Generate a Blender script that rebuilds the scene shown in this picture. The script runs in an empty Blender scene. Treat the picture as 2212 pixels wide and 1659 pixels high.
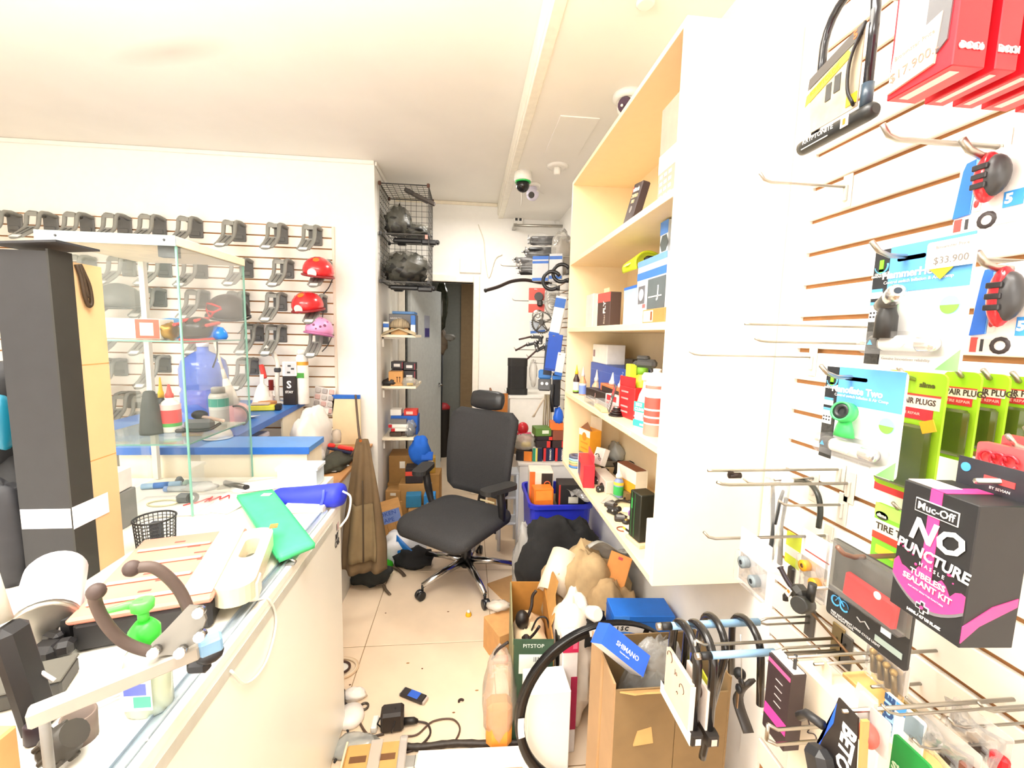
import bpy, bmesh, math, random
from mathutils import Vector, Matrix, noise
S = bpy.context.scene
COL = S.collection
V = Vector
PI = math.pi
R = math.radians

# ---------------------------------------------------------------- camera, world, lamps, exposure
CY, CP, CR, FPX = R(5.82), R(-6.46), R(1.33), 935.0
EYE = V((0, 0, 1.6))
_f = V((math.sin(CY) * math.cos(CP), math.cos(CY) * math.cos(CP), math.sin(CP)))
_r = V((math.cos(CY), -math.sin(CY), 0))
_u = _r.cross(_f)
CAMR = _r * math.cos(CR) + _u * math.sin(CR)
CAMU = -_r * math.sin(CR) + _u * math.cos(CR)
cd = bpy.data.cameras.new('camera')
cam = bpy.data.objects.new('camera', cd)
COL.objects.link(cam)
cd.sensor_width = 36
cd.lens = 36 * FPX / 2212
cd.clip_start = .02
cam.matrix_world = Matrix(((CAMR.x, CAMU.x, -_f.x, EYE.x), (CAMR.y, CAMU.y, -_f.y, EYE.y), (CAMR.z, CAMU.z, -_f.z, EYE.z), (0, 0, 0, 1)))
S.camera = cam
S.view_settings.view_transform = 'Standard'
S.view_settings.look = 'None'
S.view_settings.gamma = 1
S.view_settings.use_curve_mapping = False
S.view_settings.exposure = 1.0
S.cycles.max_bounces = 8
S.cycles.diffuse_bounces = 5
S.cycles.glossy_bounces = 3
S.cycles.transparent_max_bounces = 20
S.cycles.caustics_reflective = False
S.cycles.caustics_refractive = False
w = bpy.data.worlds.new('world')
S.world = w
w.use_nodes = True
w.node_tree.nodes['Background'].inputs[0].default_value = (1, .96, .9, 1)
w.node_tree.nodes['Background'].inputs[1].default_value = .6


def area(name, loc, size, power, col=(1, .95, .88), rot=(0, 0, 0), spread=180):
    l = bpy.data.lights.new(name, 'AREA')
    l.shape = 'RECTANGLE'
    l.size, l.size_y = size
    l.energy = power
    l.color = col
    l.spread = R(spread)
    o = bpy.data.objects.new(name, l)
    o.location = loc
    o.rotation_euler = rot
    COL.objects.link(o)


LW = (1, .98, .95)
area('ceiling_panel_light', (-2.0, .9, 2.79), (1.2, .6), 16, LW)
area('ceiling_panel_light', (-.05, .4, 2.79), (.45, 1.2), 17, LW)
area('ceiling_panel_light', (-1.4, -1.4, 2.79), (1.2, 1.2), 36, LW)
area('ceiling_fill', (-1.2, .7, 2.45), (2.6, .5), 52, (1, .97, .92), (R(180), 0, 0))  # added upward fill that brightens the ceiling; no pendant is modelled
area('rear_fill', (-1.6, -3.1, 1.35), (4.6, 2.4), 48, (1, .98, .95), (R(90), 0, 0))  # added fill before the closed rear wall, lifts ceiling and facing walls
area('niche_fill', (0, 3.45, 2.67), (.3, .3), 7, (1, .95, .87))  # added fill to lift the dim niche and door leaf, no fitting
area('passage_fill', (.3, 5.4, 2.38), (.3, .3), 4, (1, .96, .9))  # added fill that brightens the back room behind the doorway


def ray(px, py):
    return CAMR * ((px - 1106) / FPX) - CAMU * ((py - 829.5) / FPX) + _f


def PX(px, py, x):          # the point of the plane X = x that the photograph shows at a pixel
    d = ray(px, py)
    return EYE + d * (x / d.x)


def PY(px, py, y):
    d = ray(px, py)
    return EYE + d * (y / d.y)


def PZ(px, py, z):
    d = ray(px, py)
    return EYE + d * ((z - EYE.z) / d.z)


# ---------------------------------------------------------------- materials
_M = {}


def lin(h):
    h = h.lstrip('#')
    c = [int(h[i:i + 2], 16) / 255 for i in (0, 2, 4)]
    return [x / 12.92 if x <= .04045 else ((x + .055) / 1.055) ** 2.4 for x in c]


def M(h, r=.5, me=0, nz=.05, sc=25, bp=0, em=0, cl=0, sp=.5, st=(1, 1, 1)):
    """Principled material: colour with a procedural grain, optional bump."""
    k = (h, r, me, nz, sc, bp, em, cl, sp, st)
    if k in _M:
        return _M[k]
    m = bpy.data.materials.new('finish')
    _M[k] = m
    m.use_nodes = True
    nt = m.node_tree
    b = nt.nodes['Principled BSDF']
    c = lin(h)
    b.inputs['Roughness'].default_value = r
    b.inputs['Metallic'].default_value = me
    b.inputs['Specular IOR Level'].default_value = sp
    b.inputs['Coat Weight'].default_value = cl
    tc = nt.nodes.new('ShaderNodeTexCoord')
    mp = nt.nodes.new('ShaderNodeMapping')
    mp.inputs['Scale'].default_value = st
    n = nt.nodes.new('ShaderNodeTexNoise')
    n.inputs['Scale'].default_value = sc
    n.inputs['Detail'].default_value = 3
    nt.links.new(tc.outputs['Object'], mp.inputs[0])
    nt.links.new(mp.outputs[0], n.inputs['Vector'])
    rp = nt.nodes.new('ShaderNodeValToRGB')
    rp.color_ramp.elements[0].position = .3
    rp.color_ramp.elements[1].position = .7
    rp.color_ramp.elements[0].color = [x * (1 - nz) for x in c] + [1]
    rp.color_ramp.elements[1].color = [min(1, x * (1 + nz)) for x in c] + [1]
    nt.links.new(n.outputs['Fac'], rp.inputs[0])
    nt.links.new(rp.outputs[0], b.inputs['Base Color'])
    if em:
        b.inputs['Emission Color'].default_value = c + [1]
        b.inputs['Emission Strength'].default_value = em
    if bp:
        bu = nt.nodes.new('ShaderNodeBump')
        bu.inputs['Strength'].default_value = bp
        bu.inputs['Distance'].default_value = .01
        nt.links.new(n.outputs['Fac'], bu.inputs['Height'])
        nt.links.new(bu.outputs[0], b.inputs['Normal'])
    return m


def film(h='#ffffff', a=.25, r=.12, bp=0, sc=18, g=.6):
    """Clear sheet (glass, plastic film, tinted plastic): see-through with a gloss on it; a = how much of its own colour shows."""
    k = ('film', h, a, r, bp, sc, g)
    if k in _M:
        return _M[k]
    m = bpy.data.materials.new('clear_film')
    _M[k] = m
    m.use_nodes = True
    nt = m.node_tree
    nt.nodes.clear()
    out = nt.nodes.new('ShaderNodeOutputMaterial')
    tr = nt.nodes.new('ShaderNodeBsdfTransparent')
    pr = nt.nodes.new('ShaderNodeBsdfPrincipled')
    c = lin(h)
    pr.inputs['Base Color'].default_value = c + [1]
    pr.inputs['Roughness'].default_value = r
    mx = nt.nodes.new('ShaderNodeMixShader')
    mx.inputs[0].default_value = a
    gl = nt.nodes.new('ShaderNodeBsdfGlossy')
    gl.inputs['Roughness'].default_value = r
    fr = nt.nodes.new('ShaderNodeFresnel')
    fr.inputs[0].default_value = 1.35
    mul = nt.nodes.new('ShaderNodeMath')
    mul.operation = 'MULTIPLY'
    mul.inputs[1].default_value = g
    m2 = nt.nodes.new('ShaderNodeMixShader')
    nt.links.new(tr.outputs[0], mx.inputs[1])
    nt.links.new(pr.outputs[0], mx.inputs[2])
    nt.links.new(fr.outputs[0], mul.inputs[0])
    nt.links.new(mul.outputs[0], m2.inputs[0])
    nt.links.new(mx.outputs[0], m2.inputs[1])
    nt.links.new(gl.outputs[0], m2.inputs[2])
    if bp:
        tc = nt.nodes.new('ShaderNodeTexCoord')
        n = nt.nodes.new('ShaderNodeTexNoise')
        n.inputs['Scale'].default_value = sc
        nt.links.new(tc.outputs['Object'], n.inputs['Vector'])
        bu = nt.nodes.new('ShaderNodeBump')
        bu.inputs['Strength'].default_value = bp
        bu.inputs['Distance'].default_value = .02
        nt.links.new(n.outputs['Fac'], bu.inputs['Height'])
        for q in (pr, gl):
            nt.links.new(bu.outputs[0], q.inputs['Normal'])
    nt.links.new(m2.outputs[0], out.inputs[0])
    return m


GLASS = film('#d8efe6', .025, .02, g=.35)
GEDGE = M('#7fb5a4', .15, nz=.03)
BAG = film('#f2f0ea', .3, .2, .6, 22)
CLEAR = film('#ffffff', .12, .08, .25, 30)
WHITE = M('#f2efe8', .45, nz=.02)
BLACK = M('#1c1c1e', .5)
SATIN = M('#232325', .32)
DARK = M('#3a3a3c', .55)
GREY = M('#8c8c8a', .5)
CHROME = M('#c8c8c8', .18, 1, .03)
STEEL = M('#b4b0a8', .35, 1, .06)
KRAFT = M('#b88a58', .8, nz=.08, sc=14)
PAPER = M('#f6f4ee', .7, nz=.02)
CREAM = M('#f3e6c8', .45, nz=.02)
RED = M('#c8202a', .4)
BLUE = M('#1c56b8', .45)
YEL = M('#f0c020', .45)
GREEN = M('#2c9a40', .45)
ORG = M('#e87820', .5)


# ---------------------------------------------------------------- mesh builder
def rx(a):
    return Matrix.Rotation(R(a), 4, 'X')


def ry(a):
    return Matrix.Rotation(R(a), 4, 'Y')


def rz(a):
    return Matrix.Rotation(R(a), 4, 'Z')


def tl(x, y=0, z=0):
    return Matrix.Translation(V(x) if not isinstance(x, (int, float)) else V((x, y, z)))


def aim(p, d, up=(0, 0, 1)):
    """Matrix whose +Z runs along d, placed at p."""
    d = V(d).normalized()
    return tl(p) @ d.to_track_quat('Z', 'Y').to_matrix().to_4x4()


class B:
    def __init__(s):
        s.v, s.f, s.m, s.s = [], [], [], []

    def add(s, vs, fs, m=0, T=None, sm=False):
        n = len(s.v)
        s.v += [(T @ V(p)) if T else V(p) for p in vs]
        s.f += [[i + n for i in f] for f in fs]
        s.m += [m] * len(fs)
        s.s += [sm] * len(fs)
        return s

    def box(s, c, d, T=None, m=0, bev=0):
        hx, hy, hz = d[0] / 2, d[1] / 2, d[2] / 2
        b = min(bev, hx * .9, hy * .9, hz * .9)
        cx, cy, cz = c
        if b <= 0:
            vs = [(cx + x * hx, cy + y * hy, cz + z * hz) for x in (-1, 1) for y in (-1, 1) for z in (-1, 1)]
            return s.add(vs, [(0, 1, 3, 2), (4, 6, 7, 5), (0, 4, 5, 1), (2, 3, 7, 6), (0, 2, 6, 4), (1, 5, 7, 3)], m, T)
        vs, ix = [], {}
        for x in (-1, 1):
            for y in (-1, 1):
                for z in (-1, 1):
                    for a in range(3):
                        ix[x, y, z, a] = len(vs)
                        o = [b, b, b]
                        o[a] = 0
                        vs.append((cx + x * (hx - o[0]), cy + y * (hy - o[1]), cz + z * (hz - o[2])))
        fs = []
        q = ((-1, -1), (1, -1), (1, 1), (-1, 1))
        for t in (-1, 1):
            fs.append([ix[t, u, v, 0] for u, v in q])
            fs.append([ix[u, t, v, 1] for u, v in q])
            fs.append([ix[u, v, t, 2] for u, v in q])
        for u in (-1, 1):
            for v in (-1, 1):
                fs.append([ix[u, v, -1, 0], ix[u, v, 1, 0], ix[u, v, 1, 1], ix[u, v, -1, 1]])
                fs.append([ix[u, -1, v, 0], ix[u, 1, v, 0], ix[u, 1, v, 2], ix[u, -1, v, 2]])
                fs.append([ix[-1, u, v, 1], ix[1, u, v, 1], ix[1, u, v, 2], ix[-1, u, v, 2]])
                for x in (-1, 1):
                    fs.append([ix[x, u, v, a] for a in range(3)])
        return s.add(vs, fs, m, T)

    def bb(s, lo, hi, T=None, m=0, bev=0):
        return s.box([(a + b) / 2 for a, b in zip(lo, hi)], [abs(b - a) for a, b in zip(lo, hi)], T, m, bev)

    def lathe(s, prof, n=14, T=None, m=0, sm=True, caps=True, sx=1, sy=1):
        vs = [(r * math.cos(2 * PI * i / n) * sx, r * math.sin(2 * PI * i / n) * sy, z) for r, z in prof for i in range(n)]
        fs = [(k * n + i, k * n + (i + 1) % n, (k + 1) * n + (i + 1) % n, (k + 1) * n + i) for k in range(len(prof) - 1) for i in range(n)]
        s.add(vs, fs, m, T, sm)
        if caps:
            k = len(prof) - 1
            n0 = len(s.v) - len(vs)
            for a in (0, k):
                if prof[a][0] > 1e-5:
                    s.f.append([n0 + a * n + i for i in range(n)])
                    s.m.append(m)
                    s.s.append(False)
        return s

    def cyl(s, p0, p1, r, r1=None, n=12, m=0, T=None):
        p0, p1 = V(p0), V(p1)
        A = aim(p0, p1 - p0)
        return s.lathe([(r, 0), (r if r1 is None else r1, (p1 - p0).length)], n, (T @ A) if T else A, m)

    def ball(s, c, r, n=12, k=8, T=None, m=0, f=None):
        if isinstance(r, (int, float)):
            r = (r, r, r)
        vs = []
        for j in range(k + 1):
            t = PI * j / k
            for i in range(n):
                a = 2 * PI * i / n
                p = V((math.sin(t) * math.cos(a), math.sin(t) * math.sin(a), math.cos(t)))
                q = f(p) if f else 1
                vs.append((c[0] + p.x * r[0] * q, c[1] + p.y * r[1] * q, c[2] + p.z * r[2] * q))
        fs = [(j * n + i, (j + 1) * n + i, (j + 1) * n + (i + 1) % n, j * n + (i + 1) % n) for j in range(k) for i in range(n)]
        return s.add(vs, fs, m, T, True)

    def tube(s, pts, r, n=8, m=0, T=None, closed=False, fl=1):
        pts = [V(p) for p in pts]
        N = len(pts)
        rs = r if isinstance(r, (list, tuple)) else [r] * N
        vs = []
        up = None
        for i in range(N):
            if closed:
                d = pts[(i + 1) % N] - pts[i - 1]
            else:
                d = pts[min(i + 1, N - 1)] - pts[max(i - 1, 0)]
            d.normalize()
            if up is None:
                up = d.orthogonal().normalized()
                if abs(d.z) < .9:
                    up = (V((0, 0, 1)) - d * d.z).normalized()
            up = (up - d * up.dot(d)).normalized()
            w_ = d.cross(up)
            for j in range(n):
                a = 2 * PI * j / n
                vs.append(pts[i] + (up * math.cos(a) * fl + w_ * math.sin(a)) * rs[i])
        fs = []
        for i in range(N if closed else N - 1):
            k = (i + 1) % N
            fs += [(i * n + j, i * n + (j + 1) % n, k * n + (j + 1) % n, k * n + j) for j in range(n)]
        if not closed:
            fs += [list(range(n)), list(range((N - 1) * n, N * n))]
        return s.add(vs, fs, m, T, True)

    def prism(s, poly, z0, z1, T=None, m=0, sm=False):
        n = len(poly)
        vs = [(x, y, z0) for x, y in poly] + [(x, y, z1) for x, y in poly]
        fs = [list(range(n)), list(range(n, 2 * n))]
        s.add(vs, fs, m, T)
        n0 = len(s.v) - 2 * n
        for i in range(n):
            s.f.append([n0 + i, n0 + (i + 1) % n, n0 + n + (i + 1) % n, n0 + n + i])
            s.m.append(m)
            s.s.append(sm)
        return s

    def sheet(s, fn, nu, nv, th=.002, m=0, T=None):
        """Surface fn(u, v) with a thickness."""
        P = [[V(fn(i / nu, j / nv)) for j in range(nv + 1)] for i in range(nu + 1)]
        vs = []
        for k in (0, 1):
            for i in range(nu + 1):
                for j in range(nv + 1):
                    a = P[min(i + 1, nu)][j] - P[max(i - 1, 0)][j]
                    b = P[i][min(j + 1, nv)] - P[i][max(j - 1, 0)]
                    nn = a.cross(b)
                    nn = nn.normalized() if nn.length > 1e-9 else V((0, 0, 1))
                    vs.append(P[i][j] + nn * (th * (k - .5)))
        w_ = nv + 1
        o = (nu + 1) * w_
        fs = []
        for i in range(nu):
            for j in range(nv):
                q = (i * w_ + j, (i + 1) * w_ + j, (i + 1) * w_ + j + 1, i * w_ + j + 1)
                fs.append(q)
                fs.append([x + o for x in q])
        for i in range(nu):
            fs += [(i * w_, (i + 1) * w_, (i + 1) * w_ + o, i * w_ + o), (i * w_ + nv, (i + 1) * w_ + nv, (i + 1) * w_ + nv + o, i * w_ + nv + o)]
        for j in range(nv):
            fs += [(j, j + 1, j + 1 + o, j + o), (nu * w_ + j, nu * w_ + j + 1, nu * w_ + j + 1 + o, nu * w_ + j + o)]
        return s.add(vs, fs, m, T, True)

    def mesh(s, name, mats):
        me = bpy.data.meshes.new(name)
        me.from_pydata([tuple(p) for p in s.v], [], [tuple(f) for f in s.f])
        for m in (mats if isinstance(mats, (list, tuple)) else [mats]):
            me.materials.append(m)
        me.polygons.foreach_set('material_index', s.m)
        me.polygons.foreach_set('use_smooth', s.s)
        bm = bmesh.new()
        bm.from_mesh(me)
        bmesh.ops.recalc_face_normals(bm, faces=bm.faces)
        bm.to_mesh(me)
        bm.free()
        return me


def link(name, me, parent=None, T=None):
    o = bpy.data.objects.new(name, me)
    COL.objects.link(o)
    if parent:
        o.parent = parent
    if T is not None:
        o.matrix_basis = T
    return o


def tag(o, label, cat, group=None, kind=None):
    o['label'] = label
    if cat:
        o['category'] = cat
    if group:
        o['group'] = group
    if kind:
        o['kind'] = kind
    return o


def thing(name, label, cat, T=None, group=None):
    if isinstance(T, (tuple, Vector)):
        T = tl(T)
    return tag(link(name, None, None, T), label, cat, group)


def part(p, name, b, m, T=None, label=None):
    o = link(name, b.mesh(name, m), p, T)
    if label:
        o['label'] = label
    return o


def solo(name, label, cat, b, m, T=None, group=None, kind=None):
    if isinstance(T, (tuple, Vector)):
        T = tl(T)
    return tag(link(name, b.mesh(name, m), None, T), label, cat, group, kind)


def struct(name, b, m, parent=None):
    o = link(name, b.mesh(name, m), parent)
    if not parent:
        o['kind'] = 'structure'
    return o


def kids(o):
    return [c for c in bpy.data.objects if c.parent == o]


_KID = {}


def dup(o, T, label=None, group=None):
    if isinstance(T, (tuple, Vector)):
        T = tl(T)
    r_ = o.copy()
    COL.objects.link(r_)
    r_.matrix_basis = T
    if label:
        r_['label'] = label
    if group:
        r_['group'] = group
    if o.name not in _KID:
        _KID[o.name] = [(c, kids(c)) for c in kids(o)]
    for c, g in _KID[o.name]:
        c2 = c.copy()
        COL.objects.link(c2)
        c2.parent = r_
        for e in g:
            e2 = e.copy()
            COL.objects.link(e2)
            e2.parent = c2
    return r_


_F = {}


def txt(p, s, size, m, T, name='lettering', bold=0, sx=1, al='CENTER', sh=0):
    """Flat printed lettering, centred on T: text x, y in T's XY plane."""
    cu = bpy.data.curves.new('lettering', 'FONT')
    cu.body = s
    cu.size = size
    cu.align_x = al
    cu.align_y = 'CENTER'
    cu.resolution_u = 2
    cu.offset = bold
    cu.extrude = .0002
    cu.shear = sh
    to = bpy.data.objects.new('lettering', cu)
    me = bpy.data.meshes.new_from_object(to)
    bpy.data.objects.remove(to)
    me.materials.clear()
    me.materials.append(m)
    return link(name, me, p, T @ Matrix.Diagonal((sx, 1, 1, 1)))


def fr(x, z, y=0, a=0):
    """Frame on a front face (facing local -Y): text x -> X, text y -> Z."""
    return tl(x, y, z) @ rx(90) @ rz(a)


def tp(x, y, z, a=0):
    return tl(x, y, z) @ rz(a)


def pr(p, x0, z0, x1, z1, y, m, name='print', th=.0006):
    """Thin printed patch on a face looking to -Y at depth y."""
    return part(p, name, B().bb((x0, y - th, z0), (x1, y + th, z1)), m)


def rrect(w_, h, r_, n=4, cx=0, cy=0):
    o = []
    for x, y, a in ((w_ / 2 - r_, h / 2 - r_, 0), (-w_ / 2 + r_, h / 2 - r_, 90), (-w_ / 2 + r_, -h / 2 + r_, 180), (w_ / 2 - r_, -h / 2 + r_, 270)):
        o += [(cx + x + r_ * math.cos(R(a + 90 * i / n)), cy + y + r_ * math.sin(R(a + 90 * i / n))) for i in range(n + 1)]
    return o


def arc(c, r_, a0, a1, n, ax='xz'):
    o = []
    for i in range(n + 1):
        a = R(a0 + (a1 - a0) * i / n)
        u, v = r_ * math.cos(a), r_ * math.sin(a)
        o.append({'xz': (c[0] + u, c[1], c[2] + v), 'xy': (c[0] + u, c[1] + v, c[2]), 'yz': (c[0], c[1] + u, c[2] + v)}[ax])
    return o


def spline(pts, n=6):
    """Catmull-Rom through pts."""
    P = [V(p) for p in pts]
    P = [P[0] * 2 - P[1]] + P + [P[-1] * 2 - P[-2]]
    o = []
    for i in range(1, len(P) - 2):
        a, b, c, d = P[i - 1:i + 3]
        for k in range(n):
            t = k / n
            o.append(.5 * (2 * b + (c - a) * t + (2 * a - 5 * b + 4 * c - d) * t * t + (3 * b - a - 3 * c + d) * t ** 3))
    o.append(P[-2])
    return o


def lump(c, r_, seed, amp=.3, fq=2.2, n=28, k=18, flat=None):
    """Crumpled body (cloth heap, plastic bag): a ball displaced by ridged noise, with a flat underside."""
    b = B()
    sd = V((seed * 3.1, seed * 1.7, seed * .9))

    def f(p):
        q = noise.noise(p * fq + sd)
        e = 1 - 2 * abs(noise.noise(p * fq * 2.1 + sd * 2))
        return 1 + amp * q + amp * .45 * e
    b.ball(c, r_, n, k, None, 0, f)
    if flat is not None:
        for p in b.v:
            p.z = max(p.z, flat)
    return b


def carton(name, label, cat, c, d, m, a=0, group=None, T=None, tape=None, flap=None, bev=.003):
    """A closed box of size d standing with its base centre at c, turned by a; prints are added by the caller."""
    t = thing(name, label, cat, T if T is not None else tl(c) @ rz(a), group)
    part(t, 'box_body', B().bb((-d[0] / 2, -d[1] / 2, 0), (d[0] / 2, d[1] / 2, d[2]), bev=bev), m)
    if flap:
        part(t, 'lid_flap', B().bb((-d[0] / 2 + .002, -d[1] / 2 + .001, d[2]), (d[0] / 2 - .002, d[1] / 2 - .001, d[2] + .0015)), flap)
    if tape:
        part(t, 'tape', B().bb((-d[0] * .1, -d[1] / 2 - .0006, d[2] * .72), (d[0] * .1, d[1] / 2 + .0006, d[2] + .0022)), tape)
    return t
# ================================================================ the room
WALLM = M('#f6f4ef', .7, nz=.012)
CEILM = M('#f4f1ea', .8, nz=.02, sc=3)
TILE = M('#f2dcc0', .32, nz=.05, sc=6)
GROUT = M('#9a7a52', .8)
SLATM = M('#f6f0e6', .4, nz=.015)
GROOVE = M('#a87444', .7, nz=.12)
YL, XW, ZC, YB = 3.35, .83, 2.82, 4.22

fl = struct('floor', B().bb((-4.6, -3.2, -.06), (1.4, 7, -.004)), GROUT)
tm = B().bb((-.3235, -.343, -.004), (.3235, .343, 0), bev=.0015).mesh('tile', TILE)
for i in range(-3, 2):
    for j in range(0, 7):
        x, y = .14 + .65 * (i + .5), 2.11 + .69 * (j - 1.5)
        if x < -1.4 and y < 1.2:
            continue
        link('tile', tm, fl, tl(x, y, 0))
# the ceiling's own grey smudge, soft-edged
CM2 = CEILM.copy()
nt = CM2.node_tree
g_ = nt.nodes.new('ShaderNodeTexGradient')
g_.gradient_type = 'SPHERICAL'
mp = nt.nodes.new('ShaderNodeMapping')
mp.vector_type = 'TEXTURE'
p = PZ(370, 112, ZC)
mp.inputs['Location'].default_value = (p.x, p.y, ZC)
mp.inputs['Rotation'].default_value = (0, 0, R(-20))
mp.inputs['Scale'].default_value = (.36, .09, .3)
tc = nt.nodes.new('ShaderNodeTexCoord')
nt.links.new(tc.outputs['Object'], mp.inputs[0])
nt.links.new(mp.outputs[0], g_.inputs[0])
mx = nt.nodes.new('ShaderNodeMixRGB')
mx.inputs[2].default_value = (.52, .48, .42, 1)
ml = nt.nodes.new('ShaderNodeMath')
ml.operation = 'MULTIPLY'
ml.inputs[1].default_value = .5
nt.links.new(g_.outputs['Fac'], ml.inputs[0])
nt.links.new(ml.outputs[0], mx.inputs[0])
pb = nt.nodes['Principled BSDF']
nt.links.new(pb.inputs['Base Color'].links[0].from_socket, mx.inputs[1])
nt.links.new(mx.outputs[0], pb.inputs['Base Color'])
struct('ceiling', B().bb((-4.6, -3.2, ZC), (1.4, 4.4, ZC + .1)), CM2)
b = B().bb((.29, -3.2, 2.69), (.95, YB, ZC))
so = struct('ceiling_soffit', b, CEILM)
struct('trim_1', B().bb((.255, -3.2, 2.712), (.288, YB - .002, ZC - .001), bev=.006).bb((.262, -3.2, 2.685), (.31, YB - .002, 2.711), bev=.004), M('#f5f0e2', .5))
pa = struct('access_panel', B().bb((.44, 2.25, 2.6835), (.64, 2.7, 2.6895), bev=.001), CEILM, so)
struct('wall_left', B().bb((-4.6, YL + .002, 0), (-.69, YL + .15, ZC)).bb((-.8, YL + .15, 0), (-.69, YB, ZC)), WALLM)
wl = bpy.data.objects['wall_left']
b = B().bb((-.69, YB, 0), (-.60, YB + .1, ZC)).bb((.04, YB, 0), (.95, YB + .1, ZC)).bb((-.60, YB, 2.085), (.04, YB + .1, ZC))
struct('wall_back', b, WALLM)
wr = struct('wall_right', B().bb((XW + .015, -3.2, 0), (XW + .13, YB, ZC)), WALLM)
struct('wall_rear', B().bb((-4.6, -3.3, 0), (1.4, -3.2, ZC)), WALLM)
struct('wall_side', B().bb((-4.7, -3.3, 0), (-4.6, 3.5, ZC)), WALLM)
struct('trim_2', B().bb((-4.6, YL - .012, ZC - .03), (-.69, YL, ZC - .001), bev=.004), WHITE)
struct('trim_3', B().bb((-.688, YB - .015, ZC - .03), (.254, YB - .001, ZC - .001), bev=.004), M('#f0e6d0', .5))
struct('trim_4', B().bb((-.689, YL + .01, ZC - .03), (-.675, YB - .02, ZC - .001), bev=.004), WHITE)
# slatwall: the facing wall
sl = B().box((0, 0, 0), (2.92, .014, .068), bev=.002).mesh('slat', SLATM)
struct('slat_backing', B().bb((-3.91, YL - .003, .38), (-.99, YL + .001, 2.345)), GROOVE, wl)
for k in range(25):
    link('slat', sl, wl, tl(-2.45, YL - .010, 2.301 - k * .0773))
struct('slat_edge_strip', B().bb((-.99, YL - .018, .38), (-.975, YL + .001, 2.345)), M('#f3e2d2', .5), wl)
# slatwall: the near right wall
sl = B().box((0, 0, 0), (.012, 2.0, .0675), bev=.002).mesh('slat', SLATM)
struct('slat_backing', B().bb((XW + .0125, -.97, .35), (XW + .0145, 1.03, 2.80)), GROOVE, wr)
for k in range(31):
    z = 1.267 + .0779 * (k - 11) + .039
    if z > .4 and z < 2.77:
        link('slat', sl, wr, tl(XW + .006, .03, z))
struct('slat_edge_strip', B().bb((XW + .004, 1.03, .35), (XW + .0145, 1.105, 2.80)), WALLM, wr)
# slatwall behind the bookcase
sl = B().box((0, 0, 0), (.012, 1.8, .0675), bev=.002).mesh('slat', SLATM)
struct('slat_backing', B().bb((XW + .0125, 2.37, .7), (XW + .0145, 4.17, 2.4)), GROOVE, wr)
for k in range(21):
    link('slat', sl, wr, tl(XW + .006, 3.27, .74 + .0779 * k + .039))

# passage beyond the doorway
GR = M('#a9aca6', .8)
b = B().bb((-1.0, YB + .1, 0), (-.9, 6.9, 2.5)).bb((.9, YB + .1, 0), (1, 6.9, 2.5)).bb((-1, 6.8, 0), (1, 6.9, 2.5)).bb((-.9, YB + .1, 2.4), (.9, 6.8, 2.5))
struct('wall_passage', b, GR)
struct('trim_5', B().bb((-.12, 6.74, 0), (.9, 6.8, 2.4)), M('#b89a74', .7))
# door 1: frame and leaf
dr = struct('door_1', B().bb((.04, YB - .02, 0), (.10, YB + .09, 2.15), bev=.006).bb((-.66, YB - .02, 2.085), (.04, YB + .09, 2.15), bev=.006).bb((-.66, YB - .02, 0), (-.60, YB + .09, 2.085), bev=.006), M('#f2ecdf', .45))
T = tl(-.58, YB + .13, 0) @ rz(69)
struct('door_leaf', B().bb((0, -.02, .01), (.70, .02, 2.06), T, bev=.003), M('#dfe2df', .45), dr)
T2 = T @ tl(.64, -.03, 1.02)
b = B().cyl((0, .01, 0), (0, -.03, 0), .011, T=T2).cyl((0, -.03, 0), (-.1, -.035, 0), .008, T=T2).lathe([(.024, 0), (.024, .006)], 14, T2 @ tl(0, .012, 0) @ rx(90))
struct('door_handle', b, CHROME, dr)
struct('door_sticker', B().bb((.28, -.023, 1.55), (.40, -.0205, 1.78), T), M('#b9bccb', .5), dr)
struct('sticker_print', B().bb((.29, -.0245, 1.56), (.39, -.0232, 1.65), T), M('#4a3f86', .5), dr)

# ceiling devices on the soffit
p = PZ(1130, 372, 2.69)
t = thing('security_camera', 'white ceiling camera with black ball lens and green ring', 'camera', tl(p.x, p.y, 2.69))
part(t, 'housing', B().lathe([(.058, 0), (.06, -.05), (.055, -.06)], 18), WHITE)
part(t, 'light_ring', B().lathe([(.054, -.06), (.054, -.068)], 18), M('#30d060', .3))
part(t, 'lens_ball', B().ball((0, 0, -.085), .046, 16, 10), M('#151517', .12))
p = PZ(1151, 398, 2.69)
t = thing('security_camera', 'smaller pale lilac dome camera on a round ceiling foot', 'camera', tl(p.x, p.y, 2.69))
part(t, 'ceiling_foot', B().lathe([(.055, 0), (.055, -.018), (.045, -.022)], 16), WHITE)
part(t, 'eye_ball', B().ball((0, 0, -.07), .046, 16, 10).lathe([(.03, -.02), (.03, -.05)], 12), M('#d9d6ea', .4))
part(t, 'lens', B().lathe([(.022, 0), (.022, .01)], 14, aim((-.012, -.034, -.085), (-.2, -.8, -.35))), M('#2a2a32', .2))
p = PZ(1204, 358, 2.69)
t = thing('smoke_detector', 'white round ceiling sprinkler head with flat collar', 'detector', tl(p.x, p.y, 2.69))
part(t, 'collar', B().lathe([(.068, 0), (.068, -.008), (.05, -.014)], 18), WHITE)
part(t, 'sensor_head', B().lathe([(.024, -.012), (.022, -.05), (.012, -.056)], 12), WHITE)
p = PZ(1358, 205, 2.69)
t = thing('security_camera', 'white turret camera half hidden behind the bookcase top', 'camera', tl(p.x, p.y, 2.69))
part(t, 'housing', B().lathe([(.07, 0), (.07, -.02), (.055, -.03)], 18), WHITE)
part(t, 'lens_ball', B().ball((0, 0, -.05), .05, 16, 10), WHITE)
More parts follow.
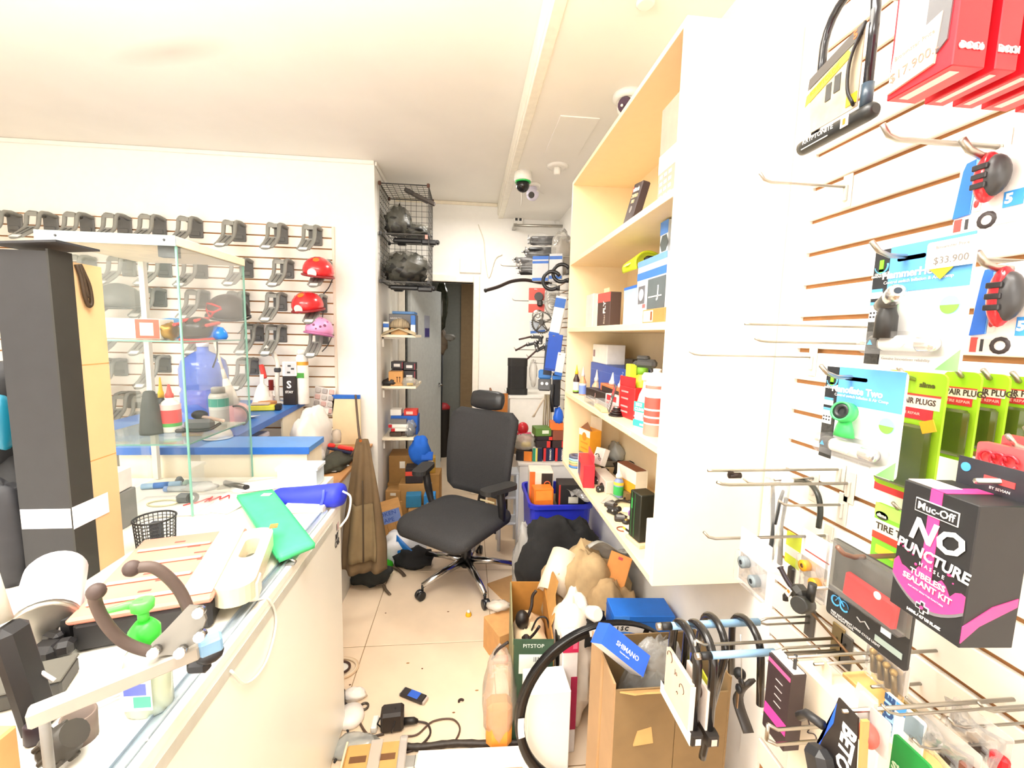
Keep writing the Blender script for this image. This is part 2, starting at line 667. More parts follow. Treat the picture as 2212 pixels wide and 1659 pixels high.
part(t, 'face_plate', B().lathe([(.034, 0), (.03, .012)], 16, aim((-.025, -.032, -.06), (-.6, -.7, -.4))), M('#4a3048', .2))
part(t, 'lens_light', B().ball((-.046, -.05, -.072), .006), WHITE)
p = PZ(1395, 2, 2.69)
solo('ceiling_disc', 'small white round cover on the soffit near the picture top', 'detector', B().lathe([(.03, 0), (.03, -.010), (.024, -.014)], 18), WHITE, tl(p.x, p.y, 2.69))

# wall plates, rail and cables on the back wall
p = PY(1016, 575, YB)
solo('junction_box', 'white blank cover plate above the doorway', 'plate', B().bb((-.1, -.02, -.065), (.1, 0, .065), bev=.004), M('#ece8de', .5), tl(p.x, YB - .001, p.z))
p = PY(1119, 476, YB)
t = thing('power_socket', 'white wall outlet box under the soffit with two plugs', 'socket', tl(p.x, YB - .001, p.z))
part(t, 'socket_box', B().bb((-.045, -.035, -.045), (.045, 0, .045), bev=.006), WHITE)
part(t, 'socket_holes', B().bb((-.03, -.037, -.012), (-.008, -.034, .012)).bb((.008, -.037, -.012), (.03, -.034, .012)), DARK)
q = PZ(1127, 410, 2.6)
solo('camera_cable', 'thin white cable hanging from the black ball camera to the outlet', 'cable', B().tube(spline([PY(1126, 408, q.y), PY(1127, 430, q.y + .3), PY(1124, 455, YB - .1), PY(1121, 472, YB - .04)]), .005, 6), WHITE)
solo('wall_cable', 'white cable looping from the lilac dome camera down the back wall', 'cable', B().tube(spline([PY(1160, 412, q.y + .1), PY(1180, 425, q.y + .5), PY(1192, 452, YB - .06), PY(1200, 482, YB - .02)]), .0045, 6), WHITE)
solo('wall_cable', 'slack white cable crossing the back wall beside the doorway', 'cable', B().tube(spline([PY(1033, 485, YB - .01), PY(1045, 520, YB - .01), PY(1048, 560, YB - .01), PY(1056, 600, YB - .01), PY(1070, 560, YB - .01), PY(1085, 550, YB - .01)]), .004, 6), M('#e0d8c8', .5))
a, c = PY(1110, 487, 4.05), PY(1235, 489, 4.05)
solo('hanging_rail', 'silver metal rail fixed across the back corner over the hung bags', 'rail', B().cyl(a, c, .014).bb((a.x, 4.05, a.z - .004), (a.x + .03, YB, a.z + .02)), STEEL)

# ================================================================ large furniture
# bookcase
t = thing('bookcase', 'tall cream open bookcase fixed on the wall with shelves of bike supplies', 'bookcase', tl(.525, 1.11, 0))
CASE = M('#f3dfb8', .42, nz=.015)
part(t, 'side_panel', B().bb((0, 0, .90), (.318, .018, 2.39), bev=.001), M('#f4e8d0', .42, nz=.015))
part(t, 'side_panel', B().bb((0, 1.172, .90), (.318, 1.19, 2.39), bev=.001), CASE)
part(t, 'top_board', B().bb((0, .018, 2.372), (.318, 1.172, 2.39), bev=.001), CASE)
part(t, 'back_board', B().bb((.31, .018, .90), (.318, 1.172, 2.372)), CASE)
for z in (1.99, 1.645, 1.302, .922):
    part(t, 'shelf_board', B().bb((.0, .018, z - .022), (.31, 1.172, z), bev=.001), CASE)
for y, z in ((.42, 1.291), (.22, 1.291), (.50, .911)):
    part(t, 'price_strip', B().bb((-.0012, y, z - .006), (0, y + .07, z + .006)), M('#f4c8c0', .5), label='small pink shelf edge tag')

# white cabinet in the back corner
t = thing('storage_cabinet', 'low white cabinet in the back corner piled with boxed spares', 'cabinet', tl(.38, 3.05, 0))
part(t, 'cabinet_body', B().bb((0, 0, .05), (.44, .55, .655), bev=.003), WHITE)
part(t, 'plinth', B().bb((.02, .03, 0), (.44, .55, .05)), M('#d8c8b0', .6))
part(t, 'top_board', B().bb((-.012, -.012, .655), (.45, .56, .675), bev=.002), M('#f6f0e6', .4))
# taller white unit behind it
t = thing('storage_cabinet', 'taller white cabinet behind the spares, a black bag on top', 'cabinet', tl(.30, 3.66, 0))
part(t, 'cabinet_body', B().bb((.06, 0, 0), (.53, .5, 1.06), bev=.003), WHITE)
part(t, 'top_board', B().bb((.05, -.01, 1.06), (.53, .5, 1.08), bev=.002), WHITE)
t = thing('wooden_crate', 'narrow orange wooden crate end behind the chair headrest', 'crate', tl(.2, 3.66, 0))
part(t, 'crate_board', B().bb((0, 0, .62), (.14, .02, 1.10), tl(0, 0, 0)), M('#b8702c', .6))
part(t, 'crate_board', B().bb((0, .02, .62), (.015, .4, 1.10)), M('#8c5420', .6))
part(t, 'crate_base', B().bb((0, 0, 0), (.14, .4, .62)), M('#c9a878', .7))

# blue-edged raised service counters along the facing wall
CRM = M('#f5ecd6', .5, nz=.02)
BLU = M('#2467c4', .4)
ZK = 1.08
t = thing('shop_counter', 'cream service counter with bright blue top edge behind the desk', 'counter', tl(0, 0, 0))
part(t, 'front_panel', B().bb((-1.50, 1.985, 0), (-.72, 2.0, ZK - .032)), CRM)
part(t, 'counter_top', B().bb((-1.52, 1.975, ZK - .03), (-.71, 2.19, ZK - .002), bev=.002), M('#5f97dc', .35))
part(t, 'edge_band', B().bb((-1.525, 1.970, ZK - .032), (-.705, 1.9745, ZK), bev=.001), BLU, label='bright blue edge band')
part(t, 'end_panel', B().bb((-.735, 2.001, 0), (-.72, 2.18, ZK - .032)), CRM)
t = thing('shop_counter', 'blue counter running back to the slat wall under cans and the water jug', 'counter', tl(0, 0, 0))
part(t, 'counter_top', B().prism([(-1.95, 2.20), (-1.122, 2.20), (-1.212, 3.32), (-1.95, 3.32)], ZK - .03, ZK), M('#3f7fd2', .35))
part(t, 'edge_band', B().prism([(-1.121, 2.20), (-1.116, 2.20), (-1.206, 3.32), (-1.211, 3.32)], ZK - .034, ZK + .001), BLU)
part(t, 'side_panel', B().prism([(-1.19, 2.86), (-1.18, 2.86), (-1.215, 3.31), (-1.23, 3.31)], 0, ZK - .03), CRM)
part(t, 'side_panel', B().bb((-1.95, 2.22, 0), (-1.93, 3.31, ZK - .03)), CRM)

# low work table right of the counter
t = thing('work_table', 'low worn wooden table against the slat wall, heaped with bags and tools', 'table', tl(0, 0, 0))
part(t, 'table_top', B().bb((-1.10, 2.43, .73), (-.72, 3.325, .75), bev=.002), M('#c08c58', .5, nz=.2, sc=7))
part(t, 'side_panel', B().bb((-.745, 2.44, 0), (-.725, 3.32, .73)), M('#d5d2c8', .5))
part(t, 'side_panel', B().bb((-1.09, 2.45, 0), (-1.07, 3.31, .73)), M('#e5e2d8', .5))
a, c = PY(719, 852, 3.32), PY(779, 862, 3.32)
t = thing('board_panel', 'beige board with a blue top edge leaning on the wall above the table', 'board', tl(a.x, 3.3, 0))
wd = c.x - a.x
part(t, 'board', B().bb((0, 0, .751), (wd, .02, a.z - .03)), M('#f0dcb4', .5, nz=.08, sc=6))
part(t, 'edge_band', B().bb((0, -.004, a.z - .03), (wd, .022, a.z), bev=.002), BLU)

# niche shelves and their contents' supports
for z, w_ in ((1.581, .27), (1.170, .27), (.744, .25)):
    s_ = thing('wall_shelf', {1.581: 'top white niche shelf with the grey box and striped cap', 1.170: 'middle white niche shelf with black boxes', .744: 'lowest white niche shelf with red and white packets'}[z], 'shelf', tl(-.69, 3.53, z), 'white shelves in the niche')
    part(s_, 'shelf_board', B().bb((0, 0, -.02), (w_, .42, 0), bev=.001), M('#f6ead2', .5))
    part(s_, 'shelf_bracket', B().bb((0, .05, -.1), (.012, .07, -.02)).bb((0, .05, -.034), (.18, .07, -.022)), WHITE)
part(s_, 'back_post', B().bb((0, .40, -.62), (.02, .42, 1.25)), WHITE)

# glass display case on the left part of the desk
t = thing('glass_showcase', 'tall glass showcase with a white and wood top on the desk', 'showcase', tl(0, 0, 0))
x0, x1, y0, y1, z0, z1 = -1.345, -.94, 1.535, 1.955, .952, 1.86
part(t, 'top_board', B().bb((x0, y0 - .006, z1), (x1 + .004, y1 + .006, z1 + .03), bev=.002), M('#f2e3c6', .5, nz=.06))
part(t, 'edge_strip', B().bb((x0 - .001, y0 - .009, z1 - .002), (x1 + .004, y0 - .006, z1 + .031)), M('#8d9898', .4), label='pale grey front edge of the top')
for xx in (x0 + .06, x1 - .03):
    part(t, 'screw', B().lathe([(.004, 0), (.003, .002)], 8, tl(xx, y0 - .009, z1 + .016) @ rx(90)), DARK)
part(t, 'glass_pane', B().bb((x0, y0, z0), (x1, y0 + .005, z1)), GLASS, label='front glass pane')
part(t, 'glass_pane', B().bb((x1 - .005, y0 + .006, z0), (x1, y1, z1)), GLASS, label='side glass pane')
part(t, 'glass_pane', B().bb((x0, y0 + .006, z0), (x0 + .005, y1, z1)), GLASS)
for x, y in ((x1, y0), (x1, y1)):
    part(t, 'glass_edge', B().bb((x - .005, y - .001, z0), (x + .0006, y + .004, z1)), GEDGE, label='green polished glass edge')
for z in (1.20, 1.55):
    part(t, 'glass_shelf', B().bb((x0 + .008, y0 + .008, z), (x1 - .008, y1 - .03, z + .005)), film('#e6f0d8', .25, .05))
    part(t, 'glass_edge', B().bb((x0 + .008, y0 + .0065, z), (x1 - .008, y0 + .008, z + .005)).bb((x1 - .008, y0 + .008, z), (x1 - .0065, y1 - .03, z + .005)), GEDGE)
part(t, 'corner_post', B().bb((x0 + .01, y1 - .02, z0), (x0 + .03, y1, z1)), WHITE)
part(t, 'corner_bracket', B().bb((x1 - .06, y0 + .006, z1 - .035), (x1 - .006, y0 + .03, z1)), M('#55585a', .4))

# the desk in front: white top, frosted side, aluminium edge
DESK = M('#f4efe2', .35, nz=.03, sc=5)
t = thing('display_desk', 'long white glass-sided counter covered in tools and papers', 'counter', tl(0, 0, 0))
part(t, 'counter_top', B().prism([(-2.6, .05), (-.515, .05), (-.515, 1.655), (-.60, 1.655), (-.60, 1.962), (-2.6, 1.962)], .93, .948), DESK)
part(t, 'side_panel', B().bb((-.49, .05, .02), (-.484, 1.655, .932)), M('#f4f5ee', .25, nz=.02, sc=3))
part(t, 'end_panel', B().bb((-.60, 1.643, .02), (-.49, 1.655, .93)).bb((-.615, 1.656, .02), (-.60, 1.96, .93)), WHITE)
part(t, 'plinth', B().bb((-1.2, .1, 0), (-.50, 1.62, .02)), M('#c9c4b4', .6))
part(t, 'edge_channel', B().bb((-.522, .05, .930), (-.50, 1.56, .950)).bb((-.522, .05, .95), (-.518, 1.56, .956)).bb((-.504, .05, .95), (-.500, 1.56, .956)), M('#b9c8d4', .3, .6), label='aluminium edge channel')
part(t, 'edge_lip', B().bb((-.500, .05, .925), (-.483, 1.656, .948), bev=.002), M('#f5f3ec', .3))
part(t, 'tape_strip', B().bb((-.4842, .05, .885), (-.4828, 1.56, .912)), M('#c6c8c0', .4), label='grey tape along the side')
T = tl(-.4832, 1.60, .84) @ rz(90) @ rx(90) @ rz(0)
for k, (s_, z) in enumerate((('I', .868), ('MY', .835), ('CAR', .808))):
    txt(t, s_, .034, DARK, tl(-.4825, 1.605, z) @ rz(90) @ rx(90), bold=.0012, sx=.8)
part(t, 'sticker_patch', B().bb((-.4832, 1.607, .856), (-.4826, 1.63, .882)), M('#c8aeb0', .5), label='faded pink sticker square')

# things seen through the doorway
p = PY(955, 655, 5.06)
t = thing('coat', 'glossy dark olive coat hanging at the open door edge in the passage', 'clothing', p)
part(t, 'coat_body', lump((0, 0, 0), (.062, .05, .27), 201, .2, 2.2, 20, 18), M('#35382a', .18, nz=.3))
part(t, 'coat_hook', B().tube([(-.03, 0, .24), (-.08, .0, .26)], .006, 6), STEEL)
p = PY(955, 740, 5.10)
t = thing('dust_sheet', 'crumpled grey brown sheet bag hanging below the olive coat', 'bag', p)
part(t, 'sheet_body', lump((0, 0, 0), (.06, .05, .12), 202, .35, 2.2, 18, 12), M('#7a6a58', .6, nz=.2))
part(t, 'sheet_fold', lump((.07, 0, .06), (.08, .03, .035), 203, .4, 2.4, 14, 8), M('#8a867e', .5))
for i, (x0_, x1_) in enumerate(((946, 948), (951, 955))):
    a, c = PZ(x0_ + 3, 962, 0), PY(x1_, 770, 5.3)
    solo('broom_pole', ('dark broom pole leaning inside the doorway', 'second dark pole just behind the first in the doorway')[i], 'pole', B().cyl(V((PY(x0_, 940, 5.3 + .06 * i).x, 5.3 + .06 * i, 0)), V((c.x, 5.32 + .06 * i, 1.38)), .010), M('#2c2c30', .4))
t = thing('floor_bin', 'dark slim bin with a red lid inside the doorway', 'bin', tl(PY(957, 930, 5.6).x, 5.6, 0))
part(t, 'bin_body', B().lathe([(.07, 0), (.085, .62), (.088, .63)], 18), M('#2a2828', .5))
part(t, 'red_lid', B().lathe([(.09, .63), (.09, .66), (.05, .70), (0, .71)], 18), M('#b83038', .45))
# ================================================================ office chair
t = thing('office_chair', 'black swivel office chair with headrest and chrome star base', 'chair', tl(0, 2.70, 0))
FAB = M('#353537', .85, nz=.12, sc=160, bp=.15)
LEA = M('#2a2b2d', .38, nz=.05)
PLA = M('#232325', .45)
for k in range(5):
    a = R(218 + 72 * k)
    c, s_ = math.cos(a), math.sin(a)
    lg = part(t, 'base_leg', B().tube([(c * .03, s_ * .03, .13), (c * .18, s_ * .18, .115), (c * .33, s_ * .33, .085)], [.026, .021, .016], 8), CHROME)
    b = B().cyl((c * .33, s_ * .33, .085), (c * .33, s_ * .33, .05), .008)
    d = V((-s_, c, 0)) * .013
    e = V((c * .345, s_ * .345, .029))
    for q in (1, -1):
        b.lathe([(.022, -.009), (.029, -.006), (.029, .006), (.022, .009)], 14, aim(e + d * q * 1.05, d))
    b.box((e.x, e.y, .045), (.03, .03, .03), bev=.008)
    part(lg, 'caster', b, SATIN, label='twin-wheel black caster')
part(t, 'gas_column', B().cyl((0, 0, .09), (0, 0, .25), .034).cyl((0, 0, .25), (0, 0, .41), .024), SATIN)
A = tl(.035, -.045, 0) @ rz(0)
CH = rz(-37.4)
# seat: a padded slab with rounded corners and a waterfall front


def seat_top(p, half, th):
    return p


poly = rrect(.55, .54, .09, 5)
b = B()
n = len(poly)
rows = [(.90, -.045), (1.0, -.03), (1.02, -.005), (1.0, .018), (.93, .032), (.7, .034), (.3, .030), (.02, .029)]
for f_, z in rows:
    for x, y in poly:
        yy = y * f_
        zz = z - (.025 * max(0, (-yy - .12) / .13) ** 2)
        b.v.append(V((x * f_, yy, .455 + zz)))
for k in range(len(rows) - 1):
    for i in range(n):
        b.f.append([k * n + i, k * n + (i + 1) % n, (k + 1) * n + (i + 1) % n, (k + 1) * n + i])
        b.m.append(0)
        b.s.append(True)
b.f += [list(range(n)), list(range((len(rows) - 1) * n, len(rows) * n))]
b.m += [0, 0]
b.s += [False, True]
sx_, sy_ = .0, -.115
part(t, 'seat', b, FAB, CH @ tl(sx_, sy_, 0))
part(t, 'seat_mechanism', B().bb((-.09, -.13, .37), (.09, .13, .412), bev=.015).cyl((.09, .02, .39), (.24, .04, .385), .006), PLA, CH @ tl(sx_ * .5, sy_ * .5, 0))
# backrest: curved mesh panel with rounded corners, leaning back
BK = CH @ tl(-.075, .20, .50) @ rx(-9)


def backfn(dy):
    def fn(u, v):
        x = (u - .5)
        z = v
        hw = .275 * (1 - .10 * (1 - v) ** 2)
        # rounded corners
        ex = 1.0
        for zz in (v, 1 - v):
            if zz < .12:
                ex = min(ex, 1 - .22 * (1 - math.sqrt(max(0, 1 - ((.12 - zz) / .12) ** 2))))
        return (2 * x * hw * ex, dy + .035 * (1 - (2 * x) ** 2) - .05 * math.sin(v * PI) * .5, z * .585)
    return fn


part(t, 'backrest', B().sheet(backfn(0), 10, 14, .034), FAB, BK)
part(t, 'back_frame', B().tube([(0, .075, -.10), (0, .085, .05), (0, .075, .3), (0, .06, .56), (0, .045, .66)], [.03, .026, .022, .018, .016], 8).tube([(0, .0, -.11), (0, .075, -.10)], .028, 8).box((0, .05, .2), (.2, .03, .05), bev=.01), PLA, BK)
b = B().lathe([(.02, -.135), (.055, -.125), (.066, -.08), (.068, 0), (.066, .08), (.055, .125), (.02, .135)], 16, tl(0, 0, 0) @ ry(90), sx=1, sy=.52)
part(t, 'headrest', b, LEA, BK @ tl(0, .02, .655) @ rx(-4), label='padded black leather headrest')
part(t, 'lumbar_label', B().bb((-.02, -.001, 0), (.10, .002, .012)), M('#d8c9a0', .5), BK @ tl(.06, .0, -.035))
for q, (pa_, yaw) in {-1: ((-.345, -.03, .675), 24), 1: ((.285, -.06, .675), -16)}.items():
    ar = part(t, 'armrest', B().prism(rrect(.095, .25, .04, 4), 0, .028), M('#2c2c2c', .6), CH @ tl(pa_) @ rz(yaw) @ tl(0, 0, 0), label='black padded armrest')
    part(t, 'armrest_post', B().tube([(q * .30 - .03, -.03, .68), (q * .30 - .03, 0, .55), (q * .29 - .03, .02, .45), (q * .16, .03, .405)], [.026, .026, .022, .018], 8), PLA, CH)

# ================================================================ niche: wire cage, shelves' goods
x0, x1, y0, y1 = -.672, -.315, 3.45, 3.83
t = thing('wire_cube_rack', 'dark wire mesh cube rack on the niche wall above the shelves', 'rack', tl(0, 0, 0))
WIRE = M('#3c3a36', .5)
zs = (2.70, 2.34, 1.985)
for z in zs:
    b = B()
    for i in range(9):
        y = y0 + (y1 - y0) * i / 8
        b.box(((x0 + x1) / 2, y, z), (x1 - x0, .003, .003))
        x = x0 + (x1 - x0) * i / 8
        b.box((x, (y0 + y1) / 2, z), (.003, y1 - y0, .003))
    b.box(((x0 + x1) / 2, y0, z), (x1 - x0, .008, .008)).box(((x0 + x1) / 2, y1, z), (x1 - x0, .008, .008))
    b.box((x0, (y0 + y1) / 2, z), (.008, y1 - y0, .008)).box((x1, (y0 + y1) / 2, z), (.008, y1 - y0, .008))
    part(t, 'wire_deck', b, WIRE)
for zt, zb in ((2.70, 2.34), (2.34, 1.985)):
    for nm in ('side', 'back', 'end'):
        b = B()
        for i in range(9):
            f_ = i / 8
            z = zb + (zt - zb) * f_
            if nm == 'back':
                b.box(((x0 + x1) / 2, y1, z), (x1 - x0, .003, .003)).box((x0 + (x1 - x0) * f_, y1, (zt + zb) / 2), (.003, .003, zt - zb))
            else:
                xx = x0 if nm == 'side' else x1
                b.box((xx, (y0 + y1) / 2, z), (.003, y1 - y0, .003)).box((xx, y0 + (y1 - y0) * f_, (zt + zb) / 2), (.003, .003, zt - zb))
        part(t, 'wire_panel', b, WIRE)
for z in zs:
    for x, y in ((x0, y0), (x1, y0), (x0, y1), (x1, y1)):
        part(t, 'joint_cap', B().box((x, y, z), (.022, .022, .03), bev=.005), M('#5a3a30', .4) if z > 2.5 else DARK)
for i, (x, y, z, r_, c_) in enumerate(((-.56, 3.58, 2.345, (.1, .1, .12), 'high bag of dark parts in the wire rack, upper left'), (-.44, 3.66, 2.345, (.13, .13, .06), 'flat clear bag of black parts along the middle wire deck'), (-.50, 3.60, 1.99, (.17, .16, .13), 'bulging clear bag of black parts on the lowest wire deck'))):
    t = thing('plastic_bag', c_, 'bag', tl(x, y, z))
    part(t, 'bag_film', lump((0, 0, r_[2] * .92), r_, 11 + i, .22, 2, 18, 12, .004), film('#d8d6c4', .09, .15, .8, 22))
    part(t, 'bag_contents', lump((0, 0, r_[2] * .8), [q * .86 for q in r_], 31 + i, .45, 4, 24, 16, .006), M('#1c1c1a', .4, nz=.3))
for x, z, l_ in ((-.45, 1.955, 'black folded rail pack strapped below the wire rack'), (-.42, 2.318, 'black rail pack hung beneath the middle wire deck')):
    solo('rail_pack', l_, 'rack', B().box((x, 3.60, z), (.36, .05, .035), bev=.01).box((x + .1, 3.56, z - .01), (.12, .04, .04), bev=.01).box((x - .12, 3.64, z - .005), (.08, .06, .045), bev=.012), SATIN)
a, c = PY(876, 411, 3.5), PY(940, 442, 3.5)
T = aim(a, c - a)
L = (c - a).length
t = thing('bike_clamp', 'black folded clamp bracket lying on top of the wire rack', 'bracket', T)
part(t, 'clamp_arm', B().box((0, 0, L / 2), (.03, .03, L), bev=.006).box((.02, 0, L * .55), (.05, .028, .10), bev=.006), M('#3a322c', .5))
part(t, 'clamp_jaw', B().box((-.02, 0, .03), (.02, .03, .07), bev=.005).box((.03, 0, L * .35), (.05, .02, .018), bev=.004).box((.035, 0, L * .7), (.04, .02, .018), bev=.004), M('#2c2622', .5))
p = PY(921, 512, 3.44)
solo('tag_clip', 'small red and white tag clipped to the wire rack', 'tag', B().box((0, 0, 0), (.02, .006, .03)), M('#d89a90', .5), p)

# shelf goods, top shelf (z 1.581)
ZS = 1.582
t = carton('carton', 'dark grey carton with a small white name on the top niche shelf', 'box', (-.54, 3.72, ZS), (.21, .2, .165), M('#6b6a6c', .5))
txt(t, 'ARIDRON', .02, WHITE, fr(-.05, .13, -.1008))
t = carton('carton', 'blue box lying flat on the dark grey carton', 'box', (-.53, 3.72, ZS + .166), (.18, .18, .022), M('#4d7fb8', .5))
t = carton('carton', 'blue and white upright packet beside the grey carton', 'box', (-.445, 3.58, ZS), (.035, .05, .155), M('#2f6ec0', .5))
pr(t, -.0177, .02, .0177, .08, -.0252, WHITE)
t = carton('carton', 'small white box with a blue top at the inner end of the niche shelf', 'box', (-.655, 3.575, ZS), (.045, .05, .10), WHITE)
pr(t, -.022, .055, .022, .085, -.0252, BLU)
t = thing('cap', 'striped beige cloth cap slung over a small carton', 'cap', tl(-.55, 3.585, ZS + .055))
b = B().ball((0, 0, 0), (.085, .07, .075), 18, 10)
for v in b.v:
    v.z = max(v.z, 0)
part(t, 'crown', b, M('#9a8a70', .8, nz=.4, sc=30, st=(6, .3, .3)))
part(t, 'brim', B().sheet(lambda u, v: ((u - .5) * .26, -.03 - v * .05, .01 - .05 * abs(2 * u - 1) - .02 * v), 10, 4, .006), M('#b8a888', .8))
t = carton('carton', 'small brown carton at the shelf edge under the cap', 'box', (-.55, 3.57, ZS), (.135, .06, .05), M('#d0a670', .75))
# middle shelf (z 1.170)
ZS = 1.171
for (x, z, l_) in ((-.585, .13, 'upper black parts box on the middle niche shelf, nearer the wall'), (-.485, .12, 'upper black parts box on the middle niche shelf, outer end'), (-.585, .065, 'lower black parts box resting on a carton, nearer the wall'), (-.485, 0, 'bottom black parts box with white label, outer end')):
    hh = .06 if z else .115
    t = carton('parts_box', l_, 'box', (x, 3.70, ZS + z), (.095, .14, hh), M('#2e2c30', .5))
    pr(t, -.025, hh * .3, .025, hh * .7, -.0705, M('#d8d8d6', .5), 'white_label')
    pr(t, .04, .004, .0477, hh - .004, -.0705, M('#8a2a3a', .5), 'red_stripe')
t = carton('carton', 'brown carton with printed up arrows on the middle niche shelf', 'box', (-.585, 3.60, ZS), (.11, .13, .115), M('#d09a5c', .75), 4)
for x in (.012, .032):
    pr(t, x - .003, .03, x + .003, .075, -.0655, M('#5a3414', .7), 'arrow_print')
    pr(t, x - .007, .066, x + .007, .072, -.0656, M('#5a3414', .7), 'arrow_print')
pr(t, .0, .022, .045, .024, -.0655, M('#5a3414', .7), 'arrow_print')
solo('cable_coil', 'tangle of black cable at the front of the middle niche shelf', 'cable', lump((0, 0, .025), (.05, .035, .028), 5, .5, 4, 16, 10, .001), M('#2a2624', .5, nz=.3), tl(-.63, 3.56, ZS))
t = thing('plastic_bag', 'clear bag with yellow parts on the middle niche shelf', 'bag', tl(-.48, 3.56, ZS))
part(t, 'bag_film', lump((0, 0, .03), (.07, .035, .035), 8, .4, 3, 16, 10, .001), film('#e6e2d4', .3, .2, .6))
part(t, 'bag_contents', B().box((.01, 0, .012), (.05, .03, .02), bev=.004), M('#e0b838', .5))
# lowest shelf (z .744)
ZS = .745
t = carton('carton', 'blue carton at the back of the lowest niche shelf', 'box', (-.53, 3.72, ZS), (.22, .16, .16), M('#1f62c4', .5))
t = carton('carton', 'small red box with a label on top of the blue carton', 'box', (-.48, 3.70, ZS + .161), (.11, .1, .05), M('#d23a30', .5))
pr(t, -.035, .012, .02, .036, -.0505, M('#f0c8b8', .5), 'white_label')
t = carton('carton', 'small white box on top of the blue carton', 'box', (-.60, 3.70, ZS + .161), (.09, .1, .052), WHITE)
for i, (x, z, a, l_) in enumerate(((-.565, .075, -4, 'upper white packet with red end on the lowest niche shelf'), (-.545, .045, 3, 'lower white packet with red end on the lowest niche shelf'))):
    t = carton('packet', l_, 'box', (x, 3.60, ZS + z), (.16, .07, .028), WHITE, a)
    pr(t, -.08, .001, -.05, .027, -.0355, RED)
solo('parts_heap', 'flat black brake pad packs under the white packets', 'packet', B().box((-.03, 0, .02), (.1, .08, .04), bev=.008).box((.06, .01, .018), (.09, .08, .036), bev=.01).box((.0, -.02, .05), (.05, .04, .012), bev=.003), M('#4a3c34', .5, nz=.3), tl(-.56, 3.61, ZS))
t = thing('plastic_bag', 'clear bag of black parts at the outer end of the lowest niche shelf', 'bag', tl(-.475, 3.60, ZS))
part(t, 'bag_film', lump((0, 0, .055), (.045, .05, .07), 9, .35, 3, 16, 10, .001), film('#ccd2d8', .3, .2, .6))
part(t, 'bag_contents', lump((0, 0, .05), (.03, .035, .05), 4, .5, 4, 12, 8, .002), M('#303036', .5))
t = carton('carton', 'grey lidded tin box behind the packets on the lowest niche shelf', 'box', (-.57, 3.63, ZS + .105), (.13, .08, .035), M('#7a7674', .4))

# cartons piled on the niche floor
G = 'cartons piled on the niche floor'
for (x, y, z, d, c_, a, l_, ex) in (
    (-.56, 3.80, 0, (.24, .24, .31), '#a87c44', 0, 'large brown carton at the bottom back of the niche pile', None),
    (-.56, 3.80, .311, (.22, .24, .24), '#9c7440', 2, 'brown carton second layer at the back of the niche pile', 'w'),
    (-.33, 3.86, 0, (.18, .2, .36), '#b08448', -3, 'upright brown carton near the door in the niche pile', 'w'),
    (-.33, 3.84, .361, (.09, .1, .14), '#c49a3c', 4, 'small yellowish carton on top near the doorway', 'w'),
    (-.44, 3.60, .36, (.14, .14, .13), '#2a2426', 3, 'black box with a red label in the niche pile', 'r'),
    (-.45, 3.60, 0, (.22, .18, .358), '#b58a52', 0, 'brown carton standing under the black red-label box', 'w'),
    (-.60, 3.56, 0, (.13, .14, .22), '#c29458', 6, 'small brown carton against the niche wall', 'w'),
    (-.60, 3.56, .221, (.12, .13, .09), '#ad8450', -3, 'flat brown carton with white label against the niche wall', 'w'),
    (-.43, 3.46, .20, (.12, .1, .10), '#2f7fae', 5, 'upper teal blue small box in the niche pile', None),
    (-.30, 3.46, 0, (.09, .1, .30), '#2a86d0', 0, 'tall light blue box behind the chair arm', 'w'),
    (-.40, 3.42, 0, (.13, .12, .198), '#b88a50', 2, 'brown carton with a white sticker, front of the niche pile', 'w')):
    t = carton('carton', l_, 'box', (x, y, z), d, M(c_, .75, nz=.07), a, G)
    if ex == 'w':
        pr(t, -.02, d[2] * .55, .025, d[2] * .8, -d[1] / 2 - .0005, M('#e8e2d4', .6), 'white_label')
    if ex == 'r':
        pr(t, -.07, d[2] * .5, .05, d[2] * .78, -d[1] / 2 - .0005, M('#e04a38', .5), 'red_label')
t = thing('cap', 'bright blue cloth cap hung on the corner of the niche pile', 'cap', tl(-.39, 3.56, .60))
part(t, 'crown', lump((0, 0, .03), (.08, .06, .11), 6, .3, 2, 18, 12), M('#1660c8', .8))
part(t, 'brim', B().sheet(lambda u, v: (.06 + (u - .5) * .1, -.04 - .04 * v, .03 - .06 * v), 6, 4, .005), M('#1256b8', .8))
# big tilted carton with blue print in front
t = carton('carton', 'tilted brown carton with blue lettered tape in front of the niche', 'box', (0, 0, 0), (.25, .2, .21), M('#c8965a', .75, nz=.07), T=tl(-.60, 3.26, .105) @ rz(14) @ ry(-12) @ tl(0, 0, -.03))
pr(t, -.09, .105, .11, .205, -.1005, M('#7a94d4', .6), 'blue_print')
txt(t, 'TOKEN', .045, M('#2f50b0', .6), fr(.01, .18, -.1015))
txt(t, 'TAPE', .045, M('#2f50b0', .6), fr(.01, .13, -.1015))
for x in (.0, .06):
    pr(t, x, .002, x + .002, .1, -.1005, M('#8a6030', .7), 'seam')
solo('plastic_bag', 'white and blue plastic bag crumpled on the floor left of the chair', 'bag', lump((0, 0, .06), (.16, .10, .11), 14, .4, 2, 24, 16, .002), M('#e6e6ea', .35, nz=.06), tl(-.46, 3.02, 0) @ rz(25))
b = B().sheet(lambda u, v: (u * .15 - .05, .0 - v * .02, v * .2 * (1 - u * .6)), 5, 5, .004)
solo('blue_sheet', 'folded bright blue card sticking out of the white bag', 'card', b, M('#1f78d0', .4), tl(-.44, 2.90, .0) @ rz(-12) @ rx(-14))
solo('dark_cloth', 'black rag lying on the floor under the chair seat', 'cloth', lump((0, 0, .04), (.11, .08, .07), 15, .4, 2, 22, 14, .002), M('#1e1e20', .8), tl(-.36, 2.90, 0))
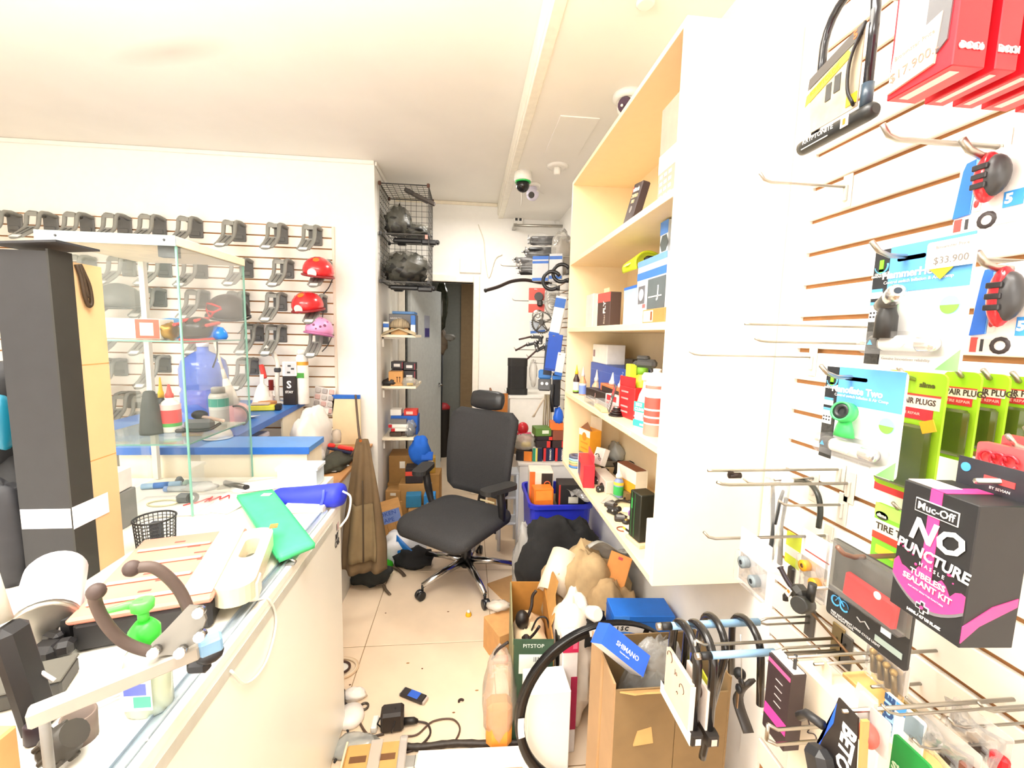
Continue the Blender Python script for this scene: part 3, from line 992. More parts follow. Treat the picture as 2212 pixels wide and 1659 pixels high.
solo('green_packet', 'bright green crumpled packet on the tiles by the apron', 'packet', lump((0, 0, .03), (.05, .045, .055), 16, .4, 2, 16, 10, .002), M('#38b020', .45), tl(-.555, 2.83, 0))
solo('white_scrap', 'crumpled white plastic scrap trailing on the floor by the apron', 'scrap', B().sheet(lambda u, v: (u * .22 + .03 * math.sin(v * 5), (v - .5) * .09 - u * .12, .012 + .06 * (1 - u) + .02 * math.sin(9 * u + 4 * v)), 12, 6, .003), M('#e8e2da', .5), tl(-.56, 3.02, 0))
solo('webbing_strap', 'dark brown webbing strap trailing over the tiles', 'strap', B().tube(spline([(-.63, 2.98, .10), (-.53, 2.88, .03), (-.44, 2.80, .012), (-.40, 2.74, .008)]), .012, 4, fl=.35), M('#5a4a3a', .8))
solo('webbing_strap', 'brown strap end curling out from under the apron', 'strap', B().tube(spline([(-.56, 2.62, .02), (-.52, 2.64, .012), (-.50, 2.60, .01), (-.46, 2.54, .008)]), .011, 4, fl=.35), M('#6a5a48', .8))

# apron hung by its strap from the leaning board
Z0 = PY(784, 948, 2.80)


def apr(u, v):
    a = PY(783 + 4 * v, 948 + 282 * v, 2.66 - .20 * v)
    hw = .033 + .095 * min(1, v * 1.25) ** .8
    x = (u - .5) * 2 * hw
    fold = .022 * math.sin(u * 11 + 1.5 * v) * min(1, .2 + v) + .012 * math.sin(u * 23 + 5 * v) * v
    bul = -.05 * math.sin(PI * u) * min(1, v * 1.2)
    return (a.x + x, a.y + fold + bul, a.z)


APM = M('#6e5a40', .9, nz=.12, sc=9)
t = thing('apron', 'worn brown canvas apron hanging by a strap down to the tiles', 'apron', tl(0, 0, 0))
part(t, 'apron_cloth', B().sheet(apr, 26, 26, .012), APM)


def aprp(u, v):
    q = V(apr(.2 + .62 * u, .48 + .42 * v))
    return q + V((0, -.016 - .012 * math.sin(PI * u), 0))


part(t, 'apron_pocket', B().sheet(aprp, 14, 10, .008), M('#7c6a4c', .9, nz=.12, sc=9))
part(t, 'pocket_seam', B().tube([V(apr(.55, v)) + V((0, -.035, 0)) for v in (.3, .4, .5, .6, .7, .8, .9)], .005, 5), M('#4a3c2c', .9))
h_ = PY(768, 853, 3.27)
part(t, 'neck_strap', B().tube(spline([h_, PY(772, 900, 3.1), PY(776, 940, 2.70), PY(780, 952, 2.66)]), .008, 5, fl=.4), M('#5c4a3c', .8))
part(t, 'neck_strap', B().tube(spline([PY(776, 945, 2.70), PY(768, 968, 2.72), PY(758, 985, 2.74)]), .008, 5, fl=.4), M('#5c4a3c', .8))
part(t, 'grommet', B().lathe([(.009, 0), (.009, .004)], 10, tl(PY(779, 952, 2.62)) @ rx(90)), M('#c06a30', .3, .6))
t = thing('tool_bag', 'black soft tool bag lying at the foot of the brown apron', 'bag', tl(-.62, 2.72, 0))
part(t, 'bag_body', lump((0, 0, .04), (.13, .09, .065), 21, .3, 2, 22, 14, .002), M('#2c2e2c', .8, nz=.2))
part(t, 'bag_handle', B().tube(spline([(-.08, -.02, .05), (-.02, -.06, .09), (.05, -.03, .06)]), .009, 6), M('#202220', .7))
# ================================================================ goods hung on the back of the right wall
BW = M('#e2e4e8', .5)


def hook(p, name='peg_hook', l_='', L=None, up=25, g=None, r_=.0035):
    """Wall peg from the slatwall out to the point p (tip)."""
    L = XW - p.x
    t = thing(name, l_, 'hook', tl(XW, p.y, p.z), g)
    part(t, 'peg_wire', B().tube([(-.004, 0, 0), (-L + .03, 0, 0), (-L + .012, 0, .004), (-L, 0, .02)], r_, 6), STEEL)
    part(t, 'peg_plate', B().bb((-.006, -.013, -.05), (-.0005, .013, .028), bev=.002).bb((-.006, -.013, .02), (.008, .013, .026)), STEEL)
    return t


for i, (px, py, y, l_) in enumerate(((1080, 574, 3.8, 'chrome wall peg under the black rod packs'), (1106, 649, 3.8, 'wall peg with a dark tip beside the red card'), (1110, 755, 3.7, 'long dark peg carrying derailleurs near the cabinet'), (1137, 771, 3.6, 'short dark peg above the black bag'))):
    hook(PY(px, py, y), l_=l_)
for i, (px, py, n_, l_) in enumerate(((1138, 520, 5, 'topmost clear pack of black rods on the back wall'), (1132, 545, 5, 'second clear pack of black rods from the rail'), (1113, 566, 6, 'longest pack of black rods with chrome ends'), (1120, 580, 3, 'lowest short pack of black rods above the handlebar'))):
    a = PY(px, py, 3.62 - .03 * i)
    t = thing('rod_pack', l_, 'bike part', tl(a.x, a.y, a.z), 'packs of black rods on the back wall')
    L = XW - a.x - .02
    rd = random.Random(i)
    for k in range(n_):
        dz, dy = rd.uniform(-.03, .03), rd.uniform(-.05, .05)
        s0 = rd.uniform(0, .08)
        part(t, 'rod', B().cyl((s0, dy, dz), (L, dy, dz + .015), .017).cyl((s0 - .025, dy, dz), (s0, dy, dz), .009, n=8, m=1), [M('#1f1f20', .35), CHROME])
    part(t, 'bag_film', B().sheet(lambda u, v: (.0 + u * L, -.062 + .01 * math.sin(9 * u), (v - .5) * .085 + .012 * math.sin(13 * u + 4 * v)), 16, 5, .002), film('#f4f4f4', .07, .15, .7))
# grey padded envelopes bag at the top corner
t = thing('plastic_bag', 'grey clear bag of parts hung by the bookcase edge under the rail', 'bag', PY(1213, 545, 3.3))
part(t, 'bag_film', lump((0, 0, 0), (.075, .06, .15), 41, .3, 2.4, 20, 14), film('#d8d4ca', .35, .2, .6))
part(t, 'bag_contents', lump((.01, 0, -.02), (.05, .04, .11), 42, .4, 2.4, 16, 10), M('#8f8478', .5, nz=.2))


def peg(t, p, th=.02, dz=-.012):
    """The wall peg that carries a hung thing, as its part."""
    p = V(p)
    I = t.matrix_basis.inverted()
    part(t, 'peg_wire', B().tube([I @ (p + V((-.02, th * .5, dz))), I @ V((XW - .003, p.y + th * .5, p.z + dz))], .004, 6), STEEL)


def hang_card(name, l_, p, w_, h, mats, a=0, th=.02, roll=0, g=None, cat='packet'):
    """Card or blister that hangs facing the shop (to -Y), with its bands as prints: mats = [(z0, z1, material)] from 0 bottom to 1 top."""
    t = thing(name, l_, cat, tl(p) @ rz(a) @ ry(roll), g)
    part(t, 'card', B().bb((-w_ / 2, 0, -h), (w_ / 2, th, 0), bev=.002), mats[0])
    for z0, z1, m in mats[1:]:
        pr(t, -w_ / 2 + .0005, -h + h * z0, w_ / 2 - .0005, -h + h * z1, 0, m, 'band_print')
    peg(t, p, th)
    return t


G4 = 'blue and white packets on the back wall'
hang_card('parts_packet', 'blue banded grey packet hung just under the rod packs', PY(1168, 553, 3.35), .125, .185, [M('#c9cacc', .4), (.86, 1, BLU), (.7, .8, BLU), (0, .12, BLU)], -20, .06, 0, G4)
hang_card('parts_packet', 'blue banded packet half behind the black loops, next to the bookcase', PY(1201, 548, 3.2), .095, .20, [M('#d5d7da', .4), (.80, .92, BLU), (.1, .22, BLU)], -20, .05, 0, G4)
hang_card('parts_packet', 'tall tilted white packet with blue ends against the bookcase edge', PY(1213, 640, 3.0), .075, .28, [WHITE, (.72, .95, BLU), (0, .1, BLU)], -25, .03, 10, G4)
for (px, py, r_, l_) in ((1192, 606, .062, 'black coated ring loop in front of the blue packet, lower one'), (1213, 590, .06, 'black coated ring loop at the bookcase edge, upper one')):
    c = PY(px, py, 3.05)
    solo('lock_loop', l_, 'lock', B().tube(arc((0, 0, 0), r_, 30, 320, 18, 'xz') + [(r_ * .75, 0, -r_ * 1.1)], .013, 8), M('#1a1a1c', .3), tl(c) @ rz(-20))
a = [PY(1047, 628, 3.35), PY(1075, 620, 3.4), PY(1105, 608, 3.45), PY(1135, 605, 3.5), PY(1165, 610, 3.5), PY(1192, 613, 3.5)]
t = thing('handlebar', 'long black riser handlebar sticking out from the back wall', 'bike part', a[2])
part(t, 'bar', B().tube([p - a[2] for p in spline(a)], .0135, 10), M('#2a1e1c', .3))
part(t, 'bar_grip_end', B().cyl(a[0] - a[2], a[0] - a[2] + V((.012, .002, .004)), .0155), BLACK)
t = hang_card('lock_card', 'red hanging card with a round black gadget on the back wall', PY(1160, 622, 3.4), .125, .19, [M('#e04430', .4), (.35, .5, M('#e9e2dc', .5))], -15, .006)
part(t, 'gadget', B().cyl((.02, -.001, -.07), (.02, -.05, -.07), .034).box((.03, -.03, -.12), (.04, .05, .05), bev=.01), M('#2a2422', .4))
t = thing('plastic_bag', 'clear bag of silver cassette parts beside the red card', 'bag', PY(1193, 648, 3.2))
part(t, 'bag_film', lump((0, 0, 0), (.055, .05, .11), 51, .3, 2.4, 18, 12), film('#d8d8d4', .3, .15, .7))
for k in range(4):
    part(t, 'steel_ring', B().lathe([(.022, 0), (.04, 0), (.04, .006), (.022, .006)], 16, tl(0, .02 - .014 * k, .02 - .02 * k) @ rx(80), caps=False), STEEL)
peg(t, PY(1193, 648, 3.2), 0, .05)
# chainset
c = PY(1171, 697, 3.3)
t = thing('chainset', 'grey crank chainring with spider arms hung on the back wall', 'bike part', tl(c) @ rz(-25))
b = B().lathe([(.07, 0), (.082, .0), (.082, .006), (.07, .006)], 30, rx(90), caps=False)
for k in range(30):
    a = 2 * PI * k / 30
    b.box((.085 * math.cos(a), -.003, .085 * math.sin(a)), (.006, .004, .006))
part(t, 'chainring', b, M('#6e6c68', .35, .8))
for k in range(5):
    a = R(72 * k + 20)
    part(t, 'spider_arm', B().tube([(0, -.006, 0), (.072 * math.cos(a), -.006, .072 * math.sin(a))], [.013, .007], 6), M('#8b8984', .35, .8))
part(t, 'hub', B().cyl((0, .01, 0), (0, -.03, 0), .018), M('#4a4846', .4, .6))
c = PY(1162, 682, 3.36)
solo('sprocket', 'smaller silver sprocket ring half behind the chainring', 'bike part', B().lathe([(.028, 0), (.046, 0), (.046, .005), (.028, .005)], 24, rx(80), caps=False).lathe([(.012, 0), (.02, 0), (.02, .005), (.012, .005)], 16, rx(80), caps=False).box((.025, 0, 0), (.03, .004, .01)).box((-.025, 0, 0), (.03, .004, .01)), STEEL, tl(c) @ rz(-15))
hang_card('parts_packet', 'blue and white card hanging behind the chainring', PY(1160, 692, 3.42), .12, .10, [M('#c4ccd8', .4), (0, .2, BLU)], -15, .006, -6, G4)
# derailleurs
for i, (px, py, l_) in enumerate(((1160, 728, 'upper black rear derailleur with chrome pivots on the back wall'), (1150, 742, 'middle black derailleur on the long dark peg'), (1170, 752, 'lower black derailleur cage next to the blue cards'))):
    c = PY(px, py, 3.3)
    t = thing('derailleur', l_, 'bike part', tl(c) @ rz(-20) @ ry(-15 * i), 'derailleurs on the back wall')
    part(t, 'body', B().box((0, 0, 0), (.10, .03, .025), bev=.006).box((.03, -.01, -.03), (.03, .03, .05), bev=.006), SATIN)
    part(t, 'cage', B().tube([(-.05, -.01, 0), (-.09, -.012, -.01), (-.14, -.012, -.022)], .007, 6), M('#4a3430', .4))
    for q in ((-.03, -.02, .008), (.035, -.025, .008), (.03, -.028, -.045)):
        part(t, 'pivot', B().ball(q, .012, 10, 6), CHROME)
hang_card('blue_card', 'deep blue upright card with wire ties beside the bookcase', PY(1201, 722, 3.0), .10, .26, [M('#1450c0', .4), (.02, .06, M('#0d3a96', .4))], -25, .012, 6)
hang_card('blue_card', 'white and blue packet hanging below the deep blue card', PY(1214, 762, 2.95), .055, .16, [WHITE, (.0, .14, BLU)], -25, .012, 8)
hang_card('dark_card', 'narrow dark card behind the deep blue card', PY(1188, 730, 3.1), .06, .27, [M('#2b3040', .5), (.8, .9, M('#4a5a7a', .5))], -25, .012, 3)
t = thing('phone_bag', 'black padded bag standing on the taller white cabinet', 'bag', tl(.43, 3.78, 1.081))
part(t, 'bag_body', B().prism(rrect(.165, .11, .03, 4), 0, .31).prism(rrect(.18, .12, .03, 4), .0, .05), M('#1d1b1a', .7, nz=.2))
part(t, 'bag_flap', B().prism(rrect(.17, .115, .03, 4), .25, .318), M('#262422', .7))
t = thing('plastic_bag', 'creased clear bag hanging beside the black padded bag', 'bag', PY(1152, 805, 3.5))
part(t, 'bag_film', lump((0, 0, 0), (.03, .03, .10), 61, .3, 2.4, 16, 12), film('#e6e2d8', .45, .15, .7))
peg(t, PY(1152, 805, 3.5), 0, .08)
t = thing('work_light', 'blue and grey tool head with two steel bolts below the dark peg', 'tool', tl(PY(1177, 822, 3.3)) @ rz(-15))
part(t, 'tool_body', B().box((0, 0, -.03), (.10, .05, .10), bev=.012), M('#6c6e72', .45))
part(t, 'blue_cap', B().box((0, 0, .05), (.10, .055, .07), bev=.01), M('#3f86d8', .4))
for x in (-.018, .018):
    part(t, 'bolt', B().cyl((x, -.025, -.02), (x, -.034, -.02), .012), CHROME)
peg(t, PY(1177, 822, 3.3), 0, .06)
t = thing('strap_bunch', 'bunch of beige straps hanging under the grey tool head', 'strap', PY(1183, 852, 3.3))
for k in range(5):
    x = -.02 + .011 * k
    part(t, 'strap', B().tube([(x, 0, 0), (x * 1.2, -.012 * (k % 2), -.10), (x * 1.4, 0, -.2), (x * 1.5 + .005, 0, -.27)], .0055, 5), M(('#a89878', '#8a7a60')[k % 2], .7))
peg(t, PY(1183, 852, 3.3), 0, -.005)
a, c = PY(1152, 900, 3.28), PY(1174, 862, 3.22)
solo('tyre_lever', 'white bone-shaped plastic lever leaning over the boxed spares', 'tool', B().tube([a, a.lerp(c, .2), a.lerp(c, .8), c], [.020, .013, .014, .021], 8, fl=.4), M('#f0e2cc', .45))
t = thing('tool_roll', 'black hanging tool with dark handle grips beside the bookcase edge', 'tool', PY(1202, 830, 3.1))
part(t, 'tool_body', B().box((0, 0, -.04), (.06, .04, .26), bev=.015), M('#23252c', .45))
part(t, 'tool_grip', B().tube([(-.03, -.02, .0), (-.04, -.03, -.1), (-.03, -.03, -.2)], .013, 8), M('#1c1c1e', .4))
part(t, 'tool_band', B().box((0, -.002, .05), (.062, .042, .03), bev=.004), M('#3a80d8', .4))
peg(t, PY(1202, 830, 3.1), 0, .06)
t = thing('blue_bag', 'small crumpled blue bag above the boxed spares', 'bag', PY(1206, 899, 3.1))
part(t, 'bag_film', lump((0, 0, 0), (.035, .03, .06), 62, .4, 2.4, 14, 10), M('#2a6ae0', .35))

# boxed spares on the low white cabinet (top z .676)
ZB = .676
NAVY = M('#232a4c', .45)
for i, (x, z, w_, h, c_, l_) in enumerate(((.515, 0, .07, .10, '#e8e4d8', 'green banded white box, first of the bottom row on the white cabinet'), (.600, 0, .08, .10, '#242b4c', 'navy box with a red stripe, second of the bottom row on the cabinet'), (.690, 0, .085, .10, '#262c4a', 'navy box with red edge at the inner end of the bottom row'))):
    t = carton('spares_box', l_, 'box', (x, 3.14, ZB), (w_, .12, h), M(c_, .45), 0, 'boxed spares on the white cabinet')
    if i == 0:
        pr(t, -w_ / 2, .0, -w_ / 2 + .02, h, -.0605, M('#2c9a70', .45))
        pr(t, 0, .0, w_ / 2, h, -.0605, NAVY)
        pr(t, -.012, .0, 0, h, -.0605, M('#f0e060', .45))
    else:
        pr(t, -w_ / 2, .0, -w_ / 2 + .018, h, -.0605, M('#e03a38', .45))
        txt(t, 'SHIMANO', .018, WHITE, fr(.012, h / 2, -.0615, 90), bold=.0006)
for i, (x, z, w_, h, c_, l_) in enumerate(((.56, .101, .11, .055, '#2c2224', 'black and red box, second layer on the white cabinet'), (.67, .101, .10, .055, '#3a2a2a', 'dark box with red corner, second layer beside the bookcase'), (.565, .157, .12, .03, '#2a2024', 'flat black box, third layer on the white cabinet'), (.68, .157, .10, .075, '#8a4a34', 'brown and grey box against the bookcase, third layer'), (.55, .188, .12, .06, '#5c8038', 'green carton with a white label on the boxed spares'), (.66, .233, .10, .055, '#e8742a', 'orange box topmost on the boxed spares'))):
    t = carton('spares_box', l_, 'box', (x, 3.14, ZB + z), (w_, .12, h), M(c_, .5), (-3, 4, 2, -4, 5, -8)[i], 'boxed spares on the white cabinet')
    if i < 3:
        pr(t, w_ / 2 - .03, .003, w_ / 2 - .004, h - .003, -.0605, M('#d8362e', .45))
    if i == 4:
        pr(t, -.01, .02, .04, .045, -.0605, M('#e0e6d0', .5))
t = carton('spares_box', 'black and orange box tipped at the cabinet front edge', 'box', (.43, 3.15, ZB), (.12, .12, .075), M('#262224', .5), -14, 'boxed spares on the white cabinet')
pr(t, .0, .001, .0595, .074, -.0605, M('#f08828', .5))
t = thing('plastic_bag', 'clear bag with yellow parts on the boxed spares', 'bag', tl(.43, 3.15, ZB + .078))
part(t, 'bag_film', lump((0, 0, .05), (.075, .06, .06), 71, .35, 2.4, 16, 12, .002), film('#e8e4d4', .4, .2, .6))
part(t, 'bag_contents', B().box((.01, 0, .03), (.07, .04, .035), rz(20), bev=.006), M('#f0c830', .5))
solo('pink_box', 'pink printed packet leaning behind the clear yellow bag', 'packet', B().box((0, 0, .035), (.10, .03, .07), ry(-8), bev=.003), M('#e05a80', .45), tl(.45, 3.27, ZB + .10))
t = thing('light_set', 'red rounded lamp housing above the pink packet', 'light', tl(.43, 3.30, ZB + .20))
part(t, 'red_dome', B().ball((0, 0, 0), (.045, .04, .05), 14, 10), M('#d02a34', .3))
part(t, 'red_base', B().box((0, 0, -.05), (.09, .06, .05), bev=.015), M('#b02830', .35))
solo('parts_carton', 'dull carton supporting the red lamp at the back of the cabinet', 'box', B().bb((-.09, -.05, 0), (.06, .06, .10), bev=.002), M('#a88a68', .7), tl(.45, 3.34, ZB))

# white plastic step stool behind the chair
t = thing('step_stool', 'pale white folding step stool half behind the office chair', 'stool', tl(.24, 3.08, 0))
STL = M('#dfe4ec', .4)
for x in (.0, .13):
    for y in (0, .14):
        part(t, 'leg', B().tube([(x * 1.05, y * 1.3 - .02, 0), (x, y, .58)], .013, 6), STL)
for z in (.20, .40, .58):
    part(t, 'step', B().box((.065, .07, z), (.16, .16, .018), bev=.004), STL)
t = carton('carton', 'small brown carton on the floor beside the chair caster', 'box', (.41, 2.84, 0), (.05, .2, .15), M('#8a5a34', .8), -6)

# ================================================================ the heap under the bookcase
t = thing('storage_bin', 'deep blue plastic bin holding orange and black boxes under the bookcase', 'bin', tl(.56, 2.62, 0))
b = B()
for z, s_ in ((.0, .84), (.58, .97), (.585, 1.03), (.61, 1.03), (.61, .95), (.05, .80)):
    b.v += [V((x * s_, y * s_, z)) for x, y in rrect(.38, .42, .05, 3)]
n = 16
for k in range(5):
    for i in range(n):
        b.f.append([k * n + i, k * n + (i + 1) % n, (k + 1) * n + (i + 1) % n, (k + 1) * n + i])
b.f += [list(range(n)), list(range(5 * n, 6 * n))]
b.m = [0] * len(b.f)
b.s = [False] * len(b.f)
part(t, 'bin_shell', b, M('#2a34c0', .35))
part(t, 'bin_inner_load', B().box((0, 0, .3), (.26, .30, .50), bev=.01), M('#8a7a60', .8))
for i, (x, y, d, c_, a, l_) in enumerate(((-.10, -.09, (.12, .09, .13), '#ef7a22', 4, 'orange box at the near rim of the blue bin'), (-.09, .05, (.15, .14, .20), '#e9dccb', -4, 'white and orange upright box at the back of the blue bin'), (.08, -.06, (.16, .13, .15), '#262322', -3, 'black box with a white label in the blue bin'))):
    t = carton('spares_box', l_, 'box', (.56 + x, 2.62 + y, .552), d, M(c_, .5), a, 'boxes in the blue bin')
    if i == 0:
        pr(t, -.05, .06, .05, .12, -d[1] / 2 - .0005, M('#f59a3c', .5))
    if i == 1:
        pr(t, -.075, 0, -.04, .20, -d[1] / 2 - .0005, M('#ec6a28', .5))
        pr(t, 0, .03, .07, .19, -d[1] / 2 - .0005, M('#2a2422', .5))
        part(t, 'logo_ring', B().lathe([(.016, 0), (.022, 0), (.022, .0012), (.016, .0012)], 18, fr(.037, .12, -d[1] / 2 - .001), caps=False), M('#e8602a', .5))
    if i == 2:
        pr(t, -.02, .035, .04, .075, -d[1] / 2 - .0005, M('#e9e4d0', .5), 'white_label')
        pr(t, -.08, .0, -.07, .15, -d[1] / 2 - .0005, M('#c03a30', .5))
solo('clear_wrap', 'clear plastic wrap lying over the black box in the bin', 'wrap', B().sheet(lambda u, v: ((u - .5) * .16, (v - .5) * .2, .02 + .015 * math.sin(9 * u + 5 * v) - .06 * u * u), 10, 8, .0015), film('#f0f0f0', .3, .15, .7), tl(.68, 2.46, .66))
# clothes: one crumpled body each


def cloth_heap(c, r_, seed, amp, fq, top=0):
    b = lump((0, 0, 0), r_, seed, amp, fq, 44, 26)
    for v in b.v:
        w_ = V((v.x * 9 + seed, v.y * 9, v.z * 9))
        v.z += .022 * (1 - abs(noise.noise(w_ * .9)) * 2.4)
        v.x += .02 * noise.noise(w_ * .7 + V((5, 0, 0)))
    for v in b.v:
        v.z = max(v.z + c[2], .003)
        v.x += c[0]
        v.y += c[1]
    return b


solo('black_jacket', 'black jacket crumpled in a heap in front of the blue bin', 'clothing', cloth_heap((.50, 2.20, .33), (.22, .14, .28), 3, .25, 1.6), M('#1c1c1d', .9, nz=.2), None)
solo('khaki_trousers', 'crumpled khaki clothes on top of the heap under the bookcase', 'clothing', cloth_heap((.57, 1.93, .26), (.19, .14, .30), 8, .28, 1.7), M('#b59a72', .9, nz=.1), None)
solo('khaki_trousers', 'fold of khaki clothing spilling towards the wheel rim', 'clothing', cloth_heap((.66, 1.74, .24), (.14, .11, .23), 19, .3, 1.9), M('#ad9068', .9, nz=.1), None)
solo('grey_film', 'wide sheet of milky plastic lying behind the khaki clothes', 'wrap', B().sheet(lambda u, v: ((u - .5) * .3, (v - .5) * .3, .03 * math.sin(8 * u + 3 * v) + .02 * math.sin(13 * v) - .25 * v), 14, 12, .002), film('#e8e8e0', .5, .2, .6), tl(.72, 2.02, .62))
solo('orange_envelope', 'orange paper packet sticking up from the khaki clothes', 'packet', B().box((0, 0, 0), (.10, .012, .14), bev=.002).box((.0, -.007, .05), (.02, .002, .012), m=1), [M('#e89a4c', .6), RED], tl(.70, 1.84, .53) @ rz(-25) @ rx(-25) @ ry(12))
a, c = PZ(1195, 1293, .27), PZ(1228, 1195, .46)
a, c = PY(1190, 1285, 1.86), PY(1222, 1198, 1.99)
t = thing('paper_roll', 'cream cardboard tube lying over the heap beside the chair', 'roll', aim(a, c - a))
L = (c - a).length
part(t, 'tube_wall', B().lathe([(.066, 0), (.07, 0), (.07, L), (.03, L + .01), (.03, L - .02), (.064, .004), (.066, 0)], 24, caps=False), M('#eddcc4', .6))
part(t, 'end_disc', B().lathe([(.065, .004), (.0, .006)], 20), M('#fdf3e4', .6))
solo('tube_bag', 'clear plastic spilling from the cream tube onto the flat carton', 'wrap', lump((0, 0, 0), (.06, .06, .11), 81, .35, 2.2, 18, 12), film('#f0e8dc', .4, .2, .6), tl(PY(1172, 1312, 2.10)) @ ry(15))
a = PY(1160, 1165, 2.25)
t = thing('plastic_bag', 'grey glossy clear bag slumped against the black jacket', 'bag', tl(.33, 2.22, 0))
part(t, 'bag_film', lump((0, 0, .27), (.075, .07, .27), 82, .25, 2.2, 22, 18, .003), film('#cfccc8', .5, .12, .9))
part(t, 'bag_contents', lump((0, 0, .16), (.055, .05, .15), 83, .3, 2.2, 14, 10, .003), M('#8e8074', .6))
t = thing('flat_carton', 'flattened brown cardboard sheet on the floor under the heap', 'box', tl(PZ(1118, 1288, 0)) @ rz(28))
part(t, 'carton_sheet', B().bb((-.10, -.15, .001), (.16, .20, .012)), M('#c49660', .8))
part(t, 'carton_flap', B().box((0, 0, 0), (.22, .10, .004), tl(.03, -.19, .03) @ rx(-18)), M('#b4844e', .8))
t = carton('carton', 'low brown carton on the tiles behind the lever box', 'box', (.20, 2.02, 0), (.16, .17, .17), M('#cf9c62', .8, nz=.06), 24)
solo('clear_tape_wad', 'wad of clear tape on the edge of the low brown carton', 'wrap', lump((0, 0, .0), (.055, .03, .022), 84, .4, 3, 14, 8), film('#efe6d8', .5, .2, .6), tl(.17, 2.10, .20))
# open carton with brake levers
t = thing('lever_carton', 'open tall carton with green printed front holding brake levers', 'box', tl(.275, 1.71, 0) @ rz(-4))
KI = M('#a9742f', .8, nz=.08)
hw, hd, hh = .078, .19, .45
GRN = M('#2c4a34', .5)
part(t, 'front_wall', B().bb((-hw, -hd, 0), (hw, -hd + .006, .44)), GRN, label='dark green printed carton front')
part(t, 'back_wall', B().bb((-hw, hd - .006, 0), (hw, hd, hh)), KI)
part(t, 'side_wall', B().prism([(-hd, 0), (hd, 0), (hd, hh), (hd * .3, hh - .02), (-hd * .2, hh - .05), (-hd, .42)], -.003, .003, tl(-hw, 0, 0) @ rz(90) @ rx(90)), M('#8a8460', .7))
part(t, 'side_wall', B().prism([(-hd, 0), (hd, 0), (hd, hh), (-hd, .42)], -.003, .003, tl(hw, 0, 0) @ rz(90) @ rx(90)), KI)
part(t, 'torn_flap', B().prism([(-hd * .5, 0), (hd, 0), (hd * .9, .09), (hd * .3, .11), (hd * .1, .07), (-hd * .4, .05)], -.002, .002, tl(hw, 0, hh - .02) @ ry(25) @ rz(90) @ rx(90)), M('#b98646', .8))
part(t, 'box_bottom', B().bb((-hw, -hd, .002), (hw, hd, .01)), KI)
pr(t, -.055, .30, .055, .38, -hd - .0005, M('#dfe4dc', .5), 'white_label')
b = B()
for k in range(9):
    b.box((.002 + .006 * k, -hd - .0012, .36), (.003 if k % 2 else .0018, .0006, .02))
part(t, 'barcode', b, DARK)
pr(t, -.03, .22, .06, .26, -hd - .0005, M('#c9d0c8', .5), 'white_label')
txt(t, 'PITSTOP', .022, M('#dfe6dc', .5), fr(0, .415, -hd - .001))
part(t, 'paper_fill', lump((0, 0, .30), (hw * .85, hd * .8, .07), 85, .3, 3, 16, 10), M('#e8cda8', .7))
t = thing('brake_lever', 'black brake lever with a hooked blade standing in the open carton', 'bike part', tl(.25, 1.70, .40))
part(t, 'lever_body', B().ball((-.01, 0, -.0), (.03, .03, .04), 12, 8).box((.0, 0, -.05), (.03, .04, .06), bev=.01), M('#201a18', .4))
part(t, 'lever_blade', B().tube(spline([(.01, 0, .0), (.03, .01, .05), (.035, .02, .09), (.05, .02, .115)]), .007, 6), M('#2a2220', .35))
part(t, 'brake_hose', B().tube(spline([(.02, -.02, -.06), (.05, -.03, .02), (.085, -.04, .03), (.10, -.04, -.02)]), .004, 6), BLACK)
t = thing('brake_lever', 'second black lever half sunk in the open carton packing', 'bike part', tl(.245, 1.60, .375))
part(t, 'lever_body', B().box((0, 0, 0), (.035, .05, .045), bev=.012), M('#1c1816', .4))
part(t, 'lever_blade', B().tube(spline([(0, 0, .0), (.03, .0, .03), (.05, -.01, .07)]), .006, 6), M('#2a2220', .35))
solo('black_box', 'narrow black box standing beside the green carton front', 'box', B().bb((-.022, -.08, 0), (.022, .10, .42), bev=.003), M('#24261f', .5), tl(.385, 1.60, 0))
t = thing('plastic_jug', 'clear plastic bag with orange liquid pouch standing on the tiles', 'bag', tl(.135, 1.53, 0))
part(t, 'orange_pouch', B().box((0, 0, .10), (.10, .08, .19), bev=.02), M('#f2a040', .35))
part(t, 'bag_film', lump((0, 0, .20), (.066, .055, .20), 86, .12, 2.2, 20, 16, .003), film('#f0e0d0', .3, .15, .7))
part(t, 'bag_cap', B().box((0, 0, .36), (.06, .03, .02), bev=.006), M('#e08a70', .5))
part(t, 'cap_strap', B().tube(spline([(-.03, 0, .36), (-.01, 0, .40), (.03, 0, .43)]), .006, 5), M('#2a2220', .5))
t = carton('white_carton', 'plain white box standing inside the wheel rim', 'box', (.295, 1.42, 0), (.155, .12, .36), M('#fbf8f2', .5, nz=.01), 2)
t = carton('red_white_carton', 'white box with a crimson top band between green and brown boxes', 'box', (.395, 1.50, 0), (.06, .06, .475), M('#e4dcd8', .5), 0)
pr(t, -.03, .42, .03, .475, -.0305, M('#c82050', .5))
pr(t, .005, .10, .03, .32, -.0305, M('#a81e48', .5))
pr(t, .008, .435, .025, .465, -.031, M('#e06a8a', .5))
t = thing('plastic_bag', 'white plastic carrier bag bulging between clothes and the brown box', 'bag', tl(.44, 1.62, 0))
part(t, 'bag_film', lump((0, 0, .28), (.085, .09, .27), 87, .25, 2.2, 22, 18, .003), M('#efe3d4', .35, nz=.05))
solo('white_cup', 'small white plastic cap lying on the heap by the blue box', 'cap', B().lathe([(.025, -.03), (.03, .02), (.022, .03)], 14, rx(60) @ rz(20)), WHITE, tl(PY(1282, 1325, 1.55)) @ ry(40))
solo('black_glove', 'black glove crumpled on the heap beside the blue box', 'clothing', cloth_heap((.50, 1.58, .43), (.06, .05, .07), 28, .3, 2), M('#1a1716', .9), None)
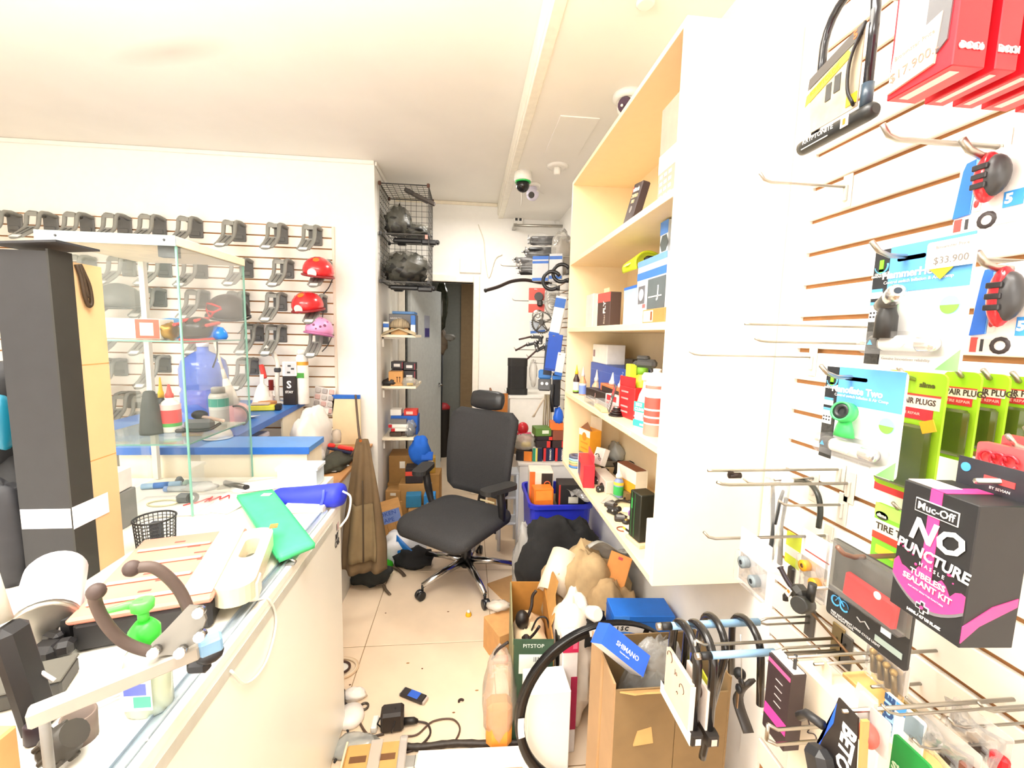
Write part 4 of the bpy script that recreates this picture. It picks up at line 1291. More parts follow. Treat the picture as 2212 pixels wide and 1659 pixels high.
t = carton('blue_carton', 'long bright blue shoe box resting on the heap under the bookcase', 'box', (0, 0, 0), (.24, .12, .10), M('#1d6cd0', .45), T=tl(.695, 1.56, .432) @ rz(-4))
pr(t, -.12, .0, -.06, .10, -.0605, M('#3f88e8', .45))
part(t, 'lid_seam', B().bb((-.121, -.061, .074), (.121, .061, .077)), M('#15509e', .5))
solo('carton_stack', 'brown carton underneath the bright blue shoe box', 'box', B().bb((-.11, -.055, 0), (.11, .055, .431), bev=.004), KRAFT, tl(.695, 1.56, 0))
# wheel rim
t = thing('wheel_rim', 'black and white bicycle wheel rim standing among the boxes', 'wheel', tl(.485, 1.33, .320) @ rz(6))
RR = .318
RIM = M('#1b1b1d', .25)
part(t, 'rim_hoop', B().lathe([(RR - .03, -.009), (RR - .004, -.012), (RR, -.011), (RR - .004, 0), (RR, .011), (RR - .004, .012), (RR - .03, .009), (RR - .03, -.009)], 64, rx(90), caps=False), RIM)
for a0, a1 in ((42, 62), (66, 88), (92, 104), (176, 190)):
    vs = []
    fs = []
    for k in range(9):
        a = R(a0 + (a1 - a0) * k / 8)
        for q in (RR - .028, RR - .006):
            vs.append((q * math.cos(a), -.0132, q * math.sin(a)))
    for k in range(8):
        fs.append((2 * k, 2 * k + 1, 2 * k + 3, 2 * k + 2))
    part(t, 'white_decal', B().add(vs, fs), M('#ece8e4', .4))
for k, ch in enumerate('DISC'):
    a = 88 - 3.2 * k
    txt(t, ch, .02, BLACK, tl((RR - .017) * math.cos(R(a)), -.0136, (RR - .017) * math.sin(R(a))) @ rx(90) @ rz(a - 90), bold=.0008)
# big brown box at the front
t = thing('big_carton', 'large torn brown cardboard box in front of the wheel rim', 'box', tl(.405, 1.03, 0) @ Matrix.Diagonal((1.12, 1, 1, 1)))
KB = M('#856c48', .85, nz=.12, sc=8)
KD = M('#7a6038', .85, nz=.1, sc=8)
part(t, 'front_wall', B().bb((0, 0, 0), (.155, .005, .655)).bb((.157, .001, 0), (.29, .006, .63)), KB)
part(t, 'front_wall_patch', B().bb((-.001, -.003, .35), (.15, 0, .352)).bb((-.001, -.002, .18), (.15, 0, .182)), KD)
part(t, 'side_wall', B().bb((-.005, 0, 0), (0, .21, .675)), M('#ae8c66', .85, nz=.08, sc=8))
part(t, 'side_wall', B().bb((.29, 0, 0), (.295, .21, .675)), KB)
part(t, 'back_wall', B().bb((0, .205, 0), (.29, .21, .66)), KB)
part(t, 'box_floor', B().bb((0, .006, .01), (.29, .204, .016)), KD)
part(t, 'front_flap', B().prism([(0, 0), (.14, 0), (.13, .05), (.05, .045), (.02, .055)], -.002, .002, tl(.01, .0, .65) @ rx(90 + 55)), M('#be945a', .85))
part(t, 'torn_flap', B().prism([(0, 0), (.05, .005), (.045, .05), (.01, .04)], -.002, .002, tl(.05, -.004, .49) @ rx(84)), M('#c49c62', .85))
part(t, 'tape_band', B().bb((-.0056, .09, .1), (-.005, .11, .675)), M('#b5874c', .4))
t = thing('plastic_bag', 'crinkled clear plastic bag stuffed into the big brown box', 'bag', tl(.565, 1.135, .017))
part(t, 'bag_film', lump((0, 0, .34), (.12, .08, .36), 88, .14, 2.4, 24, 20, .003), film('#d8d6d0', .3, .1, 1))
part(t, 'bag_contents', lump((0, 0, .28), (.10, .065, .28), 89, .2, 3, 18, 14, .004), M('#5a5850', .6, nz=.3))
part(t, 'blue_wrapper', B().box((.08, -.06, .64), (.06, .03, .06), rz(20), bev=.008), M('#2a44a8', .4))
T = tl(PY(1340, 1402, 1.10)) @ rz(-8) @ ry(38) @ rx(-40)
t = thing('blue_parts_box', 'blue and white parts box tilted across the big brown carton', 'box', T)
part(t, 'box_body', B().box((0, 0, 0), (.15, .055, .058), bev=.002), M('#e8e8ec', .45))
part(t, 'blue_cover', B().bb((-.0752, -.0282, -.0292), (.0752, -.0272, .0292)).bb((-.0758, -.0278, -.0294), (-.0748, .0278, .0294)).bb((-.0752, -.0278, .0288), (.0752, .0, .0296)), M('#2f62d8', .4))
txt(t, 'SHIMANO', .018, WHITE, fr(.005, .0, -.0288), bold=.0002)
txt(t, 'Genuine parts', .006, WHITE, fr(0, -.014, -.0288))
T2 = tl(.0762, 0, 0) @ rz(90) @ rx(90)
part(t, 'label_print', B().box((0, 0, 0), (.022, .014, .0008), T2), M('#5a6aa0', .5))
# ================================================================ grey display brackets on the facing slat wall
BRK = M('#8a8a84', .5, nz=.04)
BRD = M('#6a6a68', .5, nz=.04)


def bracket():
    t = thing('display_bracket', 'x', 'bracket', tl(0, 0, 0))
    part(t, 'back_plate', B().bb((-.047, -.012, -.065), (.047, 0, .06), bev=.008).bb((-.03, -.02, -.05), (.03, -.012, -.02), bev=.004), BRD)
    for x in (-.036, .036):
        part(t, 'side_rail', B().tube([(x, -.012, .045), (x, -.06, .055), (x, -.105, .05), (x, -.125, .03), (x, -.135, -.03), (x, -.15, -.06), (x, -.19, -.095), (x, -.25, -.135)], [.02, .018, .015, .014, .013, .012, .011, .009], 6, fl=.7), BRK)
    part(t, 'front_web', B().bb((-.03, -.135, .02), (.03, -.125, .045)), BRK)
    part(t, 'lower_web', B().bb((-.03, -.147, -.065), (.03, -.137, -.045)), BRK)
    pts = [(-.037, 0), (.037, 0), (.037, .12)] + [(.037 * math.cos(R(a)), .12 + .04 * math.sin(R(a))) for a in range(20, 180, 20)] + [(-.037, .12)]
    T = tl(0, -.145, -.06) @ rx(35) @ rz(180)
    part(t, 'tongue', B().prism(pts, -.004, .004, T), M('#85857f', .5))
    for x in (-.014, .014):
        part(t, 'tongue_rib', B().bb((x - .003, .0, .004), (x + .003, .10, .008), T), BRD)
    part(t, 'price_label', B().bb((-.026, .115, .004), (.026, .145, .0055), T), M('#f6f4f0', .6), label='white blank price label')
    return t


b0 = bracket()
first = True
ROWS = [('top row', [(34, 482), (112, 484), (190, 486), (270, 488), (345, 490), (424, 494), (517, 502), (608, 507), (682, 511)]),
        ('second row', [(110, 572), (195, 575), (280, 577), (357, 579), (435, 582), (533, 580), (621, 582), (703, 583)]),
        ('third row', [(264, 640), (346, 643), (440, 647), (525, 650), (606, 652), (693, 656)]),
        ('fourth row', [(275, 716), (345, 718), (455, 718), (556, 718), (606, 720), (696, 724)]),
        ('fifth row', [(262, 792), (355, 785), (545, 790)]),
        ('sixth row', [(250, 925), (290, 862), (330, 868)])]
ORD = 'last second third fourth fifth sixth seventh eighth ninth'.split()
for nm, ps in ROWS:
    for i, (px, py) in enumerate(ps):
        p = PY(px, py, YL - .018)
        T = tl(p.x, YL - .018, p.z)
        k = len(ps) - 1 - i
        lb = 'grey display bracket on the slat wall, %s, %s' % (nm, 'at the pillar end' if k == 0 else ORD[k] + ' from the pillar end')
        if nm in ('fifth row', 'sixth row'):
            lb += ', low down'
        if first:
            b0.matrix_basis = T
            b0['label'] = lb
            b0['group'] = 'grey display brackets on the slat wall'
            first = False
        else:
            dup(b0, T, lb, 'grey display brackets on the slat wall')


def helmet(l_, p, shell, trim, a=0, roll=0, pitch=0, r_=.10, spots=None, ribs=None, name='kids_helmet'):
    t = thing(name, l_, 'helmet', tl(p) @ rz(a) @ ry(roll) @ rx(pitch))
    b = B().ball((0, 0, 0), (r_ * .95, r_ * 1.1, r_ * .92), 22, 12)
    for v in b.v:
        if v.z < -.02:
            v.z = -.02 + (v.z + .02) * .25
    part(t, 'shell', b, shell)
    b = B()
    for k in range(4):
        x = -.055 + .0367 * k
        b.box((x, .0, r_ * .88 - abs(x) * .45), (.012, .09, .012), ry(0), bev=.004)
    part(t, 'vents', b, trim)
    part(t, 'rim', B().tube([(r_ * .95 * math.cos(R(q)), r_ * 1.1 * math.sin(R(q)), -.032) for q in range(0, 360, 20)], .008, 6, closed=True), trim)
    part(t, 'chin_strap', B().tube(spline([(r_ * .85, .03, -.03), (r_ * .6, .04, -.10), (r_ * .3, .03, -.15)]), .006, 5, fl=.4), DARK)
    for q, rr_, m in spots or []:
        d = V(q).normalized()
        pt = V((d.x * r_ * .95, d.y * r_ * 1.1, d.z * r_ * .92))
        part(t, 'painted_spot', B().lathe([(rr_, -.003), (rr_, .0015)], 14, aim(pt, V((d.x / .95, d.y / 1.1, d.z / .92)))), m)
    for q in ribs or []:
        part(t, 'red_rib', B().tube([V((x * r_ * .97, y * r_ * 1.12, z * r_ * .95)) for x, y, z in q], .007, 6), RED)
    return t


REDH = M('#d8262c', .25, cl=.4)
WS = [((-.1, -.9, -.12), .03, M('#f0d8d4', .3)), ((.0, -.6, .75), .02, M('#e87820', .3))]
helmet("glossy red child's helmet hung highest at the slat wall end", PY(688, 586, 3.14), REDH, M('#8a1a20', .4), 4, 6, 8, .105, WS)
helmet("glossy red child's helmet tilted, just above the pink one", PY(665, 660, 3.14), REDH, M('#8a1a20', .4), -8, -4, 10, .105, WS)
DK = M('#7a3a5a', .4)
helmet("pink child's helmet with dark spots under the red ones", PY(690, 712, 3.16), M('#e89ac8', .3), M('#b86a9a', .4), 0, 8, -4, .095, [((-.1, -.9, .25), .008, DK), ((.35, -.85, .2), .008, DK), ((.1, -.9, -.0), .006, DK), ((.6, -.7, .35), .01, DK)])
helmet('black bike helmet with a red frame, seen through the showcase', PY(494, 672, 3.05), M('#3a3032', .35), SATIN, -20, 12, 10, .12, None, [[(-.7, -.6, .3), (-.3, -.92, .1), (0, -.95, -.25)], [(.5, -.75, .35), (.2, -.95, .1), (0, -.95, -.25)], [(-.55, -.7, .4), (0, -.85, .5), (.45, -.75, .4)], [(-.3, -.9, .1), (.2, -.95, .1)]], name='bike_helmet')
helmet('grey bike helmet behind the showcase beside the cardboard box', PY(258, 652, 3.08), M('#5c605e', .4), SATIN, 10, 0, 5, .13, name='bike_helmet')

# ================================================================ showcase goods
ZT = 1.5555
p = PY(307, 706, 1.72)
t = thing('carton', 'white and red carton lying open on the upper glass shelf', 'box', tl(p.x, 1.72, ZT))
part(t, 'box_body', B().bb((-.10, -.04, 0), (.085, .04, .072), bev=.002), WHITE)
pr(t, .005, .002, .084, .07, -.0405, M('#e8604c', .45))
pr(t, .02, .012, .065, .058, -.041, M('#e8d4c4', .5))
part(t, 'gold_foil', lump((.095, 0, .03), (.02, .035, .03), 91, .4, 3, 14, 10), M('#a8843a', .3, .6))
p = PY(420, 706, 1.72)
helmet('small black toy helmet with red band on the upper glass shelf', V((p.x, 1.74, ZT + .035)), M('#1c1c1e', .2), M('#d83a3a', .35), 0, 0, 8, .055, name='toy_helmet')
solo('blue_ball', 'bright blue rounded bell beside the toy helmet', 'bell', B().lathe([(.001, .04), (.02, .036), (.034, .015), (.036, 0), (.03, -.01)], 16, tl(0, 0, .012)), M('#1f7ae0', .25), tl(p.x + .05, 1.77, ZT))
solo('blue_tin', 'pale blue round tin behind the gold foil on the glass shelf', 'tin', B().lathe([(.036, 0), (.04, .004), (.04, .05), (.034, .075), (.012, .08)], 16), M('#5a9ad8', .3), tl(PY(372, 700, 1.84).x, 1.84, ZT))
ZT = 1.2055


def bottle(name, l_, x, y, z, prof, m, cap, mc, bands=(), n=16, cat='bottle', g=None, T=None):
    t = thing(name, l_, cat, T if T is not None else tl(x, y, z), g)
    part(t, 'bottle_body', B().lathe(prof, n), m)
    part(t, 'bottle_cap', B().lathe(cap, n), mc)
    for z0, z1, r_, mm in bands:
        part(t, 'label_band', B().lathe([(r_, z0), (r_, z1)], n, caps=False), mm)
    return t


def bp(r_, h, nk=.4, sh=.75):
    return [(r_ * .9, 0), (r_, .004), (r_, h * sh), (r_ * .75, h * (sh + .12)), (r_ * nk, h * .95), (r_ * nk, h)]


def cone(r_, z, h, tip=.25):
    return [(r_, z), (r_, z + h * .25), (r_ * .7, z + h * .35), (r_ * tip, z + h), (0, z + h)]


x = PY(366, 860, 1.74).x
bottle('sealant_bottle', 'white bottle with red and green label on the lower glass shelf', x, 1.74, ZT, bp(.034, .13), WHITE, cone(.014, .13, .05), M('#e8504a', .4), [(.035, .085, .0346, M('#e0484c', .45)), (.022, .035, .0346, M('#4aa84a', .45)), (.085, .105, .0346, M('#f2c8c4', .5))])
x = PY(338, 830, 1.78).x
bottle('oil_bottle', 'slim black bottle with a yellow tip behind the sealant bottle', x, 1.80, ZT, bp(.026, .12), M('#1e1e22', .35), cone(.01, .12, .08), YEL)
x = PY(322, 850, 1.70).x
solo('handlebar_grip', 'dark grey tapered rubber grip standing on the lower glass shelf', 'grip', B().lathe([(.036, 0), (.037, .01), (.034, .04), (.028, .10), (.018, .155), (.012, .16)], 16), M('#4c4e4c', .6), tl(x, 1.70, ZT))
p = PY(437, 890, 1.76)
t = thing('goggles', 'grey folded goggles lying on the lower glass shelf', 'goggles', tl(p.x, 1.74, ZT))
part(t, 'lens', B().box((0, 0, .025), (.10, .03, .045), rz(10), bev=.012), M('#6c7072', .25))
part(t, 'goggle_frame', B().tube(spline([(-.06, 0, .01), (-.03, -.03, .008), (.04, -.02, .01), (.07, .01, .03)]), .006, 6), SATIN)
part(t, 'strap_end', B().box((.03, .01, .055), (.09, .01, .012), ry(12), bev=.003), M('#c8b0a0', .5))
part(t, 'cap_part', B().ball((-.01, .02, .06), (.03, .02, .018), 12, 8), M('#2c2c2e', .4))
part(t, 'cleat', B().box((-.05, -.03, .008), (.035, .02, .014), bev=.004), BLACK)

# ================================================================ goods on the blue counter (top z 1.08)
ZC2 = ZK + .001
p = PZ(444, 903, ZK)
t = thing('water_jug', 'large blue clear water jug standing on the blue counter', 'jug', tl(-1.43, 2.50, ZC2) @ Matrix.Scale(.86, 4))
part(t, 'jug_body', B().lathe([(.11, 0), (.128, .015), (.132, .06), (.124, .075), (.124, .09), (.132, .105), (.132, .20), (.124, .215), (.124, .23), (.132, .245), (.132, .345), (.118, .40), (.07, .44), (.032, .46), (.03, .50)], 28), film('#5f86f0', .72, .12, .1, 8))
part(t, 'jug_cap', B().lathe([(.034, .485), (.034, .515), (.03, .52)], 16), M('#e8ecf4', .4))
t = thing('pump_tube', 'cream pump stick leaning in front of the water jug', 'tube', aim(PY(484, 810, 2.34), PY(466, 748, 2.34) - PY(484, 810, 2.34)))
part(t, 'stick', B().cyl((0, 0, 0), (0, 0, .17), .006), M('#e8e0cc', .5))
part(t, 'stick_tip', B().cyl((0, 0, -.02), (0, 0, .03), .011, .008), M('#f0e8d4', .5))
part(t, 'stick_base', B().lathe([(.03, -.16), (.03, -.10), (.012, -.02)], 12), M('#f2ece0', .5))
p = PZ(476, 935, ZK)
t = bottle('spray_can', 'tall spray can with a teal label patch on the blue counter', p.x, p.y, ZC2, [(.04, 0), (.042, .004), (.042, .185), (.034, .20)], M('#d8dcd6', .35, .2), [(.03, .20), (.03, .225), (.025, .23)], M('#a8aaa4', .4), [(.12, .18, .0425, M('#e4ece4', .4))])
part(t, 'label_patch', B().lathe([(.0428, .135), (.0428, .175)], 24, rz(60), caps=False), M('#4ab8a4', .4))
p = PZ(457, 951, ZK)
t = thing('bowl', 'white bowl turned upside down at the counter corner', 'bowl', tl(p.x, p.y + .05, ZC2))
part(t, 'bowl_shell', B().lathe([(.062, 0), (.06, .02), (.045, .045), (.02, .055), (0, .056)], 22), M('#fbf6ea', .4))
part(t, 'bowl_rim', B().lathe([(.064, 0), (.064, .004), (.06, .004)], 22), WHITE)
p = PZ(410, 946, ZK)
t = carton('yellow_box', 'orange yellow box with a small red stamp on the blue counter', 'box', (p.x, p.y + .06, ZC2), (.11, .06, .06), M('#f6b52c', .5), 8)
pr(t, .0, .018, .03, .045, -.0305, M('#e08a20', .5))
solo('flat_tool', 'dark flat tool lying in front of the yellow box', 'tool', B().box((0, 0, .006), (.14, .03, .010), rz(4), bev=.004), M('#4a5058', .4), tl(PZ(370, 950, ZK).x, 2.03, ZC2))
p = PZ(520, 918, ZK)
t = thing('cable_spool', 'pink round pad with a black cable hoop on the counter edge', 'cable', tl(p.x - .02, p.y, ZC2))
part(t, 'pink_pad', lump((0, 0, .06), (.06, .05, .065), 92, .2, 2, 16, 12, .001), M('#eab4b4', .5))
part(t, 'cable_hoop', B().tube(arc((.03, -.05, .058), .055, -60, 110, 14), .006, 6), BLACK)
part(t, 'white_foot', B().lathe([(.05, 0), (.05, .02), (.04, .024)], 18, tl(-.02, -.03, 0)), WHITE)
solo('steel_ring', 'small steel ring on top of the pink pad', 'ring', B().lathe([(.016, 0), (.026, 0), (.026, .02), (.016, .02)], 16, caps=False), STEEL, tl(p.x - .03, p.y + .01, ZC2 + .126))
# cans against the slat wall
y = 3.17
x = PY(653, 800, y).x
t = bottle('aerosol_can', 'white aerosol can with orange and green marks on the counter', x, y, ZC2, [(.038, 0), (.04, .004), (.04, .33), (.03, .35)], M('#f8f4ee', .35), [(.032, .35), (.03, .38), (.02, .386)], M('#f6f2ea', .4), [(.275, .30, .0405, M('#f2a83c', .45)), (.18, .235, .0405, M('#e8f0e6', .45))])
part(t, 'green_mark', B().box((.0, -.0405, .205), (.05, .002, .035)), M('#4a9a3c', .45))
x = PY(625, 815, y - .05).x
t = carton('parts_box', 'black box with a white letter S between the aerosol can and bottles', 'box', (x, y - .02, ZC2), (.085, .08, .20), M('#2a2422', .45))
txt(t, 'S', .07, WHITE, fr(0, .14, -.0406), bold=.002)
txt(t, 'STAY', .022, WHITE, fr(0, .09, -.0406), bold=.001)
t = carton('parts_box', 'white printed carton standing on the black S box', 'box', (x, y - .02, ZC2 + .201), (.09, .08, .10), M('#f2f0ee', .45), 8)
pr(t, -.03, .01, .035, .09, -.0405, M('#c9c9cc', .5))
for q in ((-.015, .02), (.01, .045), (-.01, .065)):
    pr(t, q[0], q[1], q[0] + .02, q[1] + .012, -.041, DARK)
x = PY(597, 800, y - .02).x
t = thing('brush_handle', 'white bent brush handle with red trigger standing on the counter', 'tool', tl(x, y - .02, ZC2))
part(t, 'handle_tube', B().tube(spline([(0, 0, 0), (.0, 0, .15), (.01, 0, .28), (-.02, 0, .36), (-.06, -.02, .40)]), .016, 8), M('#ece6da', .4))
part(t, 'red_trigger', B().box((-.035, -.01, .24), (.03, .03, .10), ry(-12), bev=.008), M('#d8403a', .4))
part(t, 'dark_joint', B().box((.012, -.01, .24), (.04, .03, .03), bev=.006), DARK)
part(t, 'spring', B().lathe([(.018, .10 + .012 * (k // 2)) if k % 2 else (.014, .10 + .012 * (k // 2)) for k in range(14)], 12, tl(-.03, -.02, 0)), M('#b04038', .4))
part(t, 'foot', B().lathe([(.05, 0), (.05, .012), (.02, .02)], 16), WHITE)
solo('funnel', 'white plastic funnel cone standing beside the brush handle', 'funnel', B().lathe([(.07, 0), (.07, .01), (.03, .14), (.012, .16), (.012, .22)], 18), M('#f6efe6', .45), tl(PY(563, 830, 3.0).x, 3.02, ZC2))
t = carton('carton', 'small brown carton on the blue counter below the funnel', 'box', (PY(583, 848, 3.0).x, 2.96, ZC2), (.09, .07, .05), M('#c88a54', .7), -10)
t = thing('battery_pack', 'yellow and black power tool battery on the counter', 'battery', tl(PZ(612, 873, ZK).x, 2.90, ZC2) @ rz(12))
part(t, 'yellow_case', B().bb((-.09, -.03, 0), (.05, .03, .035), bev=.006), M('#e6dc4a', .4))
part(t, 'black_end', B().bb((.051, -.03, 0), (.085, .03, .04), bev=.006), BLACK)
part(t, 'pink_grip', B().bb((-.085, -.031, .036), (.02, .025, .05), bev=.004), M('#d8c0a8', .5))
t = thing('plastic_flowers', 'white crumpled wrapping bundle in front of the black S box', 'wrap', tl(PZ(618, 862, ZK).x, 3.04, ZC2))
part(t, 'bundle', lump((0, 0, .05), (.055, .05, .06), 93, .35, 2.5, 16, 12, .001), M('#f2e2da', .5))
part(t, 'red_dot', B().ball((-.03, -.05, .03), .012, 10, 6), RED)
for i, (px, py, a) in enumerate(((560, 880, 10), (540, 905, -20), (590, 868, 30))):
    p = PZ(px, py, ZK)
    solo('paper_sheet', ('white paper slip lying on the blue counter beside the cable hoop', 'folded white paper at the blue counter edge near the pink pad', 'white paper slip on the blue counter under the battery')[i], 'paper', B().sheet(lambda u, v: ((u - .5) * .14, (v - .5) * .09, .002 + .012 * u * u), 6, 4, .001), PAPER, tl(p.x - .04, p.y + .02, ZC2 + .001 * i) @ rz(a))

# under and beside that counter
t = thing('storage_box', 'lavender plastic storage tower with a white lid under the counter', 'bin', tl(-1.29, 2.52, 0))
part(t, 'box_body', B().bb((-.10, -.20, 0), (.085, .20, .95), bev=.01), M('#a8a4d8', .4))
part(t, 'box_lid', B().bb((-.105, -.205, .951), (.09, .205, .985), bev=.008), M('#e8e4f2', .4))
part(t, 'paper_label', B().bb((.0855, -.09, .78), (.0865, .05, .92)), PAPER)
for k in range(3):
    part(t, 'label_mark', B().bb((.0866, -.06 + .03 * k, .83), (.0871, -.045 + .03 * k, .88)), M('#b8b4ae', .5))
p = PY(628, 910, 2.95)
solo('red_pennant', 'small red triangular flag on the cream counter side', 'flag', B().prism([(0, 0), (.0, .065), (.085, .035)], -.002, .002, rz(95) @ rx(90)), M('#e0322c', .5), tl(-1.19, 2.90, 1.0))

# ================================================================ the low work table
ZW = .751
t = thing('plastic_bag', 'big cloudy white plastic bag heaped on the work table', 'bag', tl(-1.0, 2.86, ZW))
part(t, 'bag_film', lump((0, 0, .13), (.095, .19, .20), 94, .25, 2, 26, 18, .002), M('#eee9e2', .35, nz=.04, bp=.4, sc=12))
part(t, 'bag_knot', lump((.06, -.12, .06), (.05, .07, .06), 95, .3, 2, 14, 10, .002), M('#e4e0da', .35))
t = thing('tool_bag', 'dark olive cloth bag under a red clamp on the work table', 'bag', tl(-.83, 2.80, ZW))
part(t, 'bag_body', lump((0, 0, .02), (.085, .20, .05), 96, .3, 2, 22, 14, .002), M('#3c3c30', .85, nz=.2))
t = thing('clamp', 'red and navy clamp tool lying on the olive bag', 'tool', tl(-.80, 2.84, ZW + .075) @ rz(-15))
part(t, 'navy_bar', B().box((-.02, 0, 0), (.18, .03, .02), ry(8), bev=.005), M('#2a2c48', .4))
part(t, 'red_jaw', B().box((.01, 0, .022), (.10, .035, .025), ry(6), bev=.008).box((-.085, 0, .03), (.05, .03, .03), bev=.01), M('#e0322c', .35))
part(t, 'red_grip', B().tube([(.04, 0, .02), (.09, -.01, .01), (.11, -.02, -.01)], .010, 6), M('#e0322c', .35))
solo('glass_jar', 'upturned clear jar behind the red clamp', 'jar', B().lathe([(.03, 0), (.032, .06), (.026, .085), (.0, .095)], 16), film('#e8ddd4', .4, .1), tl(-.885, 2.98, ZW + .095))
solo('mobile_phone', 'small black phone lying near the table edge', 'phone', B().bb((-.03, -.012, 0), (.03, .012, .010), bev=.003).bb((-.02, -.013, .0101), (.026, .011, .0108), m=1), [BLACK, M('#d8d0c8', .3)], tl(PZ(717, 1021, .75)) @ rz(8))
solo('paper_sheet', 'white paper slip on the bare wood of the work table', 'paper', B().sheet(lambda u, v: ((u - .5) * .10, (v - .5) * .05, .002 + .004 * u), 4, 3, .001), PAPER, tl(PZ(735, 1008, .752)) @ rz(25))
solo('marker_pen', 'short dark pen on the work table beside the light blue box', 'pen', B().cyl((-.035, 0, .007), (.035, 0, .007), .007), M('#3a2c22', .4), tl(PZ(700, 1018, .752)) @ rz(15))
for q in ((699, 850, 3.27),):
    p = PY(*q)
    t = thing('parts_organizer', 'clear blister organizer of small parts hung beside the blue edge board', 'organizer', tl(p.x, 3.30, p.z) @ ry(8))
    part(t, 'backing', B().bb((-.075, .0, -.16), (.075, .006, .04), bev=.002), M('#e4dcd8', .5))
    for i in range(3):
        for j in range(4):
            part(t, 'blister_cell', B().box((-.048 + .048 * i, -.006, -.13 + .048 * j), (.036, .014, .036), bev=.005), M(('#c8c4c0', '#b4aeac', '#d8b4ae')[(i + j) % 3], .25))
    part(t, 'paper_label', B().bb((-.05, -.016, -.155), (.045, -.0135, -.11)), PAPER)

# light blue box standing on the desk behind the pouch
t = carton('light_blue_box', 'pale blue white box standing at the desk corner behind the blue pouch', 'box', (-.70, 1.86, .949), (.155, .10, .072), M('#d4e6f4', .45))
T = t.matrix_basis
part(t, 'lid', B().bb((-.084, -.052, .0725), (.084, .052, .088), bev=.002), M('#e6f0f8', .4))

# ================================================================ things on the desk
ZD = .9485


def onz(px, py, z=ZD):
    p = PZ(px, py, z)
    return V((p.x, p.y, z))


# blue pouch
a, c = PY(596, 1080, 1.66), PY(738, 1068, 1.62)
t = thing('pouch', 'royal blue fabric pouch with a white drawcord at the desk end', 'pouch', tl(0, 0, 0))
d = c - a
b = B()
A = aim(a, d)
b.lathe([(.02, -.012), (.046, 0), (.053, .02), (.051, d.length * .5), (.053, d.length - .015), (.048, d.length), (.02, d.length + .006)], 18, A, sx=1.0, sy=.82)
part(t, 'pouch_body', b, M('#2b3ad8', .6, nz=.06))
part(t, 'cord_stopper', B().tube([c + V((-.05, -.042, .035)), c + V((-.052, -.046, 0)), c + V((-.066, -.045, -.035))], .006, 6), M('#4a5ae8', .5))
part(t, 'drawcord', B().tube(spline([c + V((.01, -.02, .02)), c + V((.04, -.03, .0)), c + V((.036, -.05, -.06)), c + V((.01, -.06, -.10))]), .004, 6), WHITE)
part(t, 'pouch_seam', B().tube([A @ V((.042 * math.cos(q), .036 * math.sin(q), d.length * .72)) for q in [k * PI / 8 for k in range(16)]], .003, 5, closed=True), M('#1f2cb0', .6))
t = carton('white_box', 'flat white box lying under the blue pouch', 'box', (-.585, 1.60, ZD), (.14, .10, .022), WHITE, 0)
# green padded envelope
P4 = [onz(512, 1076, .99), onz(588, 1063, .99), onz(680, 1172, .985), onz(603, 1203, .985)]


def env(u, v):
    a = P4[0].lerp(P4[1], v)
    b_ = P4[3].lerp(P4[2], v)
    q = a.lerp(b_, u)
    return (q.x, q.y, .995 + .012 * math.sin(PI * u) * math.sin(PI * v) - .02 * u)


t = thing('padded_envelope', 'bright mint green padded envelope hanging over the desk edge', 'envelope', tl(0, 0, 0))
part(t, 'envelope_body', B().sheet(env, 14, 8, .014), M('#48d68c', .5))
b = B().tube([V(env(u, v)) for u, v in ((0.02, .03), (.5, .03), (.98, .03), (.98, .5), (.98, .97), (.5, .97), (.02, .97), (.02, .5))], .0075, 6, closed=True)
part(t, 'envelope_seam', b, M('#3ec680', .5))
q = V(env(.12, .72)) + V((0, 0, .009))
part(t, 'white_tag', B().box(q, (.03, .025, .001), bev=0), WHITE)
# parts case: clear pink lid, black tray
TC = tl(-.775, .875, ZD) @ rz(15)
W_, D_ = .235, .345
t = thing('parts_case', 'shallow parts case with a cloudy pink lid and black tray on the desk', 'case', TC)
part(t, 'tray', B().bb((0, 0, 0), (W_, D_, .062), bev=.008), M('#29292b', .5))
LID = M('#dc8e7c', .35, nz=.06, sc=8)
part(t, 'lid', B().bb((-.006, -.006, .063), (W_ + .004, D_ + .004, .078), bev=.005), LID, label='cloudy pink ribbed lid')
for k in range(4):
    part(t, 'lid_rib', B().bb((.01, .03 + .078 * k, .0785), (W_ * .72, .042 + .078 * k, .0835), bev=.002), M('#e0a898', .35))
part(t, 'lid_panel', B().bb((W_ * .74, .01, .0785), (W_, D_ - .01, .083), bev=.003), M('#e4dcc6', .35), label='cream end panel of the lid')
rd = random.Random(4)
for k in range(7):
    x, y = rd.uniform(.06, .17), .06 + .04 * k
    part(t, 'red_mark', B().bb((x, y, .0784), (x + rd.uniform(.02, .05), y + .006, .0790)), M('#c85a50', .5))
HX = W_ + .035
pts = rrect(.085, D_ - .02, .04, 5)
hole = rrect(.036, .11, .017, 5)
b = B()
n = len(pts)
for z in (.035, .078):
    b.v += [V((HX + x, D_ / 2 + y, z)) for x, y in pts] + [V((HX + x, D_ / 2 + .04 + y, z)) for x, y in hole]
m_ = 2 * n
for o in (0, m_):
    for i in range(n):
        b.f.append([o + i, o + (i + 1) % n, o + n + (i + 1) % n, o + n + i])
for i in range(n):
    b.f.append([i, (i + 1) % n, m_ + (i + 1) % n, m_ + i])
    b.f.append([n + i, n + (i + 1) % n, m_ + n + (i + 1) % n, m_ + n + i])
b.m = [0] * len(b.f)
b.s = [False] * len(b.f)
part(t, 'carry_handle', b, M('#e0d4ba', .35), label='cream moulded carry handle with oval hole')
part(t, 'latch', B().bb((HX + .022, D_ * .12, .02), (HX + .046, D_ * .28, .07), bev=.006), M('#ece4d8', .35))
